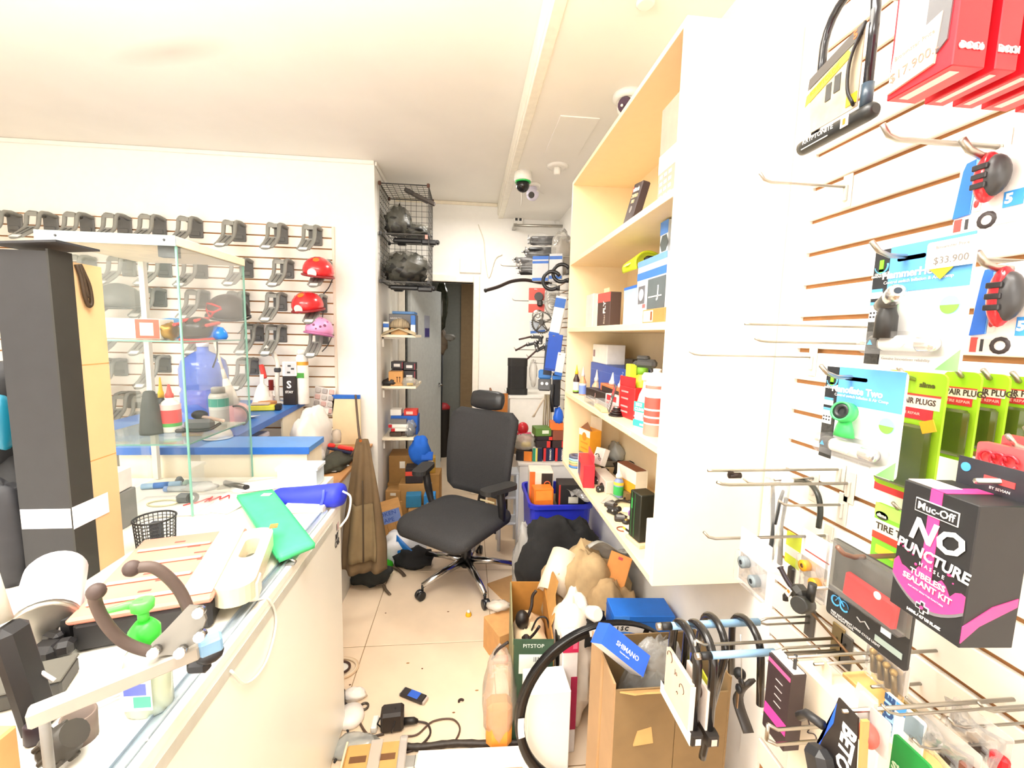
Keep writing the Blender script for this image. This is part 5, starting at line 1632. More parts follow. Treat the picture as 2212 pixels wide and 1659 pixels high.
part(t, 'orange_tab', B().bb((HX + .03, D_ * .92, .079), (HX + .05, D_ * .99, .082)), M('#e8884a', .5))
part(t, 'hinge_cap', B().bb((-.03, .02, .02), (-.006, .07, .07), bev=.006), BLACK)
# white can tilted
a, c = PY(100, 1335, .90), PY(122, 1236, 1.02)
t = thing('metal_can', 'white and silver cylinder can tipped over among the desk clutter', 'can', aim(a, c - a))
L = (c - a).length
part(t, 'can_body', B().lathe([(.048, -.02), (.052, -.012), (.052, L), (.048, L + .01), (.02, L + .016)], 26), M('#e4e0e8', .3, .2))
part(t, 'can_rim', B().lathe([(.05, -.028), (.054, -.026), (.054, -.014), (.05, -.012)], 26), STEEL)
part(t, 'can_base', B().lathe([(.046, -.022), (0, -.018)], 26), M('#f0ece4', .3))
part(t, 'dark_mark', B().lathe([(.0524, L * .55), (.0524, L * .98)], 26, caps=False).v and B().box((.051, -.012, L * .78), (.006, .014, L * .4), bev=.002), M('#b8b4b8', .3, .4))
solo('can_prop', 'grey plastic block holding up the tipped can', 'block', B().bb((-.04, -.06, 0), (.04, .05, .055), bev=.006), M('#c8c2ba', .5), tl(a.x, a.y + .05, ZD))
# tall box wrapped in black
t = thing('tall_carton', 'tall narrow black box with kraft side and white tape band on the desk', 'box', tl(-1.085, 1.13, ZD))
BX = M('#2b2b2d', .65, nz=.06)
part(t, 'black_front', B().bb((0, 0, 0), (.110, .006, .82)), BX)
part(t, 'black_side_flap', B().bb((.110, 0, 0), (.115, .062, .825)), M('#2c2b27', .65), label='folded black side flap')
part(t, 'kraft_side', B().bb((.107, .062, 0), (.1135, .148, .805), bev=.001), M('#d6b284', .75, nz=.05, sc=6), label='bare kraft side')
part(t, 'back_wall', B().bb((0, .143, 0), (.106, .148, .80)), KRAFT)
part(t, 'kraft_side', B().bb((-.004, .001, 0), (0, .148, .80)), BX)
part(t, 'lid_flap', B().box((.07, .05, 0), (.145, .12, .005), tl(0, 0, .832) @ ry(-4)), M('#2c2c30', .6), label='black top flap standing proud')
part(t, 'tape_band', B().bb((-.001, -.0012, .15), (.111, -.0002, .20)).bb((.1152, -.0012, .147), (.1162, .105, .203)), M('#eceaee', .5), label='white tape band')
part(t, 'fold_line', B().bb((.1136, .063, .55), (.1141, .147, .552)).bb((.1136, .063, .30), (.1141, .147, .302)), M('#b88848', .7))
part(t, 'cord_loop', B().tube(spline([(.118, .068, .80), (.121, .074, .77), (.122, .078, .73), (.122, .088, .70), (.122, .098, .71), (.122, .095, .75), (.121, .084, .78), (.119, .076, .80), (.121, .082, .76), (.122, .088, .72)]), .0045, 6), M('#3a2a18', .6))
# backpack at the picture edge
t = thing('backpack', 'black backpack with a teal oval panel standing behind the tall box', 'bag', tl(-1.31, 1.33, ZD))
part(t, 'pack_body', lump((0, 0, .38), (.10, .10, .16), 101, .15, 1.6, 22, 16), M('#232326', .7, nz=.15))
part(t, 'pack_lower', lump((.08, -.02, .13), (.07, .08, .16), 102, .2, 1.6, 20, 14, .002), M('#1e1e20', .75, nz=.15))
part(t, 'teal_panel', B().ball((.085, -.075, .39), (.028, .03, .075), 14, 10), M('#147490', .35))
part(t, 'pack_strap', B().tube(spline([(.03, -.09, .28), (.05, -.11, .20), (.045, -.11, .12)]), .007, 5), M('#3a3a48', .6))
t = thing('pack_sleeve', 'black fabric sleeve draped down beside the tall black box', 'bag', tl(-1.145, 1.16, ZD))
part(t, 'sleeve', lump((0, 0, .10), (.05, .05, .16), 103, .2, 1.6, 18, 14, .002), M('#28282c', .7, nz=.15))
# mesh pencil cup
t = thing('pencil_cup', 'black wire mesh pencil cup behind the parts case', 'cup', tl(-.925, 1.335, ZD))
b = B()
for k in range(28):
    q = 2 * PI * k / 28
    b.tube([(.046 * math.cos(q), .046 * math.sin(q), 0), (.051 * math.cos(q), .051 * math.sin(q), .085)], .0011, 4)
for k in range(8):
    r_ = .046 + .005 * k / 8
    b.lathe([(r_ - .001, .0106 * k), (r_ + .001, .0106 * k), (r_ + .001, .0106 * k + .0015), (r_ - .001, .0106 * k + .0015), (r_ - .001, .0106 * k)], 24, caps=False)
part(t, 'wire_mesh', b, M('#2c2c2e', .4))
part(t, 'cup_rim', B().tube(arc((0, 0, .086), .0515, 0, 345, 23, 'xy'), .003, 6, closed=True), SATIN)
part(t, 'cup_base', B().lathe([(.045, 0), (.045, .003)], 24), SATIN)
part(t, 'inner_marker', B().box((-.01, .02, .035), (.03, .02, .06), bev=.003), M('#4a4c52', .4))
# grey boxes under the showcase
t = carton('grey_box', 'grey box with a white band between the tall box and showcase', 'box', (-1.15, 1.47, ZD), (.10, .09, .12), M('#7c7c7a', .5), 0)
pr(t, -.02, .06, .05, .095, -.0455, WHITE)
t = carton('white_box', 'white and pink small box resting on the grey box', 'box', (-1.15, 1.47, ZD + .121), (.09, .08, .07), M('#e6dedc', .5), 6)
pr(t, -.045, .045, .02, .069, -.0405, M('#d87060', .5))
# papers and small things on the back of the desk
for i, (px, py, w_, d_, a, l_) in enumerate(((380, 1092, .30, .21, 6, 'large white sheet of paper in front of the showcase glass'), (470, 1085, .24, .18, -14, 'white sheet of paper under the red cord'), (560, 1050, .20, .14, 20, 'white sheet of paper at the desk back beside the pen'))):
    solo('paper_sheet', l_, 'paper', B().sheet(lambda u, v, w_=w_, d_=d_: ((u - .5) * w_, (v - .5) * d_, .0015 + .006 * (u * v) ** 2), 6, 5, .0008), PAPER, tl(onz(px, py) + V((0, 0, .0012 * i))) @ rz(a))
a = onz(487, 1048) + V((0, 0, .011))
c = onz(530, 1058) + V((0, 0, .011))
t = thing('lighter_tube', 'dark grey metal tube lying at the back of the desk', 'tube', tl(0, 0, 0))
part(t, 'tube_body', B().cyl(a, c, .0105), M('#6a6862', .3, .5))
part(t, 'tube_end', B().cyl(c, c + (c - a).normalized() * .012, .0108), BLACK)
t = thing('thin_string', 'tangle of thin red cord on the white paper', 'cord', onz(468, 1082) + V((0, 0, .006)))
rd = random.Random(7)
part(t, 'cord', B().tube(spline([V((-.05 + .012 * k + rd.uniform(-.012, .012), -.02 + .004 * k + (.028 if k % 2 else -.02), rd.uniform(0, .008))) for k in range(9)]), .0022, 5), M('#e8363c', .5))
part(t, 'cord_end', B().tube(spline([(-.05, -.02, 0), (-.07, -.035, 0), (-.085, -.055, 0)]), .0022, 5), M('#e8363c', .5))
t = thing('clamp_mount', 'black plastic ring mount standing on the desk behind the case', 'mount', onz(408, 1086))
part(t, 'mount_base', B().box((-.015, 0, .018), (.05, .035, .036), bev=.01), M('#5a5e60', .4))
part(t, 'mount_ring', B().lathe([(.010, 0), (.019, 0), (.019, .014), (.010, .014)], 18, tl(.022, -.005, .022) @ rx(75), caps=False), SATIN)
t = thing('parts_tube', 'blue and white plastic tube lying at the foot of the showcase', 'tube', onz(345, 1055))
part(t, 'tube_body', B().cyl((-.06, -.01, .012), (.07, .02, .012), .012), M('#9cc0e0', .3))
part(t, 'tube_label', B().cyl((-.02, -.001, .012), (.03, .0108, .012), .0125), M('#3f78c8', .4))
t = thing('syringe', 'clear syringe with a blue cap near the showcase corner', 'syringe', onz(388, 1062))
part(t, 'barrel', B().cyl((-.04, 0, .012), (.05, .004, .012), .011), film('#dce8f0', .5, .1))
part(t, 'blue_cap', B().cyl((-.055, 0, .012), (-.04, 0, .012), .011), M('#7a9ad0', .4))
solo('bottle_cap', 'small dark bottle cap behind the syringe', 'cap', B().lathe([(.015, 0), (.016, .015), (.008, .03), (0, .032)], 14), M('#4a5058', .4), onz(388, 1045))
solo('green_stopper', 'small grey green cap beside the syringe at the showcase edge', 'cap', B().lathe([(.016, 0), (.015, .018), (.006, .026), (0, .026)], 14), M('#8aa49a', .4), onz(404, 1050))
solo('rubber_band', 'pale rubber band ring lying on the paper', 'ring', B().tube([(.05 * math.cos(R(q)), .03 * math.sin(R(q)), .003) for q in range(0, 360, 18)], .003, 5, closed=True), M('#d8d4b0', .5), onz(352, 1090) + V((0, 0, .003)))
solo('plastic_wad', 'crumple of clear film on the desk beside the ring mount', 'wrap', lump((0, 0, .012), (.06, .03, .018), 104, .4, 3, 16, 8, .001), film('#e8ecec', .4, .15), onz(430, 1058))

# ---------------- bike hook, beam and near clutter
a, c = PY(60, 1552, .56), PY(430, 1402, 0.657)
t = thing('bike_hanger', 'wall bike hanger with white beam and two brown coated hook arms', 'rack', tl(0, 0, 0))
d = (c - a)
A = tl(a) @ d.to_track_quat('Y', 'Z').to_matrix().to_4x4()
part(t, 'beam', B().bb((-.0115, 0, -.0115), (.0115, d.length, .0115), A, bev=.003), M('#aaa49a', .45), label='white square steel beam')
part(t, 'beam_end', B().bb((-.0117, d.length, -.0117), (.0117, d.length + .03, .0117), A, bev=.003), M('#7fa8cc', .4))
PL = PY(388, 1362, 0.643)
TP = tl(PL) @ rz(12) @ ry(-28)
part(t, 'hook_plate', B().prism([(-.034, -.03), (-.005, -.036), (.026, -.022), (.038, .012), (.032, .034), (.012, .038), (-.02, .004), (-.037, -.012)], -.004, .004, tl(PL) @ rz(12) @ rx(78) @ Matrix.Scale(.9, 4)), M('#8a8780', .45, .5))
for q in ((.028, .026), (.030, -.008), (.006, -.026), (-.026, -.02)):
    part(t, 'bolt', B().cyl((q[0], q[1], .004), (q[0], q[1], .018), .0075, n=10, T=tl(PL) @ rz(12) @ rx(78)), CHROME)
ARM = M('#5a4c46', .6)
for pts in ([(412, 1330, 0.720), (392, 1282, 0.720), (362, 1246, 0.711), (328, 1225, 0.702), (285, 1228, 0.693)], [(362, 1408, 0.711), (318, 1406, 0.702), (266, 1385, 0.693), (228, 1345, 0.684), (206, 1300, 0.675), (208, 1278, 0.670)]):
    ps = [PY(*q) for q in pts]
    part(t, 'hook_arm', B().tube(spline(ps), .0085, 8), ARM, label='brown rubber coated hook arm')
    part(t, 'arm_tip', B().ball(ps[-1], .0125, 12, 8), M('#4a3c38', .6))
part(t, 'clamp_knob', B().cyl(PY(412, 1400, 0.747), PY(440, 1415, 0.720), .008).ball(PY(452, 1410, 0.720), (.022, .02, .016), 12, 8).box(PY(430, 1438, 0.720), (.035, .02, .022), bev=.006), M('#242428', .45), label='black star knob')
part(t, 'hanger_foot', B().cyl((a.x - .01, a.y + .03, ZD), (a.x - .01, a.y + .03, a.z - .005), .006), M('#8a8884', .5))
# soap pump
p = PZ(325, 1528, ZD)
t = thing('soap_pump', 'clear soap bottle with a bright green pump head on the desk', 'bottle', tl(p.x, p.y, ZD))
part(t, 'bottle_body', B().lathe([(.032, 0), (.036, .004), (.036, .08), (.03, .105), (.017, .118), (.017, .125)], 20, sx=1, sy=.75), film('#dff0d8', .6, .12))
part(t, 'liquid', B().lathe([(.032, .003), (.033, .05), (.033, .06)], 18, sx=1, sy=.72), film('#cfe8c4', .5, .1))
part(t, 'label_print', B().bb((-.024, -.0285, .02), (.024, -.0275, .085), bev=0), M('#eef2f4', .5))
part(t, 'label_word', B().bb((-.018, -.0292, .048), (.016, -.0284, .068)), M('#6a78d0', .5))
part(t, 'label_word', B().bb((-.004, -.0293, .026), (.022, -.0284, .045)), M('#5ac0a0', .5))
part(t, 'pump_collar', B().lathe([(.021, .125), (.022, .128), (.022, .146), (.018, .152), (.012, .160)], 18), M('#46e04a', .35))
part(t, 'pump_head', B().cyl((0, 0, .160), (0, 0, .175), .008).lathe([(.008, .175), (.016, .182), (.017, .195), (.012, .198)], 14).tube([(.0, 0, .190), (-.02, -.005, .192), (-.045, -.012, .188), (-.055, -.014, .182)], [.009, .007, .005, .004], 8), M('#5ee85c', .35))
# black clutter at the desk's near end
p = onz(105, 1430)
t = thing('pedal_clamp', 'tangle of black clamp parts behind the white beam', 'bike part', tl(p))
part(t, 'clamp_body', B().box((0, 0, .02), (.05, .04, .04), bev=.01).box((.03, -.01, .03), (.03, .03, .03), rz(20), bev=.008).box((-.02, .02, .035), (.05, .02, .025), rz(-20), bev=.006), M('#1e1e20', .45))
part(t, 'clamp_screw', B().cyl((.0, -.03, .02), (.05, -.035, .015), .006), M('#b8a8a0', .35))
part(t, 'clamp_tab', B().box((.055, -.035, .008), (.03, .02, .012), bev=.003), M('#a89490', .4))
t = thing('stand_post', 'black stand post with a pale tube and bolt at the picture edge', 'stand', tl(PY(22, 1420, .70)))
part(t, 'post', B().box((0, .01, -.045), (.034, .05, .19), ry(-10), bev=.012), M('#242427', .5))
part(t, 'pale_tube', B().cyl((-.022, .012, .05), (-.05, .02, .16), .016), M('#d8d4cc', .4))
part(t, 'bolt', B().lathe([(.009, 0), (.010, .004), (.006, .007)], 12, tl(-.012, -.018, .045) @ rx(90)), M('#d8d4d8', .3, .6))
t = thing('charger_box', 'dark grey flat box lying below the black clamp parts', 'box', tl(onz(70, 1500)) @ rz(20))
part(t, 'box_body', B().bb((-.05, -.03, 0), (.05, .04, .03), bev=.004), M('#4a4a48', .6))
part(t, 'box_lid', B().bb((-.051, -.031, .0305), (.051, .041, .034), bev=.002), M('#5a5850', .6))
solo('white_cable', 'thin white cable curving over the black clutter', 'cable', B().tube(spline([PY(48, 1395, .72), PY(62, 1420, .72), PY(85, 1448, .72), PY(118, 1470, .72)]), .003, 6), M('#dcd8dc', .4))
t = thing('glass_jar', 'clear empty jar lying on its side under the beam', 'jar', aim(onz(180, 1540) + V((0, 0, .026)), (.55, .5, 0)))
part(t, 'jar_body', B().lathe([(.024, 0), (.026, .006), (.026, .06), (.02, .07), (.02, .08)], 18, caps=False), film('#e6dfe2', .3, .08))
p = onz(175, 1598)
t = thing('rubber_cup', 'brown grey rubber cup standing open near the desk edge', 'cup', tl(p.x, p.y, ZD))
part(t, 'cup_wall', B().lathe([(.0, .002), (.018, .002), (.019, .045), (.022, .045), (.021, 0), (.0, 0)], 18), M('#7a6a60', .6))
t = thing('gear_nut', 'dark knurled knob lying beside the rubber cup', 'knob', tl(onz(120, 1650)))
b = B().lathe([(.024, 0), (.026, .005), (.026, .02), (.02, .026), (.02, .04)], 16, ry(50))
for k in range(8):
    q = R(45 * k)
    b.box((.026 * math.cos(q), .026 * math.sin(q), .012), (.008, .008, .018), ry(50), bev=.002)
for v in b.v:
    v.z += .024
part(t, 'knob_body', b, M('#3e3a34', .55))
t = thing('black_spacer', 'small black plastic spacer under the beam end', 'spacer', tl(onz(78, 1600)))
part(t, 'spacer_body', B().lathe([(.012, 0), (.014, .004), (.013, .03), (.009, .032)], 12), M('#2a1e28', .5))
solo('paper_label', 'white paper label lying beside the soap pump', 'paper', B().bb((-.05, -.03, 0), (.05, .03, .001)), PAPER, tl(onz(230, 1610)) @ rz(35))
t = carton('carton', 'brown carton corner at the near end of the desk', 'box', (-.80, .555, ZD), (.395, .10, .115), M('#c99a62', .75, nz=.06), -4)
t = thing('silver_clip', 'small silver clip under the envelope at the desk edge', 'clip', tl(onz(622, 1218)))
part(t, 'clip_body', B().tube([(-.02, 0, .006), (0, .008, .014), (.02, 0, .006)], .004, 6), CHROME)
part(t, 'clip_foot', B().bb((-.02, -.01, 0), (.02, .01, .004)), GREY)
solo('white_cable', 'pale cable looping over the glass side of the desk', 'cable', B().tube(spline([V((-.505, 1.02, .958)), V((-.481, 1.05, .94)), V((-.4795, 1.08, .86)), V((-.4795, 1.02, .80)), V((-.4795, .93, .82)), V((-.479, .87, .90))]), .003, 6), M('#efede8', .4))
# ================================================================ goods in the bookcase
def sh(px, py, x):          # depth along the bookcase of a pixel at distance x from the room's axis
    return PX(px, py, x).y


SZ1, SZ2, SZ3, SZ4 = 1.9905, 1.6455, 1.3025, .9225


def cbox(name, l_, x0, xw, pa_, pb, z, h, m, a=0, g=None, py=800, T=None):
    """Box on a shelf: its face to the room at x0, from pixel column pa_ (far) to pb (near)."""
    ya = sh(pa_, py, x0)
    if ya > 2.26:
        x0 = max(.532, x0 * 2.26 / ya)
    ya, yb = min(2.262, sh(pa_, py, x0)), sh(pb, py, x0)
    xw = min(xw, .832 - x0)
    t = thing(name, l_, 'box', T if T is not None else tl(x0, ya, z) @ rz(-90 + a), g)
    part(t, 'box_body', B().bb((0, 0, 0), (ya - yb, xw, h), bev=.002), m)
    t['w'] = ya - yb
    return t, ya - yb


# top shelf
T = tl(.555, sh(1345, 430, .555), SZ1 + .006) @ rz(-90) @ rx(-12) @ ry(10)
t = thing('tyre_packet', 'black folded tyre packet leaning on the top bookcase shelf', 'packet', T)
part(t, 'packet_body', B().bb((0, 0, 0), (.085, .03, .16), bev=.004), M('#3a2c2a', .5))
txt(t, 'vittoria', .023, WHITE, fr(.043, .135, -.0008), bold=.0007)
pr(t, .004, .128, .010, .147, 0, RED)
txt(t, 'ZAFFIRO', .017, M('#f0d8a8', .5), fr(.046, .112, -.0008), bold=.0004)
txt(t, 'PRO', .017, M('#f0d8a8', .5), fr(.042, .093, -.0008), bold=.0004)
part(t, 'round_print', B().lathe([(.012, 0), (.012, .001)], 16, fr(.045, .066, 0)), M('#8a8480', .5))
t, w_ = cbox('tall_box', 'tall dusty pink printed box at the near end of the top shelf', .55, .07, 1427, 1466, SZ1, .265, M('#c89484', .5), py=300)
pr(t, 0, .085, w_, .135, 0, WHITE)
for i in range(3):
    for j in range(4):
        pr(t, .012 + i * .028, .010 + j * .019, .030 + i * .028, .020 + j * .019, 0, M('#e8d0c8', .5), 'line_print')
# second shelf
t, w_ = cbox('packet_box', 'pale pink slim packet at the far end of the second shelf', .60, .05, 1266, 1281, SZ2, .165, M('#f2c8c8', .5), py=660)
t, w_ = cbox('packet_box', 'narrow cream box beside the pale pink packet', .60, .05, 1281.5, 1290, SZ2, .155, M('#f4e8c8', .5), py=660)
t, w_ = cbox('tyre_box', 'narrow black box with red top and white sideways lettering', .575, .05, 1291, 1311, SZ2, .145, M('#4e3a34', .5), 6, py=660)
pr(t, 0, .105, w_, .145, 0, M('#d8544c', .45))
txt(t, 'FLY', .034, WHITE, fr(w_ * .58, .082, -.0008, 90), bold=.001)
txt(t, 'filter', .022, M('#c8b8a8', .5), fr(w_ * .6, .032, -.0008, 90))
part(t, 'box_tab', B().bb((w_ * .3, .01, .1455), (w_ * .7, .014, .165)), M('#e8d0a0', .5))
t, w_ = cbox('lamp_box', 'white box with a blue slanted top on the second shelf', .60, .12, 1347, 1374, SZ2, .145, M('#f2f4f8', .45), py=660)
pr(t, 0, .105, w_, .145, 0, M('#a8c4f0', .45))
pr(t, 0, .135, w_, .145, -.0006, BLU)
t, w_ = cbox('lamp_box', 'large grey and blue light box with a product picture, second shelf', .585, .15, 1375, 1436, SZ2, .215, M('#d9dce2', .45), py=640)
pr(t, 0, .15, w_, .175, 0, M('#3a76d4', .45))
pr(t, 0, .195, w_, .215, 0, M('#6e9ee6', .45))
pr(t, w_ * .42, .02, w_, .145, 0, M('#5e686c', .45))
pr(t, w_ * .07, .07, w_ * .32, .13, 0, M('#6a6a70', .45))
part(t, 'lamp_print', B().lathe([(.02, 0), (.02, .001)], 16, fr(w_ * .2, .10, -.001)), M('#c8ccd4', .4))
pr(t, w_ * .25, .055, w_ * .36, .068, 0, M('#d86a6a', .45))
txt(t, 'J', .05, M('#e8e8e8', .4), fr(w_ * .78, .10, -.001), bold=.001)
pr(t, w_ * .46, .085, w_ * .9, .089, -.0006, WHITE)
t2, w2 = cbox('carton', 'small brown and orange carton in front of the large light box', .545, .035, 1388, 1436, SZ2, .042, M('#c88248', .6), py=675)
pr(t2, w2 * .05, .004, w2 * .5, .038, 0, M('#f0dcc0', .5))
pr(t2, w2 * .4, .008, w2 * .47, .034, -.0006, M('#8a4a20', .5))
t, w_ = cbox('lamp_box', 'blue topped light box lying on the large light box', .60, .12, 1424, 1440, SZ2 + .2165, .10, M('#c8d2dc', .45), py=545)
pr(t, 0, .06, w_, .10, 0, M('#5a94e4', .45))
part(t, 'window_print', B().lathe([(.028, 0), (.028, .001)], 6, fr(w_ * .6, .032, 0)), M('#5a6464', .4))
y = sh(1385, 590, .66)
t = thing('work_gloves', 'neon yellow cloth rolled with a black end on the light boxes', 'clothing', tl(.665, y, SZ2 + .217))
part(t, 'cloth_roll', B().sheet(lambda u, v: (.055 * math.cos(PI * (1.15 * u)), (v - .5) * .14, .055 * math.sin(PI * 1.05 * u) * (1 - .3 * v)), 14, 6, .008), M('#dff02e', .6))
part(t, 'cloth_tag', B().box((-.03, -.0, .052), (.03, .05, .003), ry(-40)), M('#e8eec0', .5))
part(t, 'black_end', B().box((.0, -.075, .02), (.05, .03, .035), bev=.008), BLACK)
# third shelf
t, w_ = cbox('carton', 'wide deep blue carton at the back of the third shelf', .70, .12, 1276, 1356, SZ3, .165, M('#2f55b4', .45), py=800)
for z in (.07, .13):
    pr(t, 0, z, w_, z + .0015, 0, M('#6a86cc', .45), 'line_print')
txt(t, '+p', .015, M('#c8d4f0', .5), fr(w_ * .9, .15, -.0008))
t, w2 = cbox('carton', 'white box with a small keyhole standing on the blue carton', .72, .09, 1281, 1312, SZ3 + .1655, .095, M('#f0eeea', .45), py=750)
pr(t, w2 * .05, .03, w2 * .18, .065, 0, M('#8a6a78', .45))
y = sh(1255, 820, .70)
t = thing('photo_frame', 'small wooden framed box behind the small bottles', 'box', tl(.66, 2.268, SZ3) @ rz(-90))
part(t, 'box_body', B().bb((0, 0, 0), (.12, .05, .10), bev=.002), M('#f0dcb8', .5))
part(t, 'frame_edge', B().bb((-.002, -.003, .098), (.122, .053, .106)), M('#9a5a34', .5))


def small_bottle(l_, px, x, r_, h, col, capm, lab, tiph=.05):
    y = sh(px, 850, x)
    if y > 2.23:
        x, y = max(.548, x * 2.23 / y), 2.23
    return bottle('oil_bottle', l_, x, y, SZ3, bp(r_, h, .45, .7), col, cone(r_ * .5, h, tiph, .12), capm, lab)


small_bottle('dark oil bottle with a yellow nozzle at the far end of the shelf', 1244, .60, .017, .10, M('#3a2420', .35), YEL, [(.015, .06, .0175, M('#e8e4d8', .5)), (.008, .016, .0175, M('#8ac040', .5))])
small_bottle('orange and blue oil bottle, second from the far shelf end', 1258, .585, .018, .095, M('#f0a070', .35), M('#f4dccc', .4), [(.005, .05, .0185, M('#7a94e0', .45)), (.05, .06, .0185, WHITE)])
t, w_ = cbox('oil_box', 'small black box in front of a bottle with a cream nozzle', .575, .05, 1266, 1295, SZ3, .052, M('#2a1c1a', .45), 8, py=840)
txt(t, 'J', .02, M('#e8b8b0', .5), fr(w_ * .5, .03, -.001), bold=.0006)
y = sh(1279, 840, .605)
bottle('oil_bottle', 'clear bottle with a cream pointed nozzle behind the small black box', .645, 2.12, SZ3, bp(.022, .075, .5, .7), M('#d8b890', .3), cone(.012, .075, .06, .12), M('#f6ead8', .4))
t, w_ = cbox('sealant_box', 'orange edged dark box holding two white nozzle bottles', .62, .06, 1297, 1342, SZ3, .085, M('#e07a44', .45), py=830)
pr(t, w_ * .08, .012, w_ * .92, .075, 0, M('#3a2824', .45))
for q in (.3, .72):
    part(t, 'white_nozzle', B().lathe(cone(.016, .0855, .055, .12), 14, tl(w_ * q, .03, 0)), M('#f6efe4', .4))
t, w_ = cbox('small_box', 'red and white small packet before the nozzle bottles', .585, .03, 1308, 1336, SZ3, .06, M('#f2d8d0', .5), 5, py=850)
pr(t, w_ * .1, .035, w_ * .7, .058, 0, RED)
pr(t, w_ * .4, .008, w_ * .9, .02, 0, M('#e0584c', .45))
t, w_ = cbox('hanging_box', 'bright red upright box with a loop flap on the third shelf', .575, .045, 1337, 1360, SZ3, .118, M('#e02a2e', .4), 10, py=860)
part(t, 'loop_flap', B().bb((w_ * .02, .0, .1185), (w_ * .98, .003, .155)).bb((w_ * .02, .0, .1185), (w_ * .2, .03, .122)), M('#d8262c', .4))
for z in (.02, .04, .07, .095):
    pr(t, w_ * .15, z, w_ * .6, z + .006, 0, M('#f2a0a0', .45), 'line_print')
y = sh(1318, 860, .54)
t = thing('rubber_strap', 'grey rubber strap with white marks leaning against the red box', 'strap', tl(.545, y + .03, SZ3 + .012) @ rz(-90) @ ry(33))
part(t, 'strap_band', B().bb((-.010, -.002, 0), (.012, .002, .13), bev=.001), M('#5e5a5a', .5))
for k in range(5):
    pr(t, -.006, .012 + .012 * k, .008, .018 + .012 * k, -.002, M('#d8c8c8', .5), 'tick_mark')
pr(t, -.007, .085, .009, .12, -.002, M('#c84a4a', .5))
y = sh(1324, 880, .55)
t = thing('cassette', 'small black sprocket cassette lying on the third shelf', 'bike part', tl(.565, y, SZ3))
b = B()
for k in range(4):
    b.lathe([(.030 - .005 * k, .008 * k), (.030 - .005 * k, .008 * k + .005)], 20)
part(t, 'sprockets', b, M('#2a2624', .3, .5))
part(t, 'lock_ring', B().lathe([(.008, .03), (.012, .03), (.012, .036), (.008, .036)], 14, caps=False), STEEL)
t, w_ = cbox('clear_box', 'small clear plastic box with grey parts on the third shelf', .555, .04, 1285, 1309, SZ3, .032, film('#d8dcdc', .45, .1), py=875)
part(t, 'grey_parts', B().box((w_ * .5, .02, .014), (w_ * .6, .02, .018), bev=.004), GREY)
t, w_ = cbox('wood_block', 'small pale wooden block at the shelf front', .54, .03, 1283, 1307, SZ3, .014, M('#e0b890', .6), -6, py=886)
t, w_ = cbox('clear_case', 'clear acrylic stand at the front of the small bottles', .535, .03, 1262, 1283, SZ3, .03, film('#f0e8e0', .3, .1), py=870)
t, w_ = cbox('black_box', 'tall black and yellow box with a green logo behind the red box', .66, .05, 1346, 1362, SZ3, .21, M('#262220', .45), py=850)
part(t, 'green_ring', B().lathe([(.008, 0), (.012, 0), (.012, .001), (.008, .001)], 14, fr(w_ * .5, .17, 0), caps=False), M('#48c048', .45))
pr(t, 0, .0, w_, .03, 0, YEL)
# sprays
y = sh(1380, 850, .63)
t = thing('spray_bottle', 'lime yellow trigger spray bottle with a dark grey head', 'bottle', tl(.64, y, SZ3))
part(t, 'bottle_body', B().lathe([(.036, 0), (.038, .004), (.038, .12), (.032, .15), (.016, .165), (.016, .18)], 20), M('#cfe030', .35))
part(t, 'label_print', B().lathe([(.0385, .06), (.0385, .11)], 20, caps=False), M('#dfe860', .4))
part(t, 'pump_collar', B().lathe([(.02, .165), (.02, .19)], 14), M('#8ac83a', .4))
H = rz(-60)
part(t, 'trigger_head', B().box((.015, 0, .205), (.085, .03, .032), bev=.010).box((-.03, 0, .200), (.03, .026, .026), bev=.01).box((.0, 0, .225), (.05, .026, .016), bev=.006), M('#5a5c5e', .45), H)
part(t, 'trigger', B().tube([(.03, 0, .195), (.045, 0, .17), (.04, 0, .14)], .007, 6), M('#48484a', .45), H)
part(t, 'yellow_box', B().box((-.03, .035, .12), (.03, .04, .16), bev=.003), M('#d8e44a', .45))
y = sh(1385, 900, .57)
t = thing('spray_bottle', 'white bottle with a teal lettered label on the third shelf', 'bottle', tl(.585, y, SZ3) @ rz(-70))
part(t, 'bottle_body', B().prism(rrect(.075, .045, .016, 4), 0, .085).lathe([(.037, .085), (.03, .11), (.017, .135), (.016, .165)], 16, sx=1, sy=.62), M('#f4f2ee', .4))
pr(t, -.032, .055, .032, .088, -.023, M('#3cc0ac', .45))
pr(t, -.033, .006, .033, .028, -.023, M('#3cc0ac', .45))
txt(t, 'BIKE', .015, WHITE, fr(-.008, .079, -.0245), bold=.0006)
txt(t, 'CLEAN', .015, WHITE, fr(-.003, .064, -.0245), bold=.0006)
pr(t, -.0, .012, .028, .018, -.0238, WHITE)
pr(t, .012, .034, .026, .05, -.023, M('#8a8a8a', .5))
pr(t, -.03, .036, .0, .041, -.023, M('#a8c4e8', .5))
part(t, 'neck_cap', B().lathe([(.019, .16), (.019, .175), (.012, .185)], 14), WHITE)
y = sh(1412, 880, .57)
t = bottle('cleaner_bottle', 'white bottle with pinkish red bands at the near end of the third shelf', .575, y, SZ3, [(.03, 0), (.032, .004), (.032, .16), (.024, .185), (.012, .195)], M('#f6f0ea', .4), [(.012, .195), (.012, .205)], WHITE, [(.0, .035, .0325, M('#e89080', .45)), (.04, .118, .0325, M('#e0584c', .45)), (.145, .155, .0325, M('#e08070', .45))])
for z in (.055, .078):
    part(t, 'line_print', B().lathe([(.033, z), (.033, z + .006)], 20, caps=False), M('#f4dcd4', .45))

# bottom shelf
def p4(px, py, z=SZ4):
    p = PZ(px, py, z)
    k = min(1, 2.2 / p.y, .78 / p.x)
    return V((max(p.x * k, .55), max(p.y * k, 1.17), z))


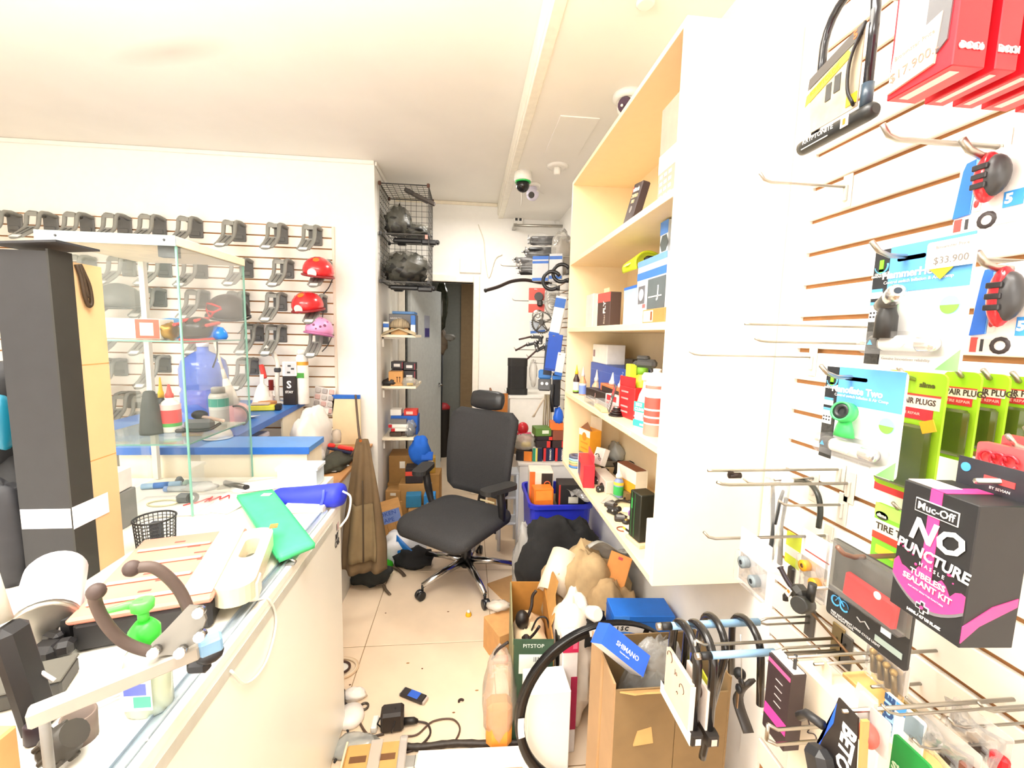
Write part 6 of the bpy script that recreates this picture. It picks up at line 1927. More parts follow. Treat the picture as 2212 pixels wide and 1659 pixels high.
y = sh(1240, 960, .62)
t = thing('bulb_box', 'white and orange carton with its top flaps open on the bottom shelf', 'box', tl(.60, 2.245, SZ4 + .066) @ rz(-75))
part(t, 'box_body', B().bb((0, 0, 0), (.11, .07, .125), bev=.002), M('#f6a82c', .5))
pr(t, 0, .09, .11, .125, 0, M('#f4efe6', .5))
part(t, 'box_logo', B().lathe([(.022, 0), (.022, .001)], 18, fr(.055, .088, 0)), M('#e88a1c', .5))
for z in (.02, .05):
    pr(t, .02, z, .09, z + .008, 0, M('#e08818', .5), 'line_print')
part(t, 'open_flap', B().prism([(0, 0), (.055, .04), (.11, 0)], -.001, .001, tl(0, .01, .125) @ rx(80)), M('#8a5a3c', .6))
part(t, 'open_flap', B().bb((0, .068, .125), (.11, .07, .19)), M('#d8ccb4', .6))
for i, c_ in enumerate(('#4a82c8', '#d8a878', '#b4d090', '#9cc4e0', '#5a5f78')):
    solo('tape_roll', ('blue tape roll at the bottom of the tape stack on the bookcase shelf', 'tan tape roll second in the stack', 'pale green tape roll third in the stack', 'light blue tape roll fourth in the stack', 'dark tape roll on top of the tape stack')[i], 'tape', B().lathe([(.022, 0), (.038, 0), (.038, .012), (.022, .012), (.022, 0)], 22, caps=False), M(c_, .45), tl(.567, 2.16, SZ4 + .0125 * i), 'stack of tape rolls')
solo('carton', 'low brown carton beneath the orange and white carton', 'box', B().bb((0, 0, 0), (.11, .07, .065), bev=.002), M('#8a7a5c', .6), tl(.60, 2.245, SZ4) @ rz(-75))
x_ = .60
bottle('oil_bottle', 'small clear bottle with a bright green cap by the tape rolls', .60, 2.06, SZ4, bp(.016, .055, .5, .7), M('#d0d8c8', .3), [(.012, .055), (.012, .078), (.008, .08)], M('#2fc048', .4))
t, w_ = cbox('light_box', 'red and white box with a blue window and hanging flap', .55, .05, 1249, 1276, SZ4, .105, M('#e62838', .4), -8, py=1000)
part(t, 'white_side', B().bb((-.001, -.002, 0), (.0, .05, .105)), WHITE)
pr(t, w_ * .05, .01, w_ * .4, .075, 0, M('#3a3a6a', .4))
part(t, 'hang_flap', B().bb((w_ * .1, .045, .1055), (w_ * .95, .048, .145)), M('#e8404a', .4))
part(t, 'white_card', B().box((-.025, .015, .045), (.045, .004, .09), rz(-20)), WHITE)
t = thing('phone_box', 'white slim box printed with a dark handset, tilted on the parts', 'box', tl(.62, sh(1278, 985, .62), SZ4 + .05) @ rz(-80) @ rx(-22) @ ry(-8))
part(t, 'box_body', B().bb((0, 0, 0), (.085, .03, .085), bev=.002), WHITE)
part(t, 'handset_print', B().tube(arc((.035, -.0006, .03), .022, 20, 140, 8, 'xz'), .005, 6, fl=.2), M('#3a302c', .5))
part(t, 'cord_print', B().lathe([(.006, 0), (.008, 0), (.008, .001), (.006, .001)], 12, fr(.055, .034, -.0004), caps=False).lathe([(.006, 0), (.008, 0), (.008, .001), (.006, .001)], 12, fr(.068, .028, -.0004), caps=False), M('#6a605c', .5))
t, w_ = cbox('carton', 'low grey carton holding up the handset box', .60, .06, 1283, 1312, SZ4, .055, M('#cfc6ba', .5), py=985)
t = thing('plastic_bag', 'clear grey bag of tubes behind the handset box', 'bag', p4(1325, 985) + V((.02, .02, 0)))
part(t, 'bag_film', lump((0, 0, .05), (.04, .06, .06), 111, .3, 2.4, 16, 12, .001), film('#c8d0d0', .45, .15))
t, w_ = cbox('bulb_box', 'white and yellow carton with open brown top on the bottom shelf', .66, .06, 1335, 1362, SZ4 + .03, .10, M('#f4eee2', .5), 12, py=970)
pr(t, 0, 0, w_, .045, 0, M('#f0b030', .5))
part(t, 'open_flap', B().bb((0, .0, .1005), (w_, .05, .103)), M('#7a4a34', .6))
solo('wood_block', 'brown block under the white and yellow carton', 'block', B().bb((0, -.12, 0), (.08, 0, .029)), M('#8a7248', .6), tl(.66, sh(1335, 970, .66), SZ4))
t = thing('rag', 'black cloth rag strewn over the bottom shelf parts', 'cloth', p4(1352, 1012) + V((.0, 0, 0)))
part(t, 'rag_cloth', lump((0, 0, .025), (.05, .09, .035), 112, .45, 2.2, 20, 12, .001), M('#1c1a18', .85))
G5 = 'loose black parts on the bottom bookcase shelf'
rd = random.Random(12)
for i, (px, py, k, l_) in enumerate(((1283, 1045, 0, 'black brake caliper near the red box on the bottom shelf'), (1305, 1020, 1, 'dark clip in a grey tray behind the calipers'), (1298, 1062, 0, 'black caliper with chrome screws, second along the shelf edge'), (1318, 1095, 1, 'black brake pad block in the middle of the bottom shelf'), (1322, 1110, 0, 'black caliper before the glue bottle'), (1340, 1125, 1, 'black clamp part below the glue bottle'), (1352, 1130, 2, 'small round dark part by the green striped can'), (1335, 1020, 2, 'gold tinted small part behind the calipers'), (1362, 1080, 3, 'black cable end beside the green striped can'), (1345, 1088, 3, 'thin black lever lying near the glue bottle'))):
    p = p4(px, py)
    t = thing('brake_part', l_, 'bike part', tl(p) @ rz(rd.uniform(-60, 60)), G5)
    m_ = M(('#242220', '#322a26')[i % 2], .4)
    if k == 0:
        part(t, 'caliper_body', B().box((0, 0, .014), (.05, .022, .028), bev=.007).box((.018, .012, .022), (.02, .03, .02), bev=.006), m_)
        for q in ((-.015, -.012, .016), (.012, -.012, .02)):
            part(t, 'screw', B().ball(q, .0045, 8, 6), CHROME)
    elif k == 1:
        part(t, 'pad_body', B().box((0, 0, .008), (.045, .028, .016), bev=.004).tube([(-.02, 0, .012), (0, .02, .02), (.025, .01, .012)], .004, 6), m_)
        part(t, 'pad_plate', B().box((0, 0, .018), (.03, .018, .003)), GREY)
    elif k == 2:
        part(t, 'washer', B().lathe([(.006, 0), (.014, 0), (.015, .012), (.006, .012)], 14, caps=False), m_)
        part(t, 'inner_nut', B().lathe([(.006, .002), (.006, .015)], 6), M('#b89a50', .35, .6))
    else:
        part(t, 'lever', B().tube(spline([(-.04, 0, .006), (-.01, .012, .010), (.03, .0, .006)]), .005, 6), m_)
        part(t, 'lever_joint', B().box((.035, 0, .006), (.018, .014, .012), bev=.003), m_)
t = thing('parts_tray', 'grey plastic tray of small parts on the bottom shelf', 'tray', p4(1310, 1000))
part(t, 'tray_shell', B().bb((-.05, -.05, 0), (.05, .05, .004)).bb((-.05, -.05, 0), (-.046, .05, .03)).bb((.046, -.05, 0), (.05, .05, .03)).bb((-.05, -.05, 0), (.05, -.046, .03)), M('#8a857c', .5))
part(t, 'tray_load', lump((0, 0, .012), (.035, .035, .018), 113, .5, 4, 14, 8, .005), M('#4a4038', .5, nz=.4, sc=60))
for i, (px, py, a, l_) in enumerate(((1290, 1032, 20, 'tan cardboard slip under the calipers'), (1340, 1045, -15, 'cream card slip beside the glue bottle'), (1375, 1012, 30, 'white folded leaflet behind the black rag'), (1368, 1105, -30, 'white torn leaflet near the green striped can'), (1320, 1085, 40, 'clear film scrap on the bottom shelf'))):
    solo('card_slip', l_, 'paper', B().sheet(lambda u, v: ((u - .5) * .08, (v - .5) * .05, .002 + .02 * u * v), 4, 3, .001), (M('#d8b48c', .6), CREAM, PAPER, PAPER, film('#e0dcd4', .5))[i], tl(p4(px, py)) @ rz(a))
p = p4(1345, 1073)
bottle('glue_bottle', 'blue and green bottle with a white pointed nozzle on the bottom shelf', p.x - .02, p.y, SZ4, bp(.021, .085, .5, .78), M('#8c9cc8', .4), cone(.014, .085, .05, .12), M('#f6ece0', .4), [(.012, .05, .0215, M('#3cb85c', .45)), (.055, .068, .0215, M('#e8d048', .45))])
p = p4(1377, 1172)
t = thing('tyre_box', 'tall black box with thin green stripes at the near end of the bottom shelf', 'box', tl(p.x - .02, p.y + .035, SZ4 + .012) @ rz(-80))
part(t, 'box_body', B().bb((0, 0, 0), (.065, .06, .16), bev=.003), M('#24261f', .4))
for x in (.012, .03):
    pr(t, x, .004, x + .002, .156, 0, M('#3a7a44', .4), 'green_stripe')
pr(t, .010, .10, .018, .135, 0, M('#3aa850', .4))
solo('wood_block', 'pale wooden base under the tall green striped box', 'block', B().bb((-.006, -.006, 0), (.08, .07, .0115), bev=.001), M('#e8c49c', .6), tl(p.x - .02, p.y + .035, SZ4) @ rz(-80))
t = thing('white_box', 'white box with a dark oval mark at the bookcase side panel', 'box', tl(.545, 1.215, SZ4) @ rz(-90))
part(t, 'box_body', B().bb((0, 0, 0), (.075, .09, .135), bev=.002), WHITE)
part(t, 'oval_mark', B().lathe([(.010, 0), (.010, .001)], 16, fr(.055, .025, 0), sx=.7, sy=1.6), M('#5a3038', .45))
solo('cable_loop', 'loops of thin brown cable hanging behind the white box', 'cable', B().tube(spline([(.60, 1.17, SZ4 + .17), (.57, 1.20, SZ4 + .25), (.60, 1.24, SZ4 + .28), (.66, 1.22, SZ4 + .2), (.62, 1.18, SZ4 + .18), (.585, 1.21, SZ4 + .25), (.64, 1.25, SZ4 + .24), (.67, 1.26, SZ4 + .05), (.68, 1.27, SZ4 + .005)]), .003, 6), M('#7a6440', .5))
solo('carton', 'brown packet standing behind the cable loops', 'box', B().bb((0, -.09, 0), (.06, 0, .15), bev=.003), M('#c0902c', .6), tl(.70, 1.30, SZ4))
p = p4(1329, 1144)
solo('rubber_ring', 'dark red rubber ring lying at the front of the bottom shelf', 'ring', B().tube([(.018 * math.cos(R(q)), .018 * math.sin(R(q)), .002) for q in range(0, 360, 20)], .002, 5, closed=True), M('#8a4030', .5), p)
t = thing('small_box', 'small white box with a yellow and black label before the striped can', 'box', tl(p4(1352, 1152)) @ rz(-75))
part(t, 'box_body', B().bb((-.02, 0, 0), (.02, .03, .02), bev=.001), M('#e8dcc8', .5))
pr(t, -.018, .01, -.004, .019, 0, YEL)
pr(t, -.003, .01, .018, .019, 0, BLACK)
solo('purple_wrapper', 'small purple wrapper between the parts and the striped can', 'packet', B().box((0, 0, .012), (.03, .02, .022), rz(20), bev=.005), M('#8a5a9a', .4), p4(1365, 1115))
# ================================================================ the near right slatwall: pegs and hanging goods
def peg_px(base, tip, l_, up=.018, r_=.0032, plate=True, m=STEEL, y=None, g='wire pegs on the near slatwall', yz=None):
    """Wire peg square to the wall: its root is the wall point seen at base, its tip the pixel tip."""
    p = PX(base[0], base[1], XW - .001)
    if yz:
        p = V((XW - .001, yz[0], yz[1]))
    q = PY(tip[0], tip[1], p.y)
    L = XW - q.x
    t = thing('wire_peg', l_, 'hook', tl(XW, p.y, p.z), g)
    part(t, 'peg_wire', B().tube([(-.003, 0, 0), (-L + .028, 0, 0), (-L + .012, 0, up * .25), (-L, 0, up)], r_, 7), m)
    if plate:
        part(t, 'peg_plate', B().bb((-.004, -.012, -.045), (-.0005, .012, .026), bev=.0012).bb((-.010, -.004, -.03), (-.004, .004, .004), bev=.001), M('#dcd8d0', .4, .3))
    return p.y, p.z, q.x


peg_px((1832, 404), (1640, 388), 'long wire peg high up beside the bookcase panel')
peg_px((1757, 772), (1489, 767), 'very long thin wire peg with its plate near the bookcase edge', .008, .0022)
peg_px((1905, 708), (1608, 714), 'thin wire peg, upper of two ending behind the inflator card', 0, .0024, False)
peg_px((1905, 744), (1630, 744), 'thin wire peg, lower of two ending behind the inflator card', .006, .0024, False)
peg_px((1818, 1014), (1528, 1030), 'straight wire peg with a black clip near its end', 0, .003)
q_ = peg_px((1838, 1044), (1548, 1054), 'bent wire peg just under the black clip one', .006, .0034)
peg_px((1760, 1043), (1605, 1046), 'short thin wire peg in front of the black forked levers', .012, .0022)
peg_px((1822, 1090), (1682, 1086), 'short wire peg with a grey plate beside the black hoop', .012, .0028)
Y5, Z5, X5 = peg_px((1790, 1157), (1520, 1155), 'wire peg carrying the small bags of plugs', .016, .0034)
peg_px((2165, 318), (1906, 270), 'thick steel peg under the red packets', .02, .0042)
peg_px((2290, 215), (2092, 175), 'thick steel peg end poking out of the red packets', .02, .0048)
peg_px((1890, 560), (1940, 525), 'x', plate=False) if False else None
p = PX(1800, 1018, XW)
d = PY(1586, 1027, PX(1818, 1014, XW - .001).y)
t = thing('peg_clip', 'small black rubber clip pushed onto the straight wire peg', 'clip', tl(d))
part(t, 'clip_sleeve', B().cyl((-.012, 0, 0), (.014, 0, 0), .0065), M('#2a1c18', .5))
part(t, 'clip_tab', B().box((-.012, -.006, .008), (.012, .004, .004)), M('#2a1c18', .5))


def rcard(name, l_, X, a, b_, c, th=.002, m=PAPER, r_=.006, cat='packet', g=None, up=True):
    """Card hung square on a peg, facing the room: a, b_ = pixels of its top far and top near corners, c = bottom far corner."""
    A, Bq, Cq = PX(a[0], a[1], X), PX(b_[0], b_[1], X), PX(c[0], c[1], X)
    zt = (A.z + Bq.z) / 2
    w_, h = A.y - Bq.y, zt - Cq.z
    t = thing(name, l_, cat, tl(X, A.y, zt) @ rz(-90), g)
    if m:
        part(t, 'card', B().prism(rrect(w_, h, r_, 3, w_ / 2, -h / 2), -th / 2, th / 2, tl(0, th / 2, 0) @ rx(90)), m)
    return t, w_, h


def rpeg(t, x, z, X, tip=.05, r_=.0035, name='peg_wire', m=STEEL):
    """The peg the thing hangs on: runs from in front of it back to the wall (a part of the thing's hanger)."""
    part(t, name, B().tube([(x, -tip, z + .018), (x, -tip + .012, z + .006), (x, -tip + .03, z), (x, XW - X - .002, z)], r_, 7), m)


LB = M('#5a9fe6', .45)
CARB = M('#3a3936', .5, nz=.45, sc=60, st=(4, 1, 4))
SILV = M('#d8d8d8', .2, .9)


def inflator_card(l_, a, b_, c, title, kind, price=None):
    X = .60
    t, w_, h = rcard('inflator_card', l_, X, a, b_, c, .003, M('#f6f6f4', .45), .008)
    f = -.0002
    pr(t, .001, -h * .985, w_ * .19, -h * .01, f, M('#232529', .5), 'dark_strip')
    pr(t, .002, -h * .985, w_ * .185, -h * .55, f - .0006, CARB, 'carbon_print')
    pr(t, w_ * .19, -h * .38, w_ - .001, -h * .005, f, LB, 'blue_header')
    txt(t, title, .0145, WHITE, fr(w_ * .44, -h * .235, f - .001), bold=.0005)
    txt(t, 'Control switch Inflation & Air Comp', .0062, WHITE, fr(w_ * .5, -h * .295, f - .001))
    part(t, 'logo_bolt', B().box((w_ * .1, f - .001, -h * .15), (.006, .001, .018), bev=0).box((w_ * .1, f - .001, -h * .185), (.006, .001, .004)), M('#7ae030', .4))
    part(t, 'logo_swoosh', B().tube(arc((w_ * .1, f - .001, -h * .15), .010, 190, 380, 10, 'xz'), .0013, 5, fl=.4), M('#58b8f0', .4))
    txt(t, 'GENUINE', .0045, WHITE, fr(w_ * .1, -h * .215, f - .001))
    txt(t, 'INNOVATIONS', .0042, WHITE, fr(w_ * .1, -h * .235, f - .001))
    for z0, z1 in ((.34, .42), (.45, .62)):
        pr(t, w_ * .02, -h * z1, w_ * .15, -h * z0, f - .001, M('#e4e6e8', .5), 'spec_panel')
        pr(t, w_ * .02, -h * (z0 + .025), w_ * .15, -h * z0, f - .0016, LB, 'spec_head')
    for k in range(6):
        pr(t, w_ * (.03 + .04 * (k % 3)), -h * (.55 + .035 * (k // 3)), w_ * (.05 + .04 * (k % 3)), -h * (.535 + .035 * (k // 3)), f - .0018, DARK, 'icon_print')
    # badge
    part(t, 'badge', B().lathe([(.0115, 0), (.0115, .0012)], 22, fr(w_ * .85, -h * .51, f)), M('#8cd8f4', .45))
    part(t, 'badge_half', B().prism([(.0112 * math.cos(R(q)), .0112 * math.sin(R(q))) for q in range(180, 361, 15)], 0, .0015, fr(w_ * .85, -h * .51, f)), M('#7ad04a', .45))
    # slot, corner
    part(t, 'hang_slot', B().prism(rrect(w_ * .3, .006, .003, 3, w_ * .42, -h * .115), 0, .0006, rx(90) @ tl(0, 0, -f)), M('#eceae4', .5))
    part(t, 'green_corner', B().prism([(w_ - .001, -h + .001), (w_ - .028, -h + .001), (w_ - .001, -h + .028)], 0, .0006, rx(90)), M('#86e07a', .45))
    txt(t, 'Genuine Innovations reliability', .0055, M('#b0aeac', .5), fr(w_ * .48, -h * .93, f - .001))
    # blister and contents
    if kind == 0:
        z = -h * .56
        part(t, 'inflator_body', B().tube([(w_ * .24, -.012, z + .012), (w_ * .34, -.02, z + .014), (w_ * .48, -.03, z + .020)], [.010, .011, .0115], 12), M('#4a4844', .4))
        part(t, 'silver_valve', B().lathe([(.011, 0), (.012, .004), (.0115, .020), (.008, .026), (.0045, .028), (.0045, .02)], 16, aim((w_ * .48, -.03, z + .020), (.75, -.55, .25)), caps=False), SILV)
        part(t, 'valve_bore', B().lathe([(.0045, 0), (.0045, .001)], 12, aim((w_ * .48 + .0205, -.0452, z + .0268), (.75, -.55, .25))), M('#1a2a3a', .4))
        part(t, 'inflator_stem', B().lathe([(.013, -.034), (.0125, -.004), (.010, .004), (.009, .016)], 16, tl(w_ * .37, -.02, z)), M('#2c2c2c', .45))
        part(t, 'green_tip', B().prism([(0, 0), (.022, .012), (.022, .03), (0, .022)], 0, .004, tl(w_ * .18, -.003, z - .005) @ rx(90)), M('#3cc060', .4))
    else:
        z = -h * .52
        part(t, 'green_nozzle', B().lathe([(.017, -.026), (.014, -.012), (.0095, .0)], 14, tl(w_ * .46, -.016, z), sx=1.0, sy=.6), M('#44c868', .4))
        A = aim((w_ * .46, -.014, z + .011), (.2, -1, .25))
        part(t, 'green_ring', B().lathe([(.010, .0), (.0165, .0), (.0155, .016), (.0125, .016), (.011, .004)], 20, A, caps=False), M('#44c868', .4))
        part(t, 'black_bore', B().lathe([(.0125, .010), (.0125, .015), (.006, .0155), (.006, .012)], 18, A), M('#1c2022', .4))
    zc = -h * .80
    C = tl(w_ * .10, -.012, zc) @ ry(90)
    part(t, 'gas_cartridge', B().lathe([(.003, -.008), (.003, .0), (.0045, .004), (.0095, .014), (.0105, .02), (.0105, w_ * .70), (.008, w_ * .75), (.003, w_ * .76)], 18, C), SILV)
    part(t, 'cartridge_label', B().lathe([(.0108, w_ * .22), (.0108, w_ * .60)], 18, C, caps=False), M('#f4eee8', .45))
    part(t, 'cartridge_band', B().lathe([(.0108, w_ * .08), (.0108, w_ * .20)], 18, C, caps=False), CARB)
    part(t, 'blue_triangle', B().prism([(-.004, -.003), (.004, -.003), (0, .004)], 0, .0008, fr(w_ * .23, zc, -.0230)), M('#40a8e8', .45))
    part(t, 'hazard_print', B().prism([(-.006, 0), (0, -.006), (.006, 0), (0, .006)], 0, .0008, fr(w_ * .58, zc, -.0230)), M('#f2d8d4', .45))
    part(t, 'blister', B().prism(rrect(w_ * .86, .032, .015, 4, w_ * .5, zc), 0, .024, rx(90)), film('#ffffff', .08, .08, .2, g=.5))
    if price:
        T = tl(w_ * .60, -.004, -h * .235)
        part(t, 'price_tag', B().prism(rrect(w_ * .44, h * .20, .003, 2, w_ * .22, h * .10), 0, .0008, T @ rx(90)), M('#f7f2ec', .5))
        txt(t, 'Bloomster Price', .0058, M('#9a948e', .5), T @ fr(w_ * .23, h * .155, -.0012))
        txt(t, price, .0125, M('#7a746e', .5), T @ fr(w_ * .23, h * .055, -.0012))
        part(t, 'yellow_arrow', B().prism([(0, 0), (.028, 0), (.014, -.014)], 0, .0006, tl(w_ * .64, -.003, -h * .235) @ rx(90)), M('#f2e030', .45))
    rpeg(t, w_ * .36, -h * .10, X, .055)
    return t


inflator_card('carded air inflator with a black and silver head, tagged 33.900', (1893, 537), (2113, 500), (1887, 790), 'HammerHead', 0, '$33.900')
inflator_card('carded green inflator nozzle hung lower and nearer the bookcase', (1789, 779), (1960, 816), (1763, 983), 'Nanoflate Two', 1)

# red boxed packets at the top
A0 = PX(1914, 220, .50)
yq, zq = A0.y, A0.z
xs = [.50] + [PY(px, py, yq).x for px, py in ((1993, 245), (2052, 257), (2113, 268), (2185, 280))]
RP = M('#d81f2e', .35)
wr_ = yq - PX(2050, 192, .50).y
for i, x in enumerate(xs):
    x2 = xs[i + 1] - .012 if i < 4 else x + .05
    t = thing('red_packet', ('red framed packet with clear window and 17.900 price tag', 'red boxed packet second on the upper peg', 'red boxed packet third on the upper peg', 'red boxed packet fourth on the upper peg', 'red boxed packet last on the upper peg, by the wall')[i], 'packet', tl(x, yq, zq) @ rz(-90), 'red packets on the upper peg')
    d_ = x2 - x
    part(t, 'packet_box', B().bb((0, 0, 0), (wr_, d_, .26), bev=.001), RP)
    part(t, 'white_base', B().bb((wr_ * .12, d_ * .2, -.0006), (wr_ * .88, d_ * .5, 0)), M('#f4dcd8', .5))
    if i == 0:
        part(t, 'clear_window', B().bb((wr_ * .06, -.0012, .04), (wr_ * .62, -.0002, .255)), M('#dcc0bc', .3, nz=.12, sc=9))
        part(t, 'silver_insert', B().prism([(wr_ * .55, .025), (wr_ * .74, .02), (wr_ * .90, .03), (wr_ * .98, .255), (wr_ * .60, .255)], 0, .0018, rx(90)), M('#7c7c80', .25, .4))
        part(t, 'price_tag', B().prism([(.003, .006), (wr_ * .75, .012), (wr_ * .80, .062), (.006, .048)], 0, .003, rx(90)), M('#f2d6ca', .5))
        txt(t, 'Bloomster Price', .0068, M('#d8988a', .5), fr(wr_ * .42, .044, -.0034, 6))
        txt(t, '$17.900.-', .0145, M('#c87868', .5), fr(wr_ * .44, .024, -.0034, 6))
    for k in range(4):
        part(t, 'icon_print', B().lathe([(.0035, 0), (.0035, .0006)], 10, tl(wr_ + .0002, d_ * (.2 + .2 * k), .02) @ rz(90) @ rx(90)), M('#f8b8bc', .5))
    txt(t, 'DOC1', .010, M('#ffd0d2', .5), tl(wr_ + .0010, d_ * .5, .02) @ rz(90) @ rx(90), bold=.0003)
    part(t, 'peg_wire', B().cyl((wr_ * .5, d_, .245), (wr_ * .5, XW - x - .002, .245), .0035), STEEL)

# U-lock with its card
X = .68
a, b_ = PX(1743, 312, X), PX(1872, 250, X)
t = thing('bike_lock', 'black shackle lock on a yellow and grey card hung at the top', 'lock', tl(X, a.y, (a.z + b_.z) / 2) @ rz(-90))
w_ = a.y - b_.y
part(t, 'crossbar', B().lathe([(.008, -.018), (.0135, -.012), (.0145, 0), (.0145, w_), (.0135, w_ + .012), (.008, w_ + .018)], 18, ry(90)), M('#2a2c2c', .35))
txt(t, 'KRYPTONITE', .0125, WHITE, fr(w_ * .32, .003, -.0148), bold=.0001)
pr(t, w_ * .02, -.009, w_ * .5, -.0075, -.0135, WHITE, 'line_print')
pr(t, w_ * .72, -.010, w_ * .84, .011, -.0146, M('#f2e8e0', .5), 'white_sticker')
pr(t, w_ * .76, -.006, w_ * .80, .004, -.0154, ORG, 'orange_mark')
hh = PX(1800, 5, X).z - a.z + .03
SK = M('#22242a', .15, cl=.5)
x0_, x1_ = w_ * .15, w_ * .97
part(t, 'shackle', B().tube([(x0_, 0, .012), (x0_, 0, hh * .62)] + [((x0_ + x1_) / 2 + (x1_ - x0_) / 2 * math.cos(R(q)), 0, hh * .62 + (x1_ - x0_) * .62 * math.sin(R(q))) for q in range(170, -1, -17)] + [(x1_, 0, hh * .62), (x1_, 0, .012)], .0075, 10), SK)
part(t, 'shackle_collar', B().cyl((x1_, 0, .012), (x1_, 0, .05), .0095), M('#3a4a58', .3))
hc = .155
part(t, 'lock_card', B().prism([(.02, .016), (w_ * .92, .016), (w_ * .92, hc), (w_ * .04, hc * .80), (.012, hc * .45)], 0, .002, rx(90) @ tl(0, 0, .009)), M('#b4a890', .5, nz=.18, sc=30))
part(t, 'dark_top', B().prism([(w_ * .03, hc * .66), (w_ * .91, hc * .86), (w_ * .915, hc * .995), (w_ * .045, hc * .79)], 0, .001, rx(90) @ tl(0, 0, .0112)), M('#5a5652', .5))
part(t, 'yellow_band', B().prism([(w_ * .0, hc * .47), (w_ * .78, hc * .72), (w_ * .70, hc * .80), (w_ * .02, hc * .60)], 0, .001, rx(90) @ tl(0, 0, .0114)), M('#f4dc40', .45))
txt(t, 'KRYPTOLOK', .012, M('#b09a20', .5), tl(w_ * .34, -.0128, hc * .645) @ rx(90) @ rz(14))
txt(t, '5', .018, M('#f06a3c', .5), tl(w_ * .80, -.0126, hc * .91) @ rx(90) @ rz(10), bold=.0006)
part(t, 'photo_print', B().bb((w_ * .38, -.0124, .058), (w_ * .47, -.0112, .088)).bb((w_ * .52, -.0124, .064), (w_ * .62, -.0112, .094)), M('#4a4a48', .45))
part(t, 'yellow_square', B().bb((w_ * .75, -.0124, .024), (w_ * .91, -.0112, .042)), M('#f2cc30', .45))
part(t, 'black_strap', B().tube(spline([(w_ * .93, -.012, .15), (w_ * .82, -.02, .10), (w_ * .82, -.02, .05), (w_ * .90, -.016, .02)]), .007, 6, fl=.4), BLACK)
part(t, 'peg_wire', B().tube([(w_ * .6, -.05, hh * .62 + (x1_ - x0_) * .62 - .010), (w_ * .6, XW - X - .002, hh * .62 + (x1_ - x0_) * .62 - .010)], .004, 6), STEEL)

# red tail lights on blue cards
for i, (a, b_, c, l_) in enumerate((((2078, 345, ), (2235, 300), (2068, 503), 'blue and white carded red tail light, upper one at the picture edge'), ((2118, 572), (2262, 560), (2102, 762), 'blue and white carded red tail light, lower one at the picture edge'))):
    X = .66
    t, w_, h = rcard('tail_light', l_, X, a, b_, c, .003, M('#f4f0ec', .45), .008, 'light')
    part(t, 'blue_panel', B().prism([(.0, -h * .8), (w_ * .26, -h * .78), (w_ * .26, -.004), (w_ * .12, -.006), (.006, -h * .16)], 0, .003, rx(90)), M('#2f74e0', .4))
    part(t, 'pale_blue_panel', B().prism([(w_ * .26, -h * .78), (w_ * .30, -h * .5), (w_ * .46, -h * .42), (w_ * .46, -.002), (w_ * .26, -.003)], 0, .0025, rx(90)), M('#74b6f8', .4))
    pr(t, 0, -h, w_, -h * .84, -.0004, M('#f0e4de', .5))
    pr(t, .002, -h * .99, w_ * .14, -h * .82, -.001, M('#e0504a', .45))
    pr(t, w_ * .2, -h * .98, w_ * .25, -h * .84, -.001, DARK)
    part(t, 'gear_print', B().lathe([(.006, 0), (.011, 0), (.011, .001), (.006, .001)], 12, fr(w_ * .52, -h * .91, -.0006), caps=False), M('#3a3436', .45))
    pr(t, w_ * .28, -h * .76, w_ * .40, -h * .56, -.001, M('#fbe8e2', .45))
    part(t, 'rose_print', B().ball((w_ * .34, -.002, -h * .66), (.003, .001, .005), 8, 6), M('#c03a3a', .45))
    part(t, 'lamp_body', B().ball((w_ * .66, -.014, -h * .38), (.017, .013, h * .27), 16, 10).box((w_ * .72, -.018, -h * .38), (.012, .014, h * .22), bev=.004), M('#3e3e40', .35))
    part(t, 'lamp_lens', B().ball((w_ * .58, -.014, -h * .38), (.013, .014, h * .33), 16, 10), film('#ee2a36', .8, .1))
    for k in range(3):
        part(t, 'lamp_slot', B().box((w_ * .585, -.027, -h * (.26 + .12 * k)), (.017, .004, .007), bev=.001), M('#2e2c2e', .4))
    pr(t, w_ * .72, -h * .80, w_ * .98, -h * .60, -.001, M('#3f9ae8', .45), 'blue_tag')
    txt(t, '5', .016, WHITE, fr(w_ * .80, -h * .70, -.002), bold=.0008)
    rpeg(t, w_ * .5, -.008, X, .05, .0045)

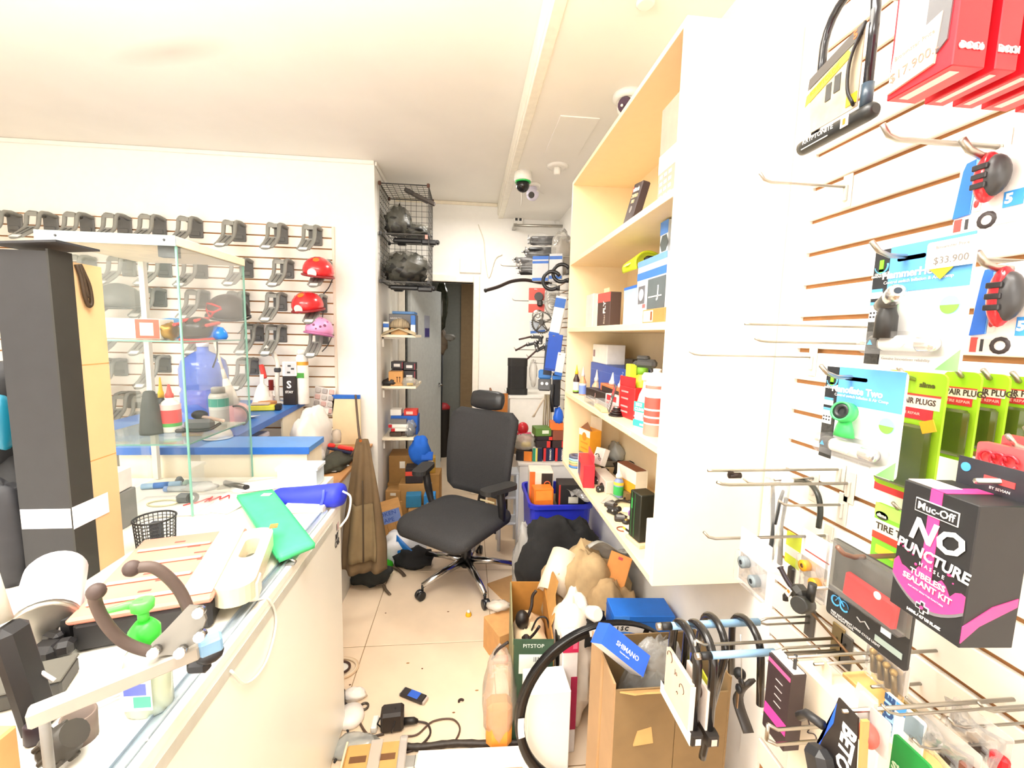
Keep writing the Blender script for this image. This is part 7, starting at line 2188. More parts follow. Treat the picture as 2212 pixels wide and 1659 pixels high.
# green plug packs
for i, (a, b_, c, X, l_) in enumerate((((1915, 795), (2048, 812), (1915, 1050), .70, 'lime green pack of repair plugs, front of its peg'), ((2040, 800), (2122, 806), (2030, 985), .735, 'lime green plug pack second on the peg'), ((2100, 803), (2183, 812), (2085, 970), .765, 'lime green plug pack third on the peg'), ((2165, 806), (2245, 822), (2150, 960), .79, 'lime green plug pack nearest the wall'))):
    t, w_, h = rcard('plug_pack', l_, X, a, b_, c, .004, M('#a4d82a', .4), .010, 'packet', 'lime green packs of repair plugs')
    part(t, 'clear_front', B().bb((w_ * .08, -.012, -h * .95), (w_ * .92, -.001, -h * .42), bev=.004), film('#5a6a28', .62, .12))
    pr(t, w_ * .02, -h * .29, w_ * .95, -h * .18, -.0004, M('#f6e6da', .5), 'white_band')
    pr(t, w_ * .02, -h * .38, w_ * .86, -h * .29, -.0004, M('#d8303c', .45), 'red_band')
    pr(t, w_ * .02, -h * .19, w_ * .95, -h * .175, -.001, M('#e0483c', .45), 'red_line')
    txt(t, 'REPAIR PLUGS', .0125, M('#4a3a34', .5), fr(w_ * .55, -h * .235, -.0012), bold=.0003, sx=.82)
    txt(t, 'TIRE REPAIR', .006, M('#f8c8c0', .5), fr(w_ * .5, -h * .335, -.0012))
    if i == 0:
        part(t, 'orange_tab', B().box((w_ * .55, -.014, -h * .55), (.020, .002, .018), ry(-22)), M('#f4b424', .45))
        txt(t, 'slime', .011, M('#5a5a20', .5), fr(w_ * .72, -h * .10, -.0008), bold=.0004)
    rpeg(t, w_ * .5, -.012, X, .014 if i else .03)

# sealant kit box
X = .55
A, Bq, Cq, Dq = PX(1955, 1030, X), PX(2118, 1096, X), PX(1945, 1290, X), PX(2087, 1432, X)
zt, zb_ = (A.z + Bq.z) / 2, (Cq.z + Dq.z) / 2
w_, h = A.y - Bq.y + .004, zt - zb_
t = thing('sealant_kit', 'black and pink tubeless sealant kit box hung at the picture edge', 'box', tl(X, A.y, zb_) @ rz(-90 - 4))
KBk = M('#262628', .45, nz=.08, sc=30)
PK = M('#e4448a', .4)
dp = .062
part(t, 'box_body', B().bb((0, 0, 0), (w_, dp, h), bev=.0012), KBk)
part(t, 'header_card', B().bb((.006, dp - .002, h), (w_ + .012, dp, h + .034)), M('#34343a', .4, nz=.3, sc=14))
part(t, 'header_slot', B().bb((w_ * .42, dp - .0028, h + .012), (w_ * .78, dp - .002, h + .019)), M('#e84a4a', .5))
part(t, 'green_badge', B().lathe([(.006, 0), (.006, .0008)], 18, fr(w_ * .98, h + .012, dp - .002)), M('#4ad070', .45))
part(t, 'tree_mark', B().prism([(-.003, -.002), (.003, -.002), (0, .004)], 0, .0005, fr(w_ * .98, h + .012, dp - .0029)), M('#1c5a34', .45))
part(t, 'blue_badge', B().lathe([(.0055, 0), (.0055, .0008)], 18, fr(w_ * .18, h + .022, dp - .002)), M('#4a9ae0', .45))
txt(t, 'BY SEVIAN', .0045, M('#e8dcd8', .5), fr(w_ * .62, h + .006, dp - .0026))
part(t, 'white_label', B().bb((.001, .004, h + .0003), (w_ * .44, dp * .55, h + .0012)), M('#f6e4da', .5))
part(t, 'pink_ribbon', B().bb((w_ * .40, .0, h + .0002), (w_ * .60, dp * .9, h + .0008)).bb((w_ * .40, -.0006, h * .22), (w_ * .56, .0, h)), PK)
part(t, 'name_frame', B().bb((w_ * .22, -.0014, h * .805), (w_ * .80, -.0004, h * .905)), WHITE)
part(t, 'name_panel', B().bb((w_ * .23, -.0018, h * .812), (w_ * .79, -.0012, h * .898)), KBk)
txt(t, 'Muc-Off', w_ * .148, WHITE, fr(w_ * .51, h * .853, -.0022), bold=.0002)
txt(t, 'NO', w_ * .44, WHITE, fr(w_ * .53, h * .665, -.0014, 0), bold=.0012, sx=1.02, sh=.25)
txt(t, 'PUNCTURE', w_ * .21, WHITE, fr(w_ * .53, h * .505, -.0020, -3), bold=.0005, sx=.92, sh=.1)
txt(t, 'H A S S L E', w_ * .075, WHITE, fr(w_ * .56, h * .425, -.0020, -3))
pts = [(0.0008, .115 * h)] + [(w_ * u, h * (.115 + .16 * (2 * u - 1) ** 2 - .0)) for u in (.1, .2, .3, .4, .5, .6, .7, .8, .9)] + [(w_ - .0006, .115 * h + h * .16)]
arc_ = [(w_ * u, h * (.30 - .20 * math.sin(PI * (.08 + .84 * u)) * .9)) for u in [k / 12 for k in range(13)]]
top_ = [(w_ * u, h * (.355 + .03 * math.sin(21 * u) + .02 * math.sin(37 * u))) for u in [1 - k / 16 for k in range(17)]]
part(t, 'pink_splash', B().prism([(max(.0006, min(w_ - .0006, x)), z) for x, z in arc_ + top_], 0, .0009, rx(90)), PK)
part(t, 'tyre_print', B().prism([(max(.0006, min(w_ - .0006, x)), z - .004) for x, z in arc_] + [(max(.0006, min(w_ - .0006, x)), z) for x, z in arc_[::-1]], 0, .0007, rx(90)), M('#77757a', .5))
txt(t, 'TUBELESS', w_ * .115, WHITE, fr(w_ * .52, h * .345, -.0020, -2), bold=.0002, sx=1.0)
txt(t, 'SEALANT KIT', w_ * .115, WHITE, fr(w_ * .52, h * .285, -.0020, -2), bold=.0002, sx=1.0)
txt(t, 'INSTANTLY SEALS TYRE PUNCTURES', w_ * .03, M('#f8c8e0', .5), fr(w_ * .52, h * .225, -.0020, -2))
part(t, 'cross_print', B().bb((w_ * .47, -.0016, h * .075), (w_ * .53, -.0006, h * .165)).bb((w_ * .41, -.0016, h * .10), (w_ * .59, -.0006, h * .14)), WHITE)
part(t, 'cross_core', B().bb((w_ * .482, -.0020, h * .083), (w_ * .518, -.0012, h * .157)).bb((w_ * .422, -.0020, h * .108), (w_ * .578, -.0012, h * .132)), KBk)
part(t, 'pink_drop', B().lathe([(.0022, 0), (.0022, .0006)], 10, fr(w_ * .5, h * .12, -.0019)), PK)
txt(t, '140ML / 4.7 US FL.OZ', w_ * .052, WHITE, fr(w_ * .52, h * .045, -.0008), bold=.0003)
rd = random.Random(3)
for k in range(14):
    x, z = rd.uniform(.06, .94) * w_, h * rd.uniform(.40, .52)
    part(t, 'pink_drop', B().lathe([(rd.uniform(.0008, .0022), 0), (.0008, .0006)], 8, fr(x, z, -.0004)), PK)
part(t, 'pink_side', B().prism([(0, h * .16), (dp * .5, h * .30), (dp * .95, h * .36), (dp * .95, h * .30), (dp * .3, h * .16), (0, h * .04)], 0, .0008, tl(w_, 0, 0) @ rz(90) @ rx(90) @ tl(0, 0, 0)), PK)
part(t, 'peg_wire', B().tube([(w_ * .6, dp - .03, h + .016), (w_ * .6, XW - X + .004, h + .016)], .0035, 7), STEEL)

# red clip packs behind it
for i, (a, b_, c) in enumerate((((2112, 955), (2240, 975), (2110, 1010)), ((2165, 940), (2260, 952), (2165, 1000)))):
    t, w_, h = rcard('clip_pack', ('red plastic clip pack behind the sealant kit header', 'second red clip pack higher behind the sealant kit')[i], .64 + .07 * i, a, b_, c, .01, M('#f05a5c', .35), .004)
    for k in range(3):
        part(t, 'clip_ring', B().tube(arc((w_ * (.25 + .2 * k), -.004, -h * .5), .008, 0, 330, 10, 'xz'), .002, 5), M('#d8303c', .35))
    rpeg(t, w_ * .5, -.004, .64 + .07 * i, .0, .003)

# tyre patch pack
t, w_, h = rcard('patch_pack', 'bright green tyre patch pack half hidden by the black pouch', .70, (1893, 1084), (1990, 1120), (1886, 1232), .003, M('#8ee040', .4), .006)
pr(t, .0, -h * .18, w_, -.001, -.0004, M('#b8ec70', .45))
pr(t, 0, -h * .42, w_, -h * .24, -.0004, M('#f6efe4', .5))
pr(t, 0, -h * .52, w_, -h * .42, -.0004, M('#e8503c', .45))
txt(t, 'TIRE TUBE', .0155, M('#4a4030', .5), fr(w_ * .55, -h * .33, -.0012), bold=.0004)
part(t, 'slime_oval', B().lathe([(.007, 0), (.007, .001)], 18, fr(w_ * .18, -h * .17, 0), sx=1.6, sy=1), M('#3a4028', .45))
txt(t, 'slime', .008, WHITE, fr(w_ * .18, -h * .17, -.0014), bold=.0003)
pr(t, w_ * .12, -h * .72, w_ * .55, -h * .60, -.0004, M('#e6e048', .45))
pr(t, .0, -h * .99, w_, -h * .86, -.0004, M('#e87a3c', .45))
rpeg(t, w_ * .5, -.006, .70, .01, .003)
t, w_, h = rcard('repair_card', 'white and red carded kit above the tyre patch pack', .74, (1890, 1042), (1985, 1062), (1885, 1082), .003, M('#f4ece4', .5), .004)
pr(t, .0, -h * .4, w_, -.001, -.0004, M('#d8383c', .45))
rpeg(t, w_ * .5, -.003, .74, .0, .003)

# black pouch with a red multi tool
X = .64
t, w_, h = rcard('tool_pouch', 'clear and black pouch with a red multi tool inside', X, (1800, 1172), (1985, 1246), (1797, 1330), .004, M('#2b2a2a', .45, nz=.1), .006)
pr(t, .002, -h * .62, w_ * .995, -h * .004, -.0004, M('#77756e', .35, nz=.1), 'clear_panel')
part(t, 'clear_film', B().bb((.002, -.018, -h * .64), (w_ - .002, -.001, -h * .01), bev=.006), film('#e8e6e2', .08, .1, .4))
part(t, 'red_tool', B().box((w_ * .62, -.010, -h * .40), (w_ * .62, .012, h * .30), ry(3), bev=.004), M('#d81c28', .35))
part(t, 'tool_rivet', B().lathe([(.006, 0), (.006, .001)], 14, fr(w_ * .72, -h * .31, -.0162)), WHITE)
part(t, 'blue_cycle_print', B().tube(arc((w_ * .13, -.0012, -h * .77), .008, 0, 330, 12, 'xz'), .0016, 5, fl=.3).tube(arc((w_ * .25, -.0012, -h * .77), .008, 0, 330, 12, 'xz'), .0016, 5, fl=.3).tube([(w_ * .13, -.0012, -h * .77), (w_ * .17, -.0012, -h * .70), (w_ * .25, -.0012, -h * .77)], .0014, 5), M('#4aa0d8', .45))
part(t, 'white_wave', B().tube([(w_ * .42, -.0012, -h * .78), (w_ * .47, -.0012, -h * .81), (w_ * .52, -.0012, -h * .77), (w_ * .58, -.0012, -h * .82)], .0011, 5), M('#b8b4b0', .5))
part(t, 'white_mark', B().box((w_ * .76, -.0010, -h * .72), (.016, .001, .010)), M('#d8dce2', .5))
part(t, 'tool_print', B().box((w_ * .80, -.0010, -h * .86), (w_ * .3, .001, h * .07), bev=0), M('#9aa8a0', .5))
txt(t, 'FREE RECUMBENT LONG CYCLE LIGHT', .0052, M('#e0dcd8', .5), fr(w_ * .40, -h * .93, -.0012))
txt(t, 'YOUR LIGHT TOOL', .0052, M('#e0dcd8', .5), fr(w_ * .24, -h * .965, -.0012))
rpeg(t, w_ * .42, -.004, X, .05, .004, m=M('#8a6a5c', .4, .5))

# small bags of plugs on their peg
for i, (a, b_, c, X, mcol, l_) in enumerate((((1602, 1140), (1668, 1180), (1590, 1245), X5 + .075, '#7e8a90', 'white bag with two grey rubber plugs on the wire peg'), ((1735, 1140), (1800, 1178), (1722, 1262), X5 + .245, '#f4a818', 'white bag with two orange plugs nearer the wall'))):
    t, w_, h = rcard('plug_bag', l_, X, a, b_, c, .002, M('#f6f0ee', .5), .002)
    part(t, 'clear_pocket', B().bb((.001, -.014, -h), (w_ - .001, -.001, -h * .42), bev=.004), film('#ffffff', .05, .1, .4))
    for x, z in ((.30, -.56), (.68, -.74)):
        part(t, 'rubber_plug', B().lathe([(.005, -.003), (.012, -.002), (.0125, .012), (.005, .013)], 16, tl(w_ * x, -.003, h * z) @ rx(90), caps=False), M(mcol, .45))
        part(t, 'plug_core', B().lathe([(.0042, 0), (.0042, .008)], 12, tl(w_ * x, -.003, h * z) @ rx(90)), M('#6a666a' if i == 0 else '#e08c10', .5))
    if i:
        pr(t, w_ * .15, -h * .34, w_ * .95, -h * .32, -.0004, M('#b0504a', .5), 'red_line')

# dark levers in a clear bag, black hoop, yellow pack behind them
p = PX(1685, 1045, .74)
t = thing('lever_bag', 'clear bag with long dark grey forked tyre levers by the bookcase', 'bag', tl(.74, p.y, p.z) @ rz(-75))
L = p.z - PX(1700, 1235, .74).z
part(t, 'fork_lever', B().tube([(-.014, -.006, -.006), (-.010, -.006, -.04), (-.003, -.006, -L * .6), (-.001, -.006, -L * .95)], [.008, .010, .009, .014], 8, fl=.5).tube([(.014, -.006, -.012), (.008, -.006, -.04), (.002, -.006, -L * .5)], [.007, .009, .008], 8, fl=.5), M('#3a3e40', .4))
part(t, 'second_lever', B().tube([(.018, .0, -.03), (.014, .0, -L * .5), (.018, .0, -L * .98)], [.008, .007, .012], 8, fl=.5), M('#44484a', .4))
part(t, 'bag_film', B().sheet(lambda u, v: (-.028 + .06 * u, -.014 + .006 * math.sin(8 * u + 6 * v), .01 - (L + .03) * v), 6, 12, .001), film('#ffffff', .14, .1, .5))
part(t, 'white_header', B().bb((-.028, -.004, .0), (.034, -.002, .022)), M('#f4ecec', .5))
part(t, 'peg_wire', B().tube([(0, -.02, .012), (.02, .085, .012)], .003, 6), STEEL)
p = PX(1745, 1050, .79)
q2 = PX(1765, 1140, .79)
solo('cable_hoop', 'stiff black hoop hanging behind the short wire peg', 'cable', B().tube(spline([PX(1718, 1040, .81), PX(1745, 1042, .80), PX(1765, 1065, .79), PX(1772, 1100, .79), PX(1768, 1140, .79)]), .006, 8), M('#2c302c', .3))
t, w_, h = rcard('yellow_pack', 'lime yellow pack hanging behind the dark levers', .79, (1700, 1150), (1742, 1165), (1700, 1215), .003, M('#d4e43a', .45), .003)
pr(t, .0, -h * .7, w_, -h * .45, -.0004, WHITE)
part(t, 'black_parts', B().box((w_ * .6, -.008, -h * 1.25), (.022, .012, .05), bev=.005), M('#2a2420', .45))
part(t, 'peg_wire', B().tube([(w_ * .5, -.01, -.003), (w_ * .5, .036, -.003)], .003, 6), STEEL)

# black lamp mount with its sticker
p = PX(1728, 1290, .66)
t = thing('bike_lamp', 'black bike lamp with bracket strap and small white sticker', 'light', tl(p) @ rz(-90))
part(t, 'lamp_barrel', B().lathe([(.012, -.02), (.0165, -.016), (.0165, .016), (.014, .02)], 18, tl(.014, -.004, -.006) @ rz(25) @ rx(75)), M('#242422', .4))
part(t, 'lamp_body', B().box((-.008, .004, .002), (.030, .03, .032), ry(20), bev=.008), M('#2c2a26', .4))
part(t, 'clamp_stub', B().cyl((.018, .006, .005), (.020, .006, .040), .0075), M('#201e1c', .4))
part(t, 'strap_arm', B().tube(spline([(-.018, 0, .004), (-.035, -.004, .018), (-.052, -.006, .034)]), [.005] * 12 + [.007], 7), M('#2a2028', .45))
part(t, 'strap_tab', B().tube([(-.022, -.004, -.004), (-.028, -.008, -.016), (-.026, -.008, -.024)], .0055, 7), M('#242020', .4))
part(t, 'white_sticker', B().box((-.012, -.016, .0), (.010, .002, .018), ry(20)), M('#f0e0d4', .5))
part(t, 'sticker_mark', B().box((-.012, -.0172, .003), (.006, .001, .006), ry(20)), ORG)
part(t, 'peg_wire', B().cyl((.019, .0, .030), (.019, XW - .66 - .002, .030), .0035), STEEL)
a, c = PX(1752, 1322, .80), PX(1862, 1445, .80)
solo('price_rail', 'brown metal strip in the slat groove below the black lamp', 'rail', B().tube([a, c], .004, 4), M('#7a5a3c', .4, .5))

# blue coated double prong hangers with shackle locks
def prong(base, tip, l_, end, rr=.0085):
    p = PX(base[0], base[1], XW - .001)
    q = PY(tip[0], tip[1], p.y)
    e = PY(end[0], end[1], p.y).x
    L = XW - q.x
    t = thing('lock_hanger', l_, 'hook', tl(XW, p.y, p.z))
    part(t, 'coated_rod', B().cyl((-(XW - e), 0, 0), (-L + .035, 0, 0), rr), M('#8cb4d8', .4), label='pale blue coated rod')
    part(t, 'black_sleeve', B().cyl((-L + .034, 0, 0), (-L + .012, 0, 0), rr * 1.05), BLACK)
    part(t, 'rod_end', B().cyl((-L + .0125, 0, 0), (-L, 0, 0), rr * .95), STEEL)
    for dz in (.008, -.008):
        part(t, 'support_wire', B().tube([(-(XW - e) - .002, 0, 0), (-(XW - e) * .85, 0, dz), (-.002, 0, dz)], .0028, 6), STEEL)
    part(t, 'wall_plate', B().bb((-.006, -.014, -.045), (-.0005, .014, .03), bev=.002), M('#5a5650', .45))
    return p.y, p.z, q.x


Y1, Z1, X1 = prong((1752, 1338), (1421, 1320), 'upper pale blue hanger rod carrying the shackle locks', (1640, 1331))
Y2, Z2, X2 = prong((1830, 1400), (1502, 1424), 'lower pale blue hanger rod in front of the shackle locks', (1672, 1412), .0075)


def shackle(l_, X, Yc, Zt, w_, leg, r_, body=None, tilt=0, card=None):
    """Lock hung over a rod by its loop, in a plane parallel to the wall: local x along the wall towards the camera."""
    t = thing('shackle_lock', l_, 'lock', tl(X, Yc, Zt) @ rz(-90) @ ry(tilt))
    hw = w_ / 2
    pts = [(-hw, 0, -leg)] + [(-hw, 0, -hw - .01)] + [(hw * math.cos(R(q)), 0, -hw + hw * math.sin(R(q))) for q in range(165, 14, -15)] + [(hw, 0, -hw - .01), (hw, 0, -leg)]
    part(t, 'shackle', B().tube(pts, r_, 10), M('#1e1c1c', .25, cl=.3))
    if body:
        part(t, 'lock_body', B().lathe([(.006, -.02), (.017, -.016), (.0185, -.006), (.0185, w_ + .012), (.017, w_ + .02), (.006, w_ + .022)], 4, tl(-hw, 0, -leg - .010) @ ry(90) @ rz(45), sm=False), M('#262220', .45))
    return t


t = shackle('black shackle lock at the rod tip with a white printed card', X1 + .052, Y1 - .035, Z1 + .020, .112, .195, .0098, True)
part(t, 'lock_card', B().bb((-.052, -.016, -.195), (.062, -.006, -.085), bev=.001), M('#e0cab4', .5), label='cream card with line drawings')
part(t, 'card_edge', B().bb((.0625, -.016, -.195), (.064, .004, -.09)), M('#e0d8d4', .5))
for cx, cz, r_ in ((-.032, -.095, .012), (.028, -.125, .010), (.01, -.15, .003)):
    part(t, 'line_drawing', B().tube(arc((cx, -.0165, cz), r_, -60, 200, 12, 'xz'), .0012, 4, fl=.3), M('#5a3a2c', .5))
txt(t, 'Jo', .016, M('#7a5c4c', .5), fr(.0, -.11, -.0168))
part(t, 'white_side', B().bb((-.072, -.0145, -.220), (.072, -.0135, -.190)), M('#f6eee6', .5), label='white printed strip on the lock body')
part(t, 'body_sticker', B().box((.079, 0, -.205), (.001, .012, .014)), M('#efe4da', .5))
t = shackle('second black shackle lock behind the cream card one', X1 + .085, Y1 - .04, Z1 + .021, .112, .195, .0098, True)
part(t, 'lock_card', B().bb((-.03, -.012, -.195), (.062, -.005, -.10), bev=.001), M('#efe0d4', .5))
part(t, 'line_drawing', B().tube(spline([(.02, -.0125, -.10), (.04, -.0125, -.12), (.03, -.0125, -.145), (.01, -.0125, -.155)]), .0016, 5), M('#4a3830', .5))
part(t, 'body_sticker', B().box((.079, 0, -.205), (.001, .012, .014)), M('#e8c8b8', .5))
t = shackle('black shackle lock with a neon yellow card, middle of the rod', X1 + .135, Y1 - .02, Z1 + .018, .095, .22, .0085, False, 12)
part(t, 'neon_card', B().bb((-.02, -.008, -.19), (.05, -.004, -.15), bev=.001), M('#e8ec3a', .45))
part(t, 'lock_tail', B().tube(spline([(.04, 0, -.19), (.055, 0, -.26), (.06, 0, -.36)]), .0085, 8), M('#1e1c1c', .3))
part(t, 'black_latch', B().box((.03, 0, -.215), (.05, .02, .04), bev=.006), M('#1c1a1a', .45))
part(t, 'neon_word', B().box((.03, -.0105, -.215), (.010, .001, .03), ry(12)), M('#d8e040', .45))
t = shackle('black cable loop hung at the wall end of the blue rod', X1 + .205, Y1 - .02, Z1 + .022, .105, .16, .008, False, -6)
part(t, 'flat_strap', B().tube(spline([(.02, 0, -.13), (-.01, -.01, -.19), (.03, -.01, -.24)]), .017, 6, fl=.35), M('#3a3634', .5))
part(t, 'cable_joint', B().ball((-.02, 0, -.14), .014, 10, 8), BLACK)
t = thing('key_ring', 'pair of keys with black heads dangling under the hangers', 'key', PX(1596, 1488, X1 + .17))
part(t, 'key_head', B().ball((0, 0, 0), (.006, .010, .011), 10, 8), BLACK)
part(t, 'key_blade', B().box((0, .002, -.028), (.002, .007, .04), bev=.0005), M('#b89878', .3, .8))
part(t, 'key_head', B().ball((0, -.006, .022), (.005, .009, .009), 10, 8), M('#2a2624', .4))
part(t, 'key_cord', B().tube([(0, -.006, .03), (0, .0, .07), (0, .01, Z1 + .012 - PX(1596, 1488, X1 + .17).z)], .0012, 4), M('#c8c4bc', .4))

# lower double wire prong with the sealant bottle box and white cartons
def wires(base, tip, l_, gap=.03):
    p = PX(base[0], base[1], XW - .001)
    q = PY(tip[0], tip[1], p.y)
    L = XW - q.x
    t = thing('double_peg', l_, 'hook', tl(XW, p.y, p.z))
    part(t, 'wire', B().tube([(-.002, 0, 0), (-L + .02, 0, 0), (-L, 0, .012)], .0034, 7), STEEL)
    part(t, 'wire', B().tube([(-.002, 0, -gap), (-L + .02, 0, -gap), (-L, 0, -gap + .012)], .0034, 7), STEEL)
    part(t, 'cross_bar', B().tube([(-L, 0, .012), (-L, 0, -gap + .012)], .0034, 7), STEEL)
    part(t, 'wall_plate', B().bb((-.006, -.016, -gap - .02), (-.0005, .016, .03), bev=.002), M('#a89468', .4, .5))
    return p.y, p.z, q.x


Y3, Z3, X3 = wires((1812, 1378), (1500, 1412), 'bright double wire peg in front of the blue hanger')
Y4, Z4, X4 = wires((1965, 1555), (1655, 1605), 'lowest double wire peg near the picture bottom')
X = .60
t, w_, h = rcard('sealant_bottle_box', 'narrow black and pink box hanging from the double wire peg', X, (1660, 1425), (1712, 1440), (1655, 1575), .03, M('#382a2c', .45, nz=.1), .003, 'box')
pr(t, .001, -h * .10, w_ - .001, -h * .055, -.0004, M('#f05a90', .45), 'pink_line')
pr(t, .002, -h * .80, w_ - .001, -h * .66, -.0004, M('#f0409a', .45), 'pink_splash')
for k in range(4):
    pr(t, w_ * .4, -h * (.24 + .10 * k), w_ * .7, -h * (.232 + .10 * k), -.0006, M('#c8b8b4', .5), 'tick_mark')
part(t, 'white_top', B().bb((0, .004, .0005), (w_, .026, .002)), M('#f4e8e0', .5))
part(t, 'hanger_loop', B().tube([(w_ * .8, .015, .0), (w_ * .8, .015, .03)], .003, 6), DARK)
part(t, 'peg_wire', B().tube([(w_ * .8, .0, .026), (w_ * .8, XW - X - .002, .026)], .003, 6), STEEL)
X = .66
A = PX(1722, 1422, X)
zt = A.z
t = thing('white_carton', 'white hang-tab carton with black scribbles and a yellow dot', 'box', tl(X, A.y, zt - .26) @ rz(-90))
w_ = A.y - PX(1905, 1560, X).y
part(t, 'box_body', B().bb((0, 0, 0), (w_, .06, .255), bev=.002), M('#f3e4cc', .5))
part(t, 'hang_tab', B().prism([(w_ * .10, 0), (w_ * .36, 0), (w_ * .33, .032), (w_ * .13, .032)], 0, .0015, tl(0, .02, .255) @ rx(90)), M('#efdcc0', .5))
part(t, 'hang_tab', B().prism([(w_ * .5, 0), (w_ * .78, 0), (w_ * .75, .032), (w_ * .53, .032)], 0, .0015, tl(0, .04, .255) @ rx(90)), M('#efdcc0', .5))
part(t, 'black_scribble', B().tube(spline([(w_ * .22, -.0006, .17), (w_ * .27, -.0006, .155), (w_ * .25, -.0006, .14), (w_ * .36, -.0006, .15), (w_ * .40, -.0006, .10), (w_ * .43, -.0006, .14), (w_ * .50, -.0006, .12), (w_ * .48, -.0006, .08)]), .0022, 5, fl=.3), M('#4a3a38', .5))
part(t, 'yellow_dot', B().lathe([(.008, 0), (.008, .001)], 16, fr(w_ * .36, .18, 0), sx=.8, sy=1.3), M('#f4d840', .45))
part(t, 'peg_wire', B().tube([(w_ * .23, .0, .28), (w_ * .23, XW - X - .002, .28)], .003, 6), STEEL)
X = .73
A = PX(1820, 1440, X)
t = thing('white_carton', 'yellow tinted carton hung behind the white scribbled one', 'box', tl(X, A.y, A.z - .25) @ rz(-90))
part(t, 'box_body', B().bb((0, 0, 0), (.16, .05, .24), bev=.002), M('#e8c680', .5))
part(t, 'hang_tab', B().bb((.03, .03, .24), (.09, .0315, .265)), M('#e0c080', .5))
part(t, 'peg_wire', B().tube([(.06, .0, .26), (.06, XW - X - .002, .26)], .003, 6), STEEL)
# brass bolts in a clear bag
t, w_, h = rcard('bolt_bag', 'clear bag with four brass bolts hanging under the black pouch', .74, (1886, 1385), (1968, 1435), (1885, 1450), .002, M('#f4eae2', .45), .003)
for k in range(4):
    part(t, 'brass_bolt', B().tube([(w_ * (.15 + .19 * k), -.008, -h * (.30 + .05 * k)), (w_ * (.22 + .2 * k), -.008, -h * (.88 + .06 * k))], .0048, 7), M('#8a744a', .35, .7))
    part(t, 'bolt_head', B().ball((w_ * (.15 + .19 * k), -.008, -h * (.28 + .05 * k)), .0062, 8, 6), M('#c0a060', .35, .7))
part(t, 'clear_film', B().bb((.001, -.016, -h * 1.1), (w_ - .001, -.002, -.003), bev=.004), film('#ffffff', .10, .1, .4))
rpeg(t, w_ * .5, -.002, .74, .0, .003)

# the bottom corner: pump card, storm pack, green pack, bags
X = .55
t = thing('pump_card', 'black lettered card with blue edge holding a black pump head', 'packet', tl(PX(1835, 1528, X)) @ rz(-90) @ ry(4))
part(t, 'card', B().prism([(-.016, -.0), (.016, .0), (.036, -.14), (-.036, -.14)], 0, .0025, rx(90)), M('#2e2826', .45))
part(t, 'blue_edge', B().prism([(-.016, -.045), (-.0165, -.01), (-.036, -.14), (-.044, -.14)], 0, .0028, rx(90)), M('#2f68e8', .45))
txt(t, 'BETO', .030, WHITE, fr(.008, -.062, -.0032, -90), bold=.0012)
part(t, 'pump_head', B().box((-.062, -.016, -.105), (.04, .03, .07), ry(-28), bev=.009).tube([(-.022, -.012, -.055), (-.046, -.018, -.06), (-.06, -.016, -.08)], .007, 8), M('#262628', .4))
part(t, 'card_back', B().prism([(.018, .0), (.022, .0), (.042, -.14), (.038, -.14)], -.01, .0005, rx(90)), M('#c89a5c', .5))
part(t, 'peg_wire', B().tube([(.0, -.01, -.006), (.0, XW - X - .01, -.006)], .003, 6), STEEL)
X = .58
t, w_, h = rcard('wrapped_ball', 'clear bag with a coral red ball beside the pump card', X, (1880, 1530), (1925, 1560), (1885, 1615), .002, film('#f4ece8', .5, .15), .004, 'bag')
part(t, 'red_ball', B().ball((w_ * .4, -.012, -h * .6), (.014, .012, .018), 14, 10), M('#e25a50', .4))
part(t, 'grey_strip', B().bb((-.02, .002, -h * .9), (w_ * .1, .008, h * .1)), M('#c8c4bc', .45))
rpeg(t, w_ * .5, -.002, X, .0, .002)
X = .66
t, w_, h = rcard('parts_card', 'white and blue card with dark blue sideways letters', X, (1914, 1496), (2000, 1560), (1908, 1590), .003, M('#f2eee8', .45), .004)
pr(t, .001, -h * .85, w_ * .28, -.002, -.0004, M('#9cc4e0', .45), 'blue_strip')
txt(t, 'STOLE', .020, M('#2a4a7a', .45), fr(w_ * .15, -h * .42, -.0012, 90), bold=.0014)
pr(t, w_ * .30, -h * .22, w_ * .55, -.002, -.0004, M('#4a98ec', .45), 'blue_patch')
pr(t, w_ * .55, -h * .5, w_ * .98, -.004, -.0004, M('#8a9aa4', .45), 'grey_patch')
rpeg(t, w_ * .5, -.002, X, .0, .002)
X = .62
t, w_, h = rcard('green_pack', 'deep green pack with pale lettering at the picture bottom', X, (1930, 1590), (2012, 1650), (1925, 1690), .004, M('#1f8a3c', .45), .004)
txt(t, 'Slider', .016, M('#c8e0b8', .5), fr(w_ * .42, -h * .62, -.001), bold=.0006)
rpeg(t, w_ * .5, -.002, X, .0, .002)
for i, (a, b_, c, X, l_) in enumerate((((2000, 1530), (2120, 1640), (1995, 1600), .68, 'long clear bag with dark parts slanting to the picture corner'), ((2060, 1500), (2190, 1600), (2055, 1585), .74, 'clear bag with a black strip and red end nearer the wall'))):
    t, w_, h = rcard('parts_bag', l_, X, a, b_, c, .002, film('#f2ece6', .35, .12, .4), .004, 'bag')
    part(t, 'bag_film', B().sheet(lambda u, v: (w_ * u, -.016 + .006 * math.sin(7 * u + 5 * v), -h * v), 8, 5, .001), film('#ffffff', .16, .1, .4))
    part(t, 'dark_part', B().box((w_ * .55, -.008, -h * .55), (w_ * .7, .01, .016), ry(10), bev=.004), M('#3a2c28', .45))
    part(t, 'end_part', B().box((w_ * .92, -.008, -h * .68), (.022, .012, .03), bev=.004), RED if i else M('#7a4a3a', .45))
    rpeg(t, w_ * .4, -.002, X, .0, .002)
# ================================================================ odds and ends on the tiles
def fl0(px, py, z=0):
    p = PZ(px, py, z)
    return V((p.x, p.y, z))


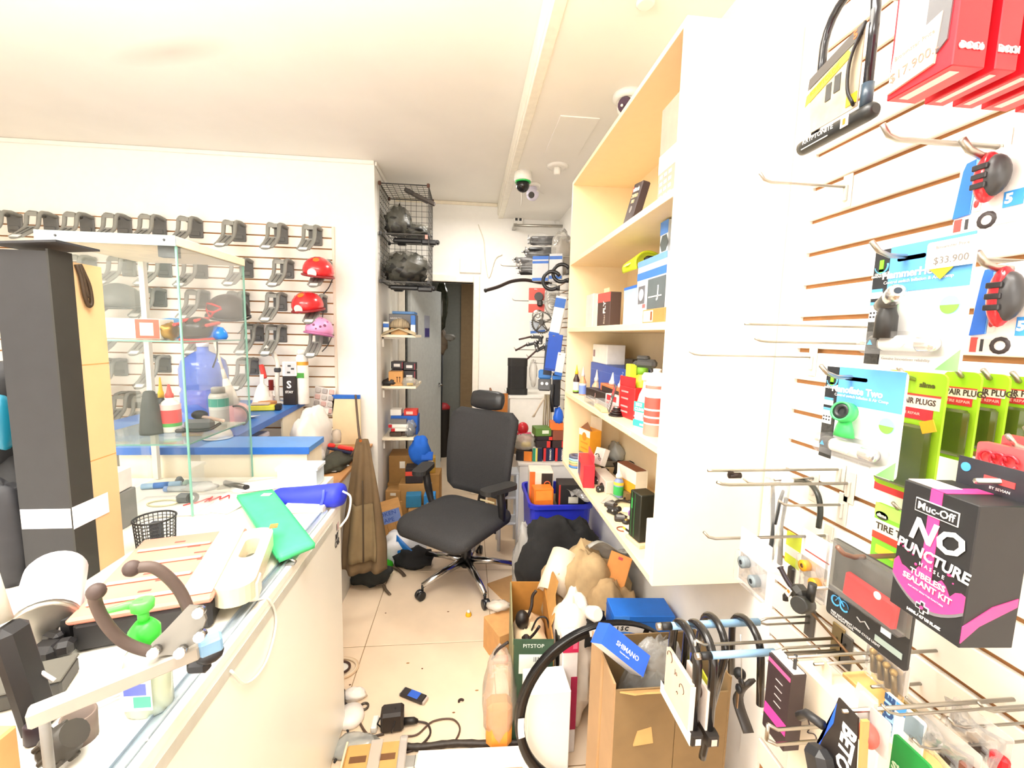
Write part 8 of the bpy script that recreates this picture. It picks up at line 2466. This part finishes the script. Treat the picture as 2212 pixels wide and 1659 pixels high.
p = fl0(848, 1572)
t = thing('power_adapter', 'black square power adapter with its cable looped round it', 'adapter', tl(p) @ rz(4))
part(t, 'adapter_body', B().bb((-.045, -.03, .001), (.045, .035, .085), bev=.010), M('#2a2422', .45))
part(t, 'cable_wrap', B().tube([(.0, -.033, .01), (.012, -.034, .05), (.012, .0, .088), (.01, .038, .05), (.012, .038, .01)], .003, 6).tube([(-.047, .0, .01), (-.058, -.01, .035), (-.047, -.01, .06)], .003, 6), BLACK)
part(t, 'plug_end', B().tube([(.045, 0, .022), (.085, .0, .020), (.10, .0, .015)], [.014, .013, .008], 8), M('#221e1c', .45))
part(t, 'output_cable', B().tube(spline([(.10, 0, .014), (.14, -.01, .006), (.15, -.06, .005), (.10, -.11, .005), (.05, -.12, .005)]), .0042, 6), M('#3a2c26', .5))
part(t, 'output_cable', B().tube(spline([(.04, -.05, .006), (.10, -.05, .005), (.16, .0, .005), (.24, .0, .005), (.27, -.05, .005), (.24, -.11, .005), (.20, -.12, .005)]), .0036, 6), M('#5a4438', .5))
p = fl0(893, 1507)
t = thing('battery_pack', 'small black battery pack with a blue label on the tiles', 'battery', tl(p) @ rz(-28))
part(t, 'pack_body', B().bb((-.058, -.022, .001), (.058, .022, .018), bev=.004), M('#2a2426', .4))
part(t, 'blue_label', B().bb((-.02, -.018, .0181), (.03, .018, .0187)), M('#2f66d8', .4))
part(t, 'clear_end', B().bb((-.062, -.02, .002), (-.058, .02, .014)).bb((.0581, -.018, .003), (.066, .018, .014)), M('#c8beb4', .4))
t = thing('washer_ring', 'dark metal ring lying beside the white cap', 'ring', fl0(787, 1528))
part(t, 'ring_band', B().lathe([(.013, .001), (.020, .001), (.020, .008), (.013, .008), (.013, .001)], 24, caps=False), M('#5a5248', .3, .6))
t = thing('round_cover', 'round white plastic cap on the floor at the desk foot', 'cap', fl0(757, 1555))
part(t, 'cap_shell', B().lathe([(.052, .001), (.056, .012), (.05, .035), (.02, .042), (0, .043)], 22), M('#f6efe8', .4))
solo('tissue_wad', 'small white crumpled tissue beside the black strap', 'tissue', lump((0, 0, .016), (.048, .03, .022), 121, .35, 2.4, 16, 10, .001), M('#f6f0ea', .6), fl0(764, 1508))
t = thing('black_strap', 'black strap clip hanging down at the desk side', 'strap', fl0(742, 1530))
part(t, 'strap_pad', B().box((-.01, 0, .045), (.03, .05, .085), bev=.012), M('#221e1e', .6))
part(t, 'strap_tail', B().tube(spline([(.0, 0, .03), (.03, -.01, .012), (.05, -.03, .005)]), .005, 5), M('#2a2222', .6))
t = thing('cable_coil', 'flat coil of cream and black cable on the tiles by the desk', 'cable', fl0(733, 1446))
for r_, c_ in ((.085, '#e4c8a4'), (.078, '#ecd8bc'), (.048, '#4a3028')):
    part(t, 'cable_turn', B().tube([(r_ * math.cos(R(q)), r_ * .8 * math.sin(R(q)), .006 + (.085 - r_) * .1) for q in range(0, 360, 12)], .0055, 6, closed=True), M(c_, .5))
part(t, 'paper_core', B().lathe([(.040, .001), (.040, .006)], 20), WHITE)
t = thing('bottle_cap', 'yellow and white nozzle cap alone on the tiles', 'cap', fl0(1012, 1330))
part(t, 'yellow_base', B().lathe([(.017, .001), (.018, .004), (.015, .018), (.011, .020)], 16), M('#f2b418', .4))
part(t, 'white_tip', B().lathe([(.010, .020), (.009, .030), (.005, .034), (0, .034)], 14), WHITE)
solo('bean_scrap', 'tiny dark curved scrap on the tiles', 'scrap', B().tube(arc((0, 0, .005), .010, 20, 200, 6, 'xy'), .005, 6), M('#3a2420', .6), fl0(996, 1517))
for i, (px, py) in enumerate(((833, 1325), (968, 1322), (881, 1433), (912, 1445), (980, 1540), (1030, 1492), (756, 1480))):
    solo('tile_crumb', ('dark crumb on the tile seam side', 'dark speck under the chair shadow', 'brown speck on the middle tile', 'thin brown sliver on the middle tile', 'tan crumb near the adapter cable', 'tan sliver by the clear jug bag', 'brown speck by the cable coil')[i], 'crumb', B().ball((0, 0, .002), (.005 + .002 * (i % 3), .003, .002), 8, 4), M(('#6a4028', '#8a5a38', '#b08050')[i % 3], .8), fl0(px, py), 'crumbs on the tiles')
# lamp batten and sleeve
a, c = fl0(885, 1645, .022), fl0(1142, 1632, .022)
d = c - a
t = thing('lamp_batten', 'long white fluorescent batten lying on the tiles at the picture bottom', 'lamp', tl(a) @ rz(math.degrees(math.atan2(d.y, d.x))))
L = d.length
part(t, 'batten_body', B().bb((.02, -.03, -.021), (L, .03, .012), bev=.008), M('#f6f2ee', .35))
part(t, 'batten_cover', B().prism([(-.026, .0125), (.026, .0125), (.018, .024), (-.018, .024)], .03, L - .01, rz(90) @ rx(90) @ tl(0, 0, 0)), M('#efe8e8', .3))
part(t, 'steel_end', B().bb((-.03, -.024, -.02), (.02, .024, .002), bev=.002), STEEL)
a, c = fl0(868, 1618), fl0(1142, 1608)
solo('cable_sleeve', 'black wrapped cable sleeve lying along the white batten', 'cable', B().tube(spline([a + V((0, 0, .012)), a.lerp(c, .15) + V((0, -.006, .012)), a.lerp(c, .4) + V((0, .004, .012)), a.lerp(c, .7) + V((0, -.003, .012)), c + V((0, 0, .012))]), [.008] + [.0115, .013, .0115, .012, .0135] * 4 + [.011] * 4, 8), M('#38302a', .5, nz=.25, sc=60))
# parts box with clear lid
p = fl0(812, 1640)
t = thing('parts_case', 'clear lidded tan parts case with slots at the picture bottom', 'case', tl(p) @ rz(2))
part(t, 'case_tray', B().bb((-.11, -.14, .001), (.11, .04, .035), bev=.008), M('#d8ac66', .45))
for i in range(2):
    for k in range(2):
        part(t, 'slot', B().bb((-.09 + .105 * i, -.10 + .06 * k, .0352), (-.03 + .105 * i, -.075 + .06 * k, .036)), M('#7a5230', .5))
part(t, 'clear_strip', B().bb((-.022, -.142, .036), (.022, .042, .042), bev=.002), film('#f2e8dc', .45, .1))
part(t, 'clear_rail', B().bb((.085, -.142, .036), (.115, .042, .05), bev=.004), film('#e8e4e0', .5, .1))
part(t, 'case_rim', B().bb((-.116, -.145, .028), (-.108, .045, .042), bev=.002), M('#f2e2c4', .35))
for i, (pts, l_) in enumerate(((((735, 1620), (760, 1600), (800, 1595), (830, 1588)), 'thin dark cable creeping to the adapter'), (((722, 1650), (745, 1610), (752, 1585), (740, 1565)), 'black cable knot at the desk foot, taller strand'), (((725, 1625), (755, 1640), (775, 1655)), 'black cable strand before the parts case'), (((775, 1560), (790, 1585), (812, 1602)), 'brown cable strand behind the parts case'))):
    solo('floor_cable', l_, 'cable', B().tube(spline([fl0(*q) + V((0, 0, .006)) for q in pts]), .0045, 6), M(('#4a3c34', '#242226', '#2a2628', '#5a4436')[i], .5))
solo('clear_wrap', 'clear crumpled film on the tiles under the black cables', 'wrap', lump((0, 0, .012), (.08, .05, .018), 122, .4, 2.4, 18, 10, .001), film('#d8dcd8', .5, .15), fl0(765, 1618))
solo('white_block', 'small white plastic block beside the adapter', 'block', B().bb((-.012, -.03, .001), (.012, .03, .03), bev=.004), WHITE, fl0(810, 1572))
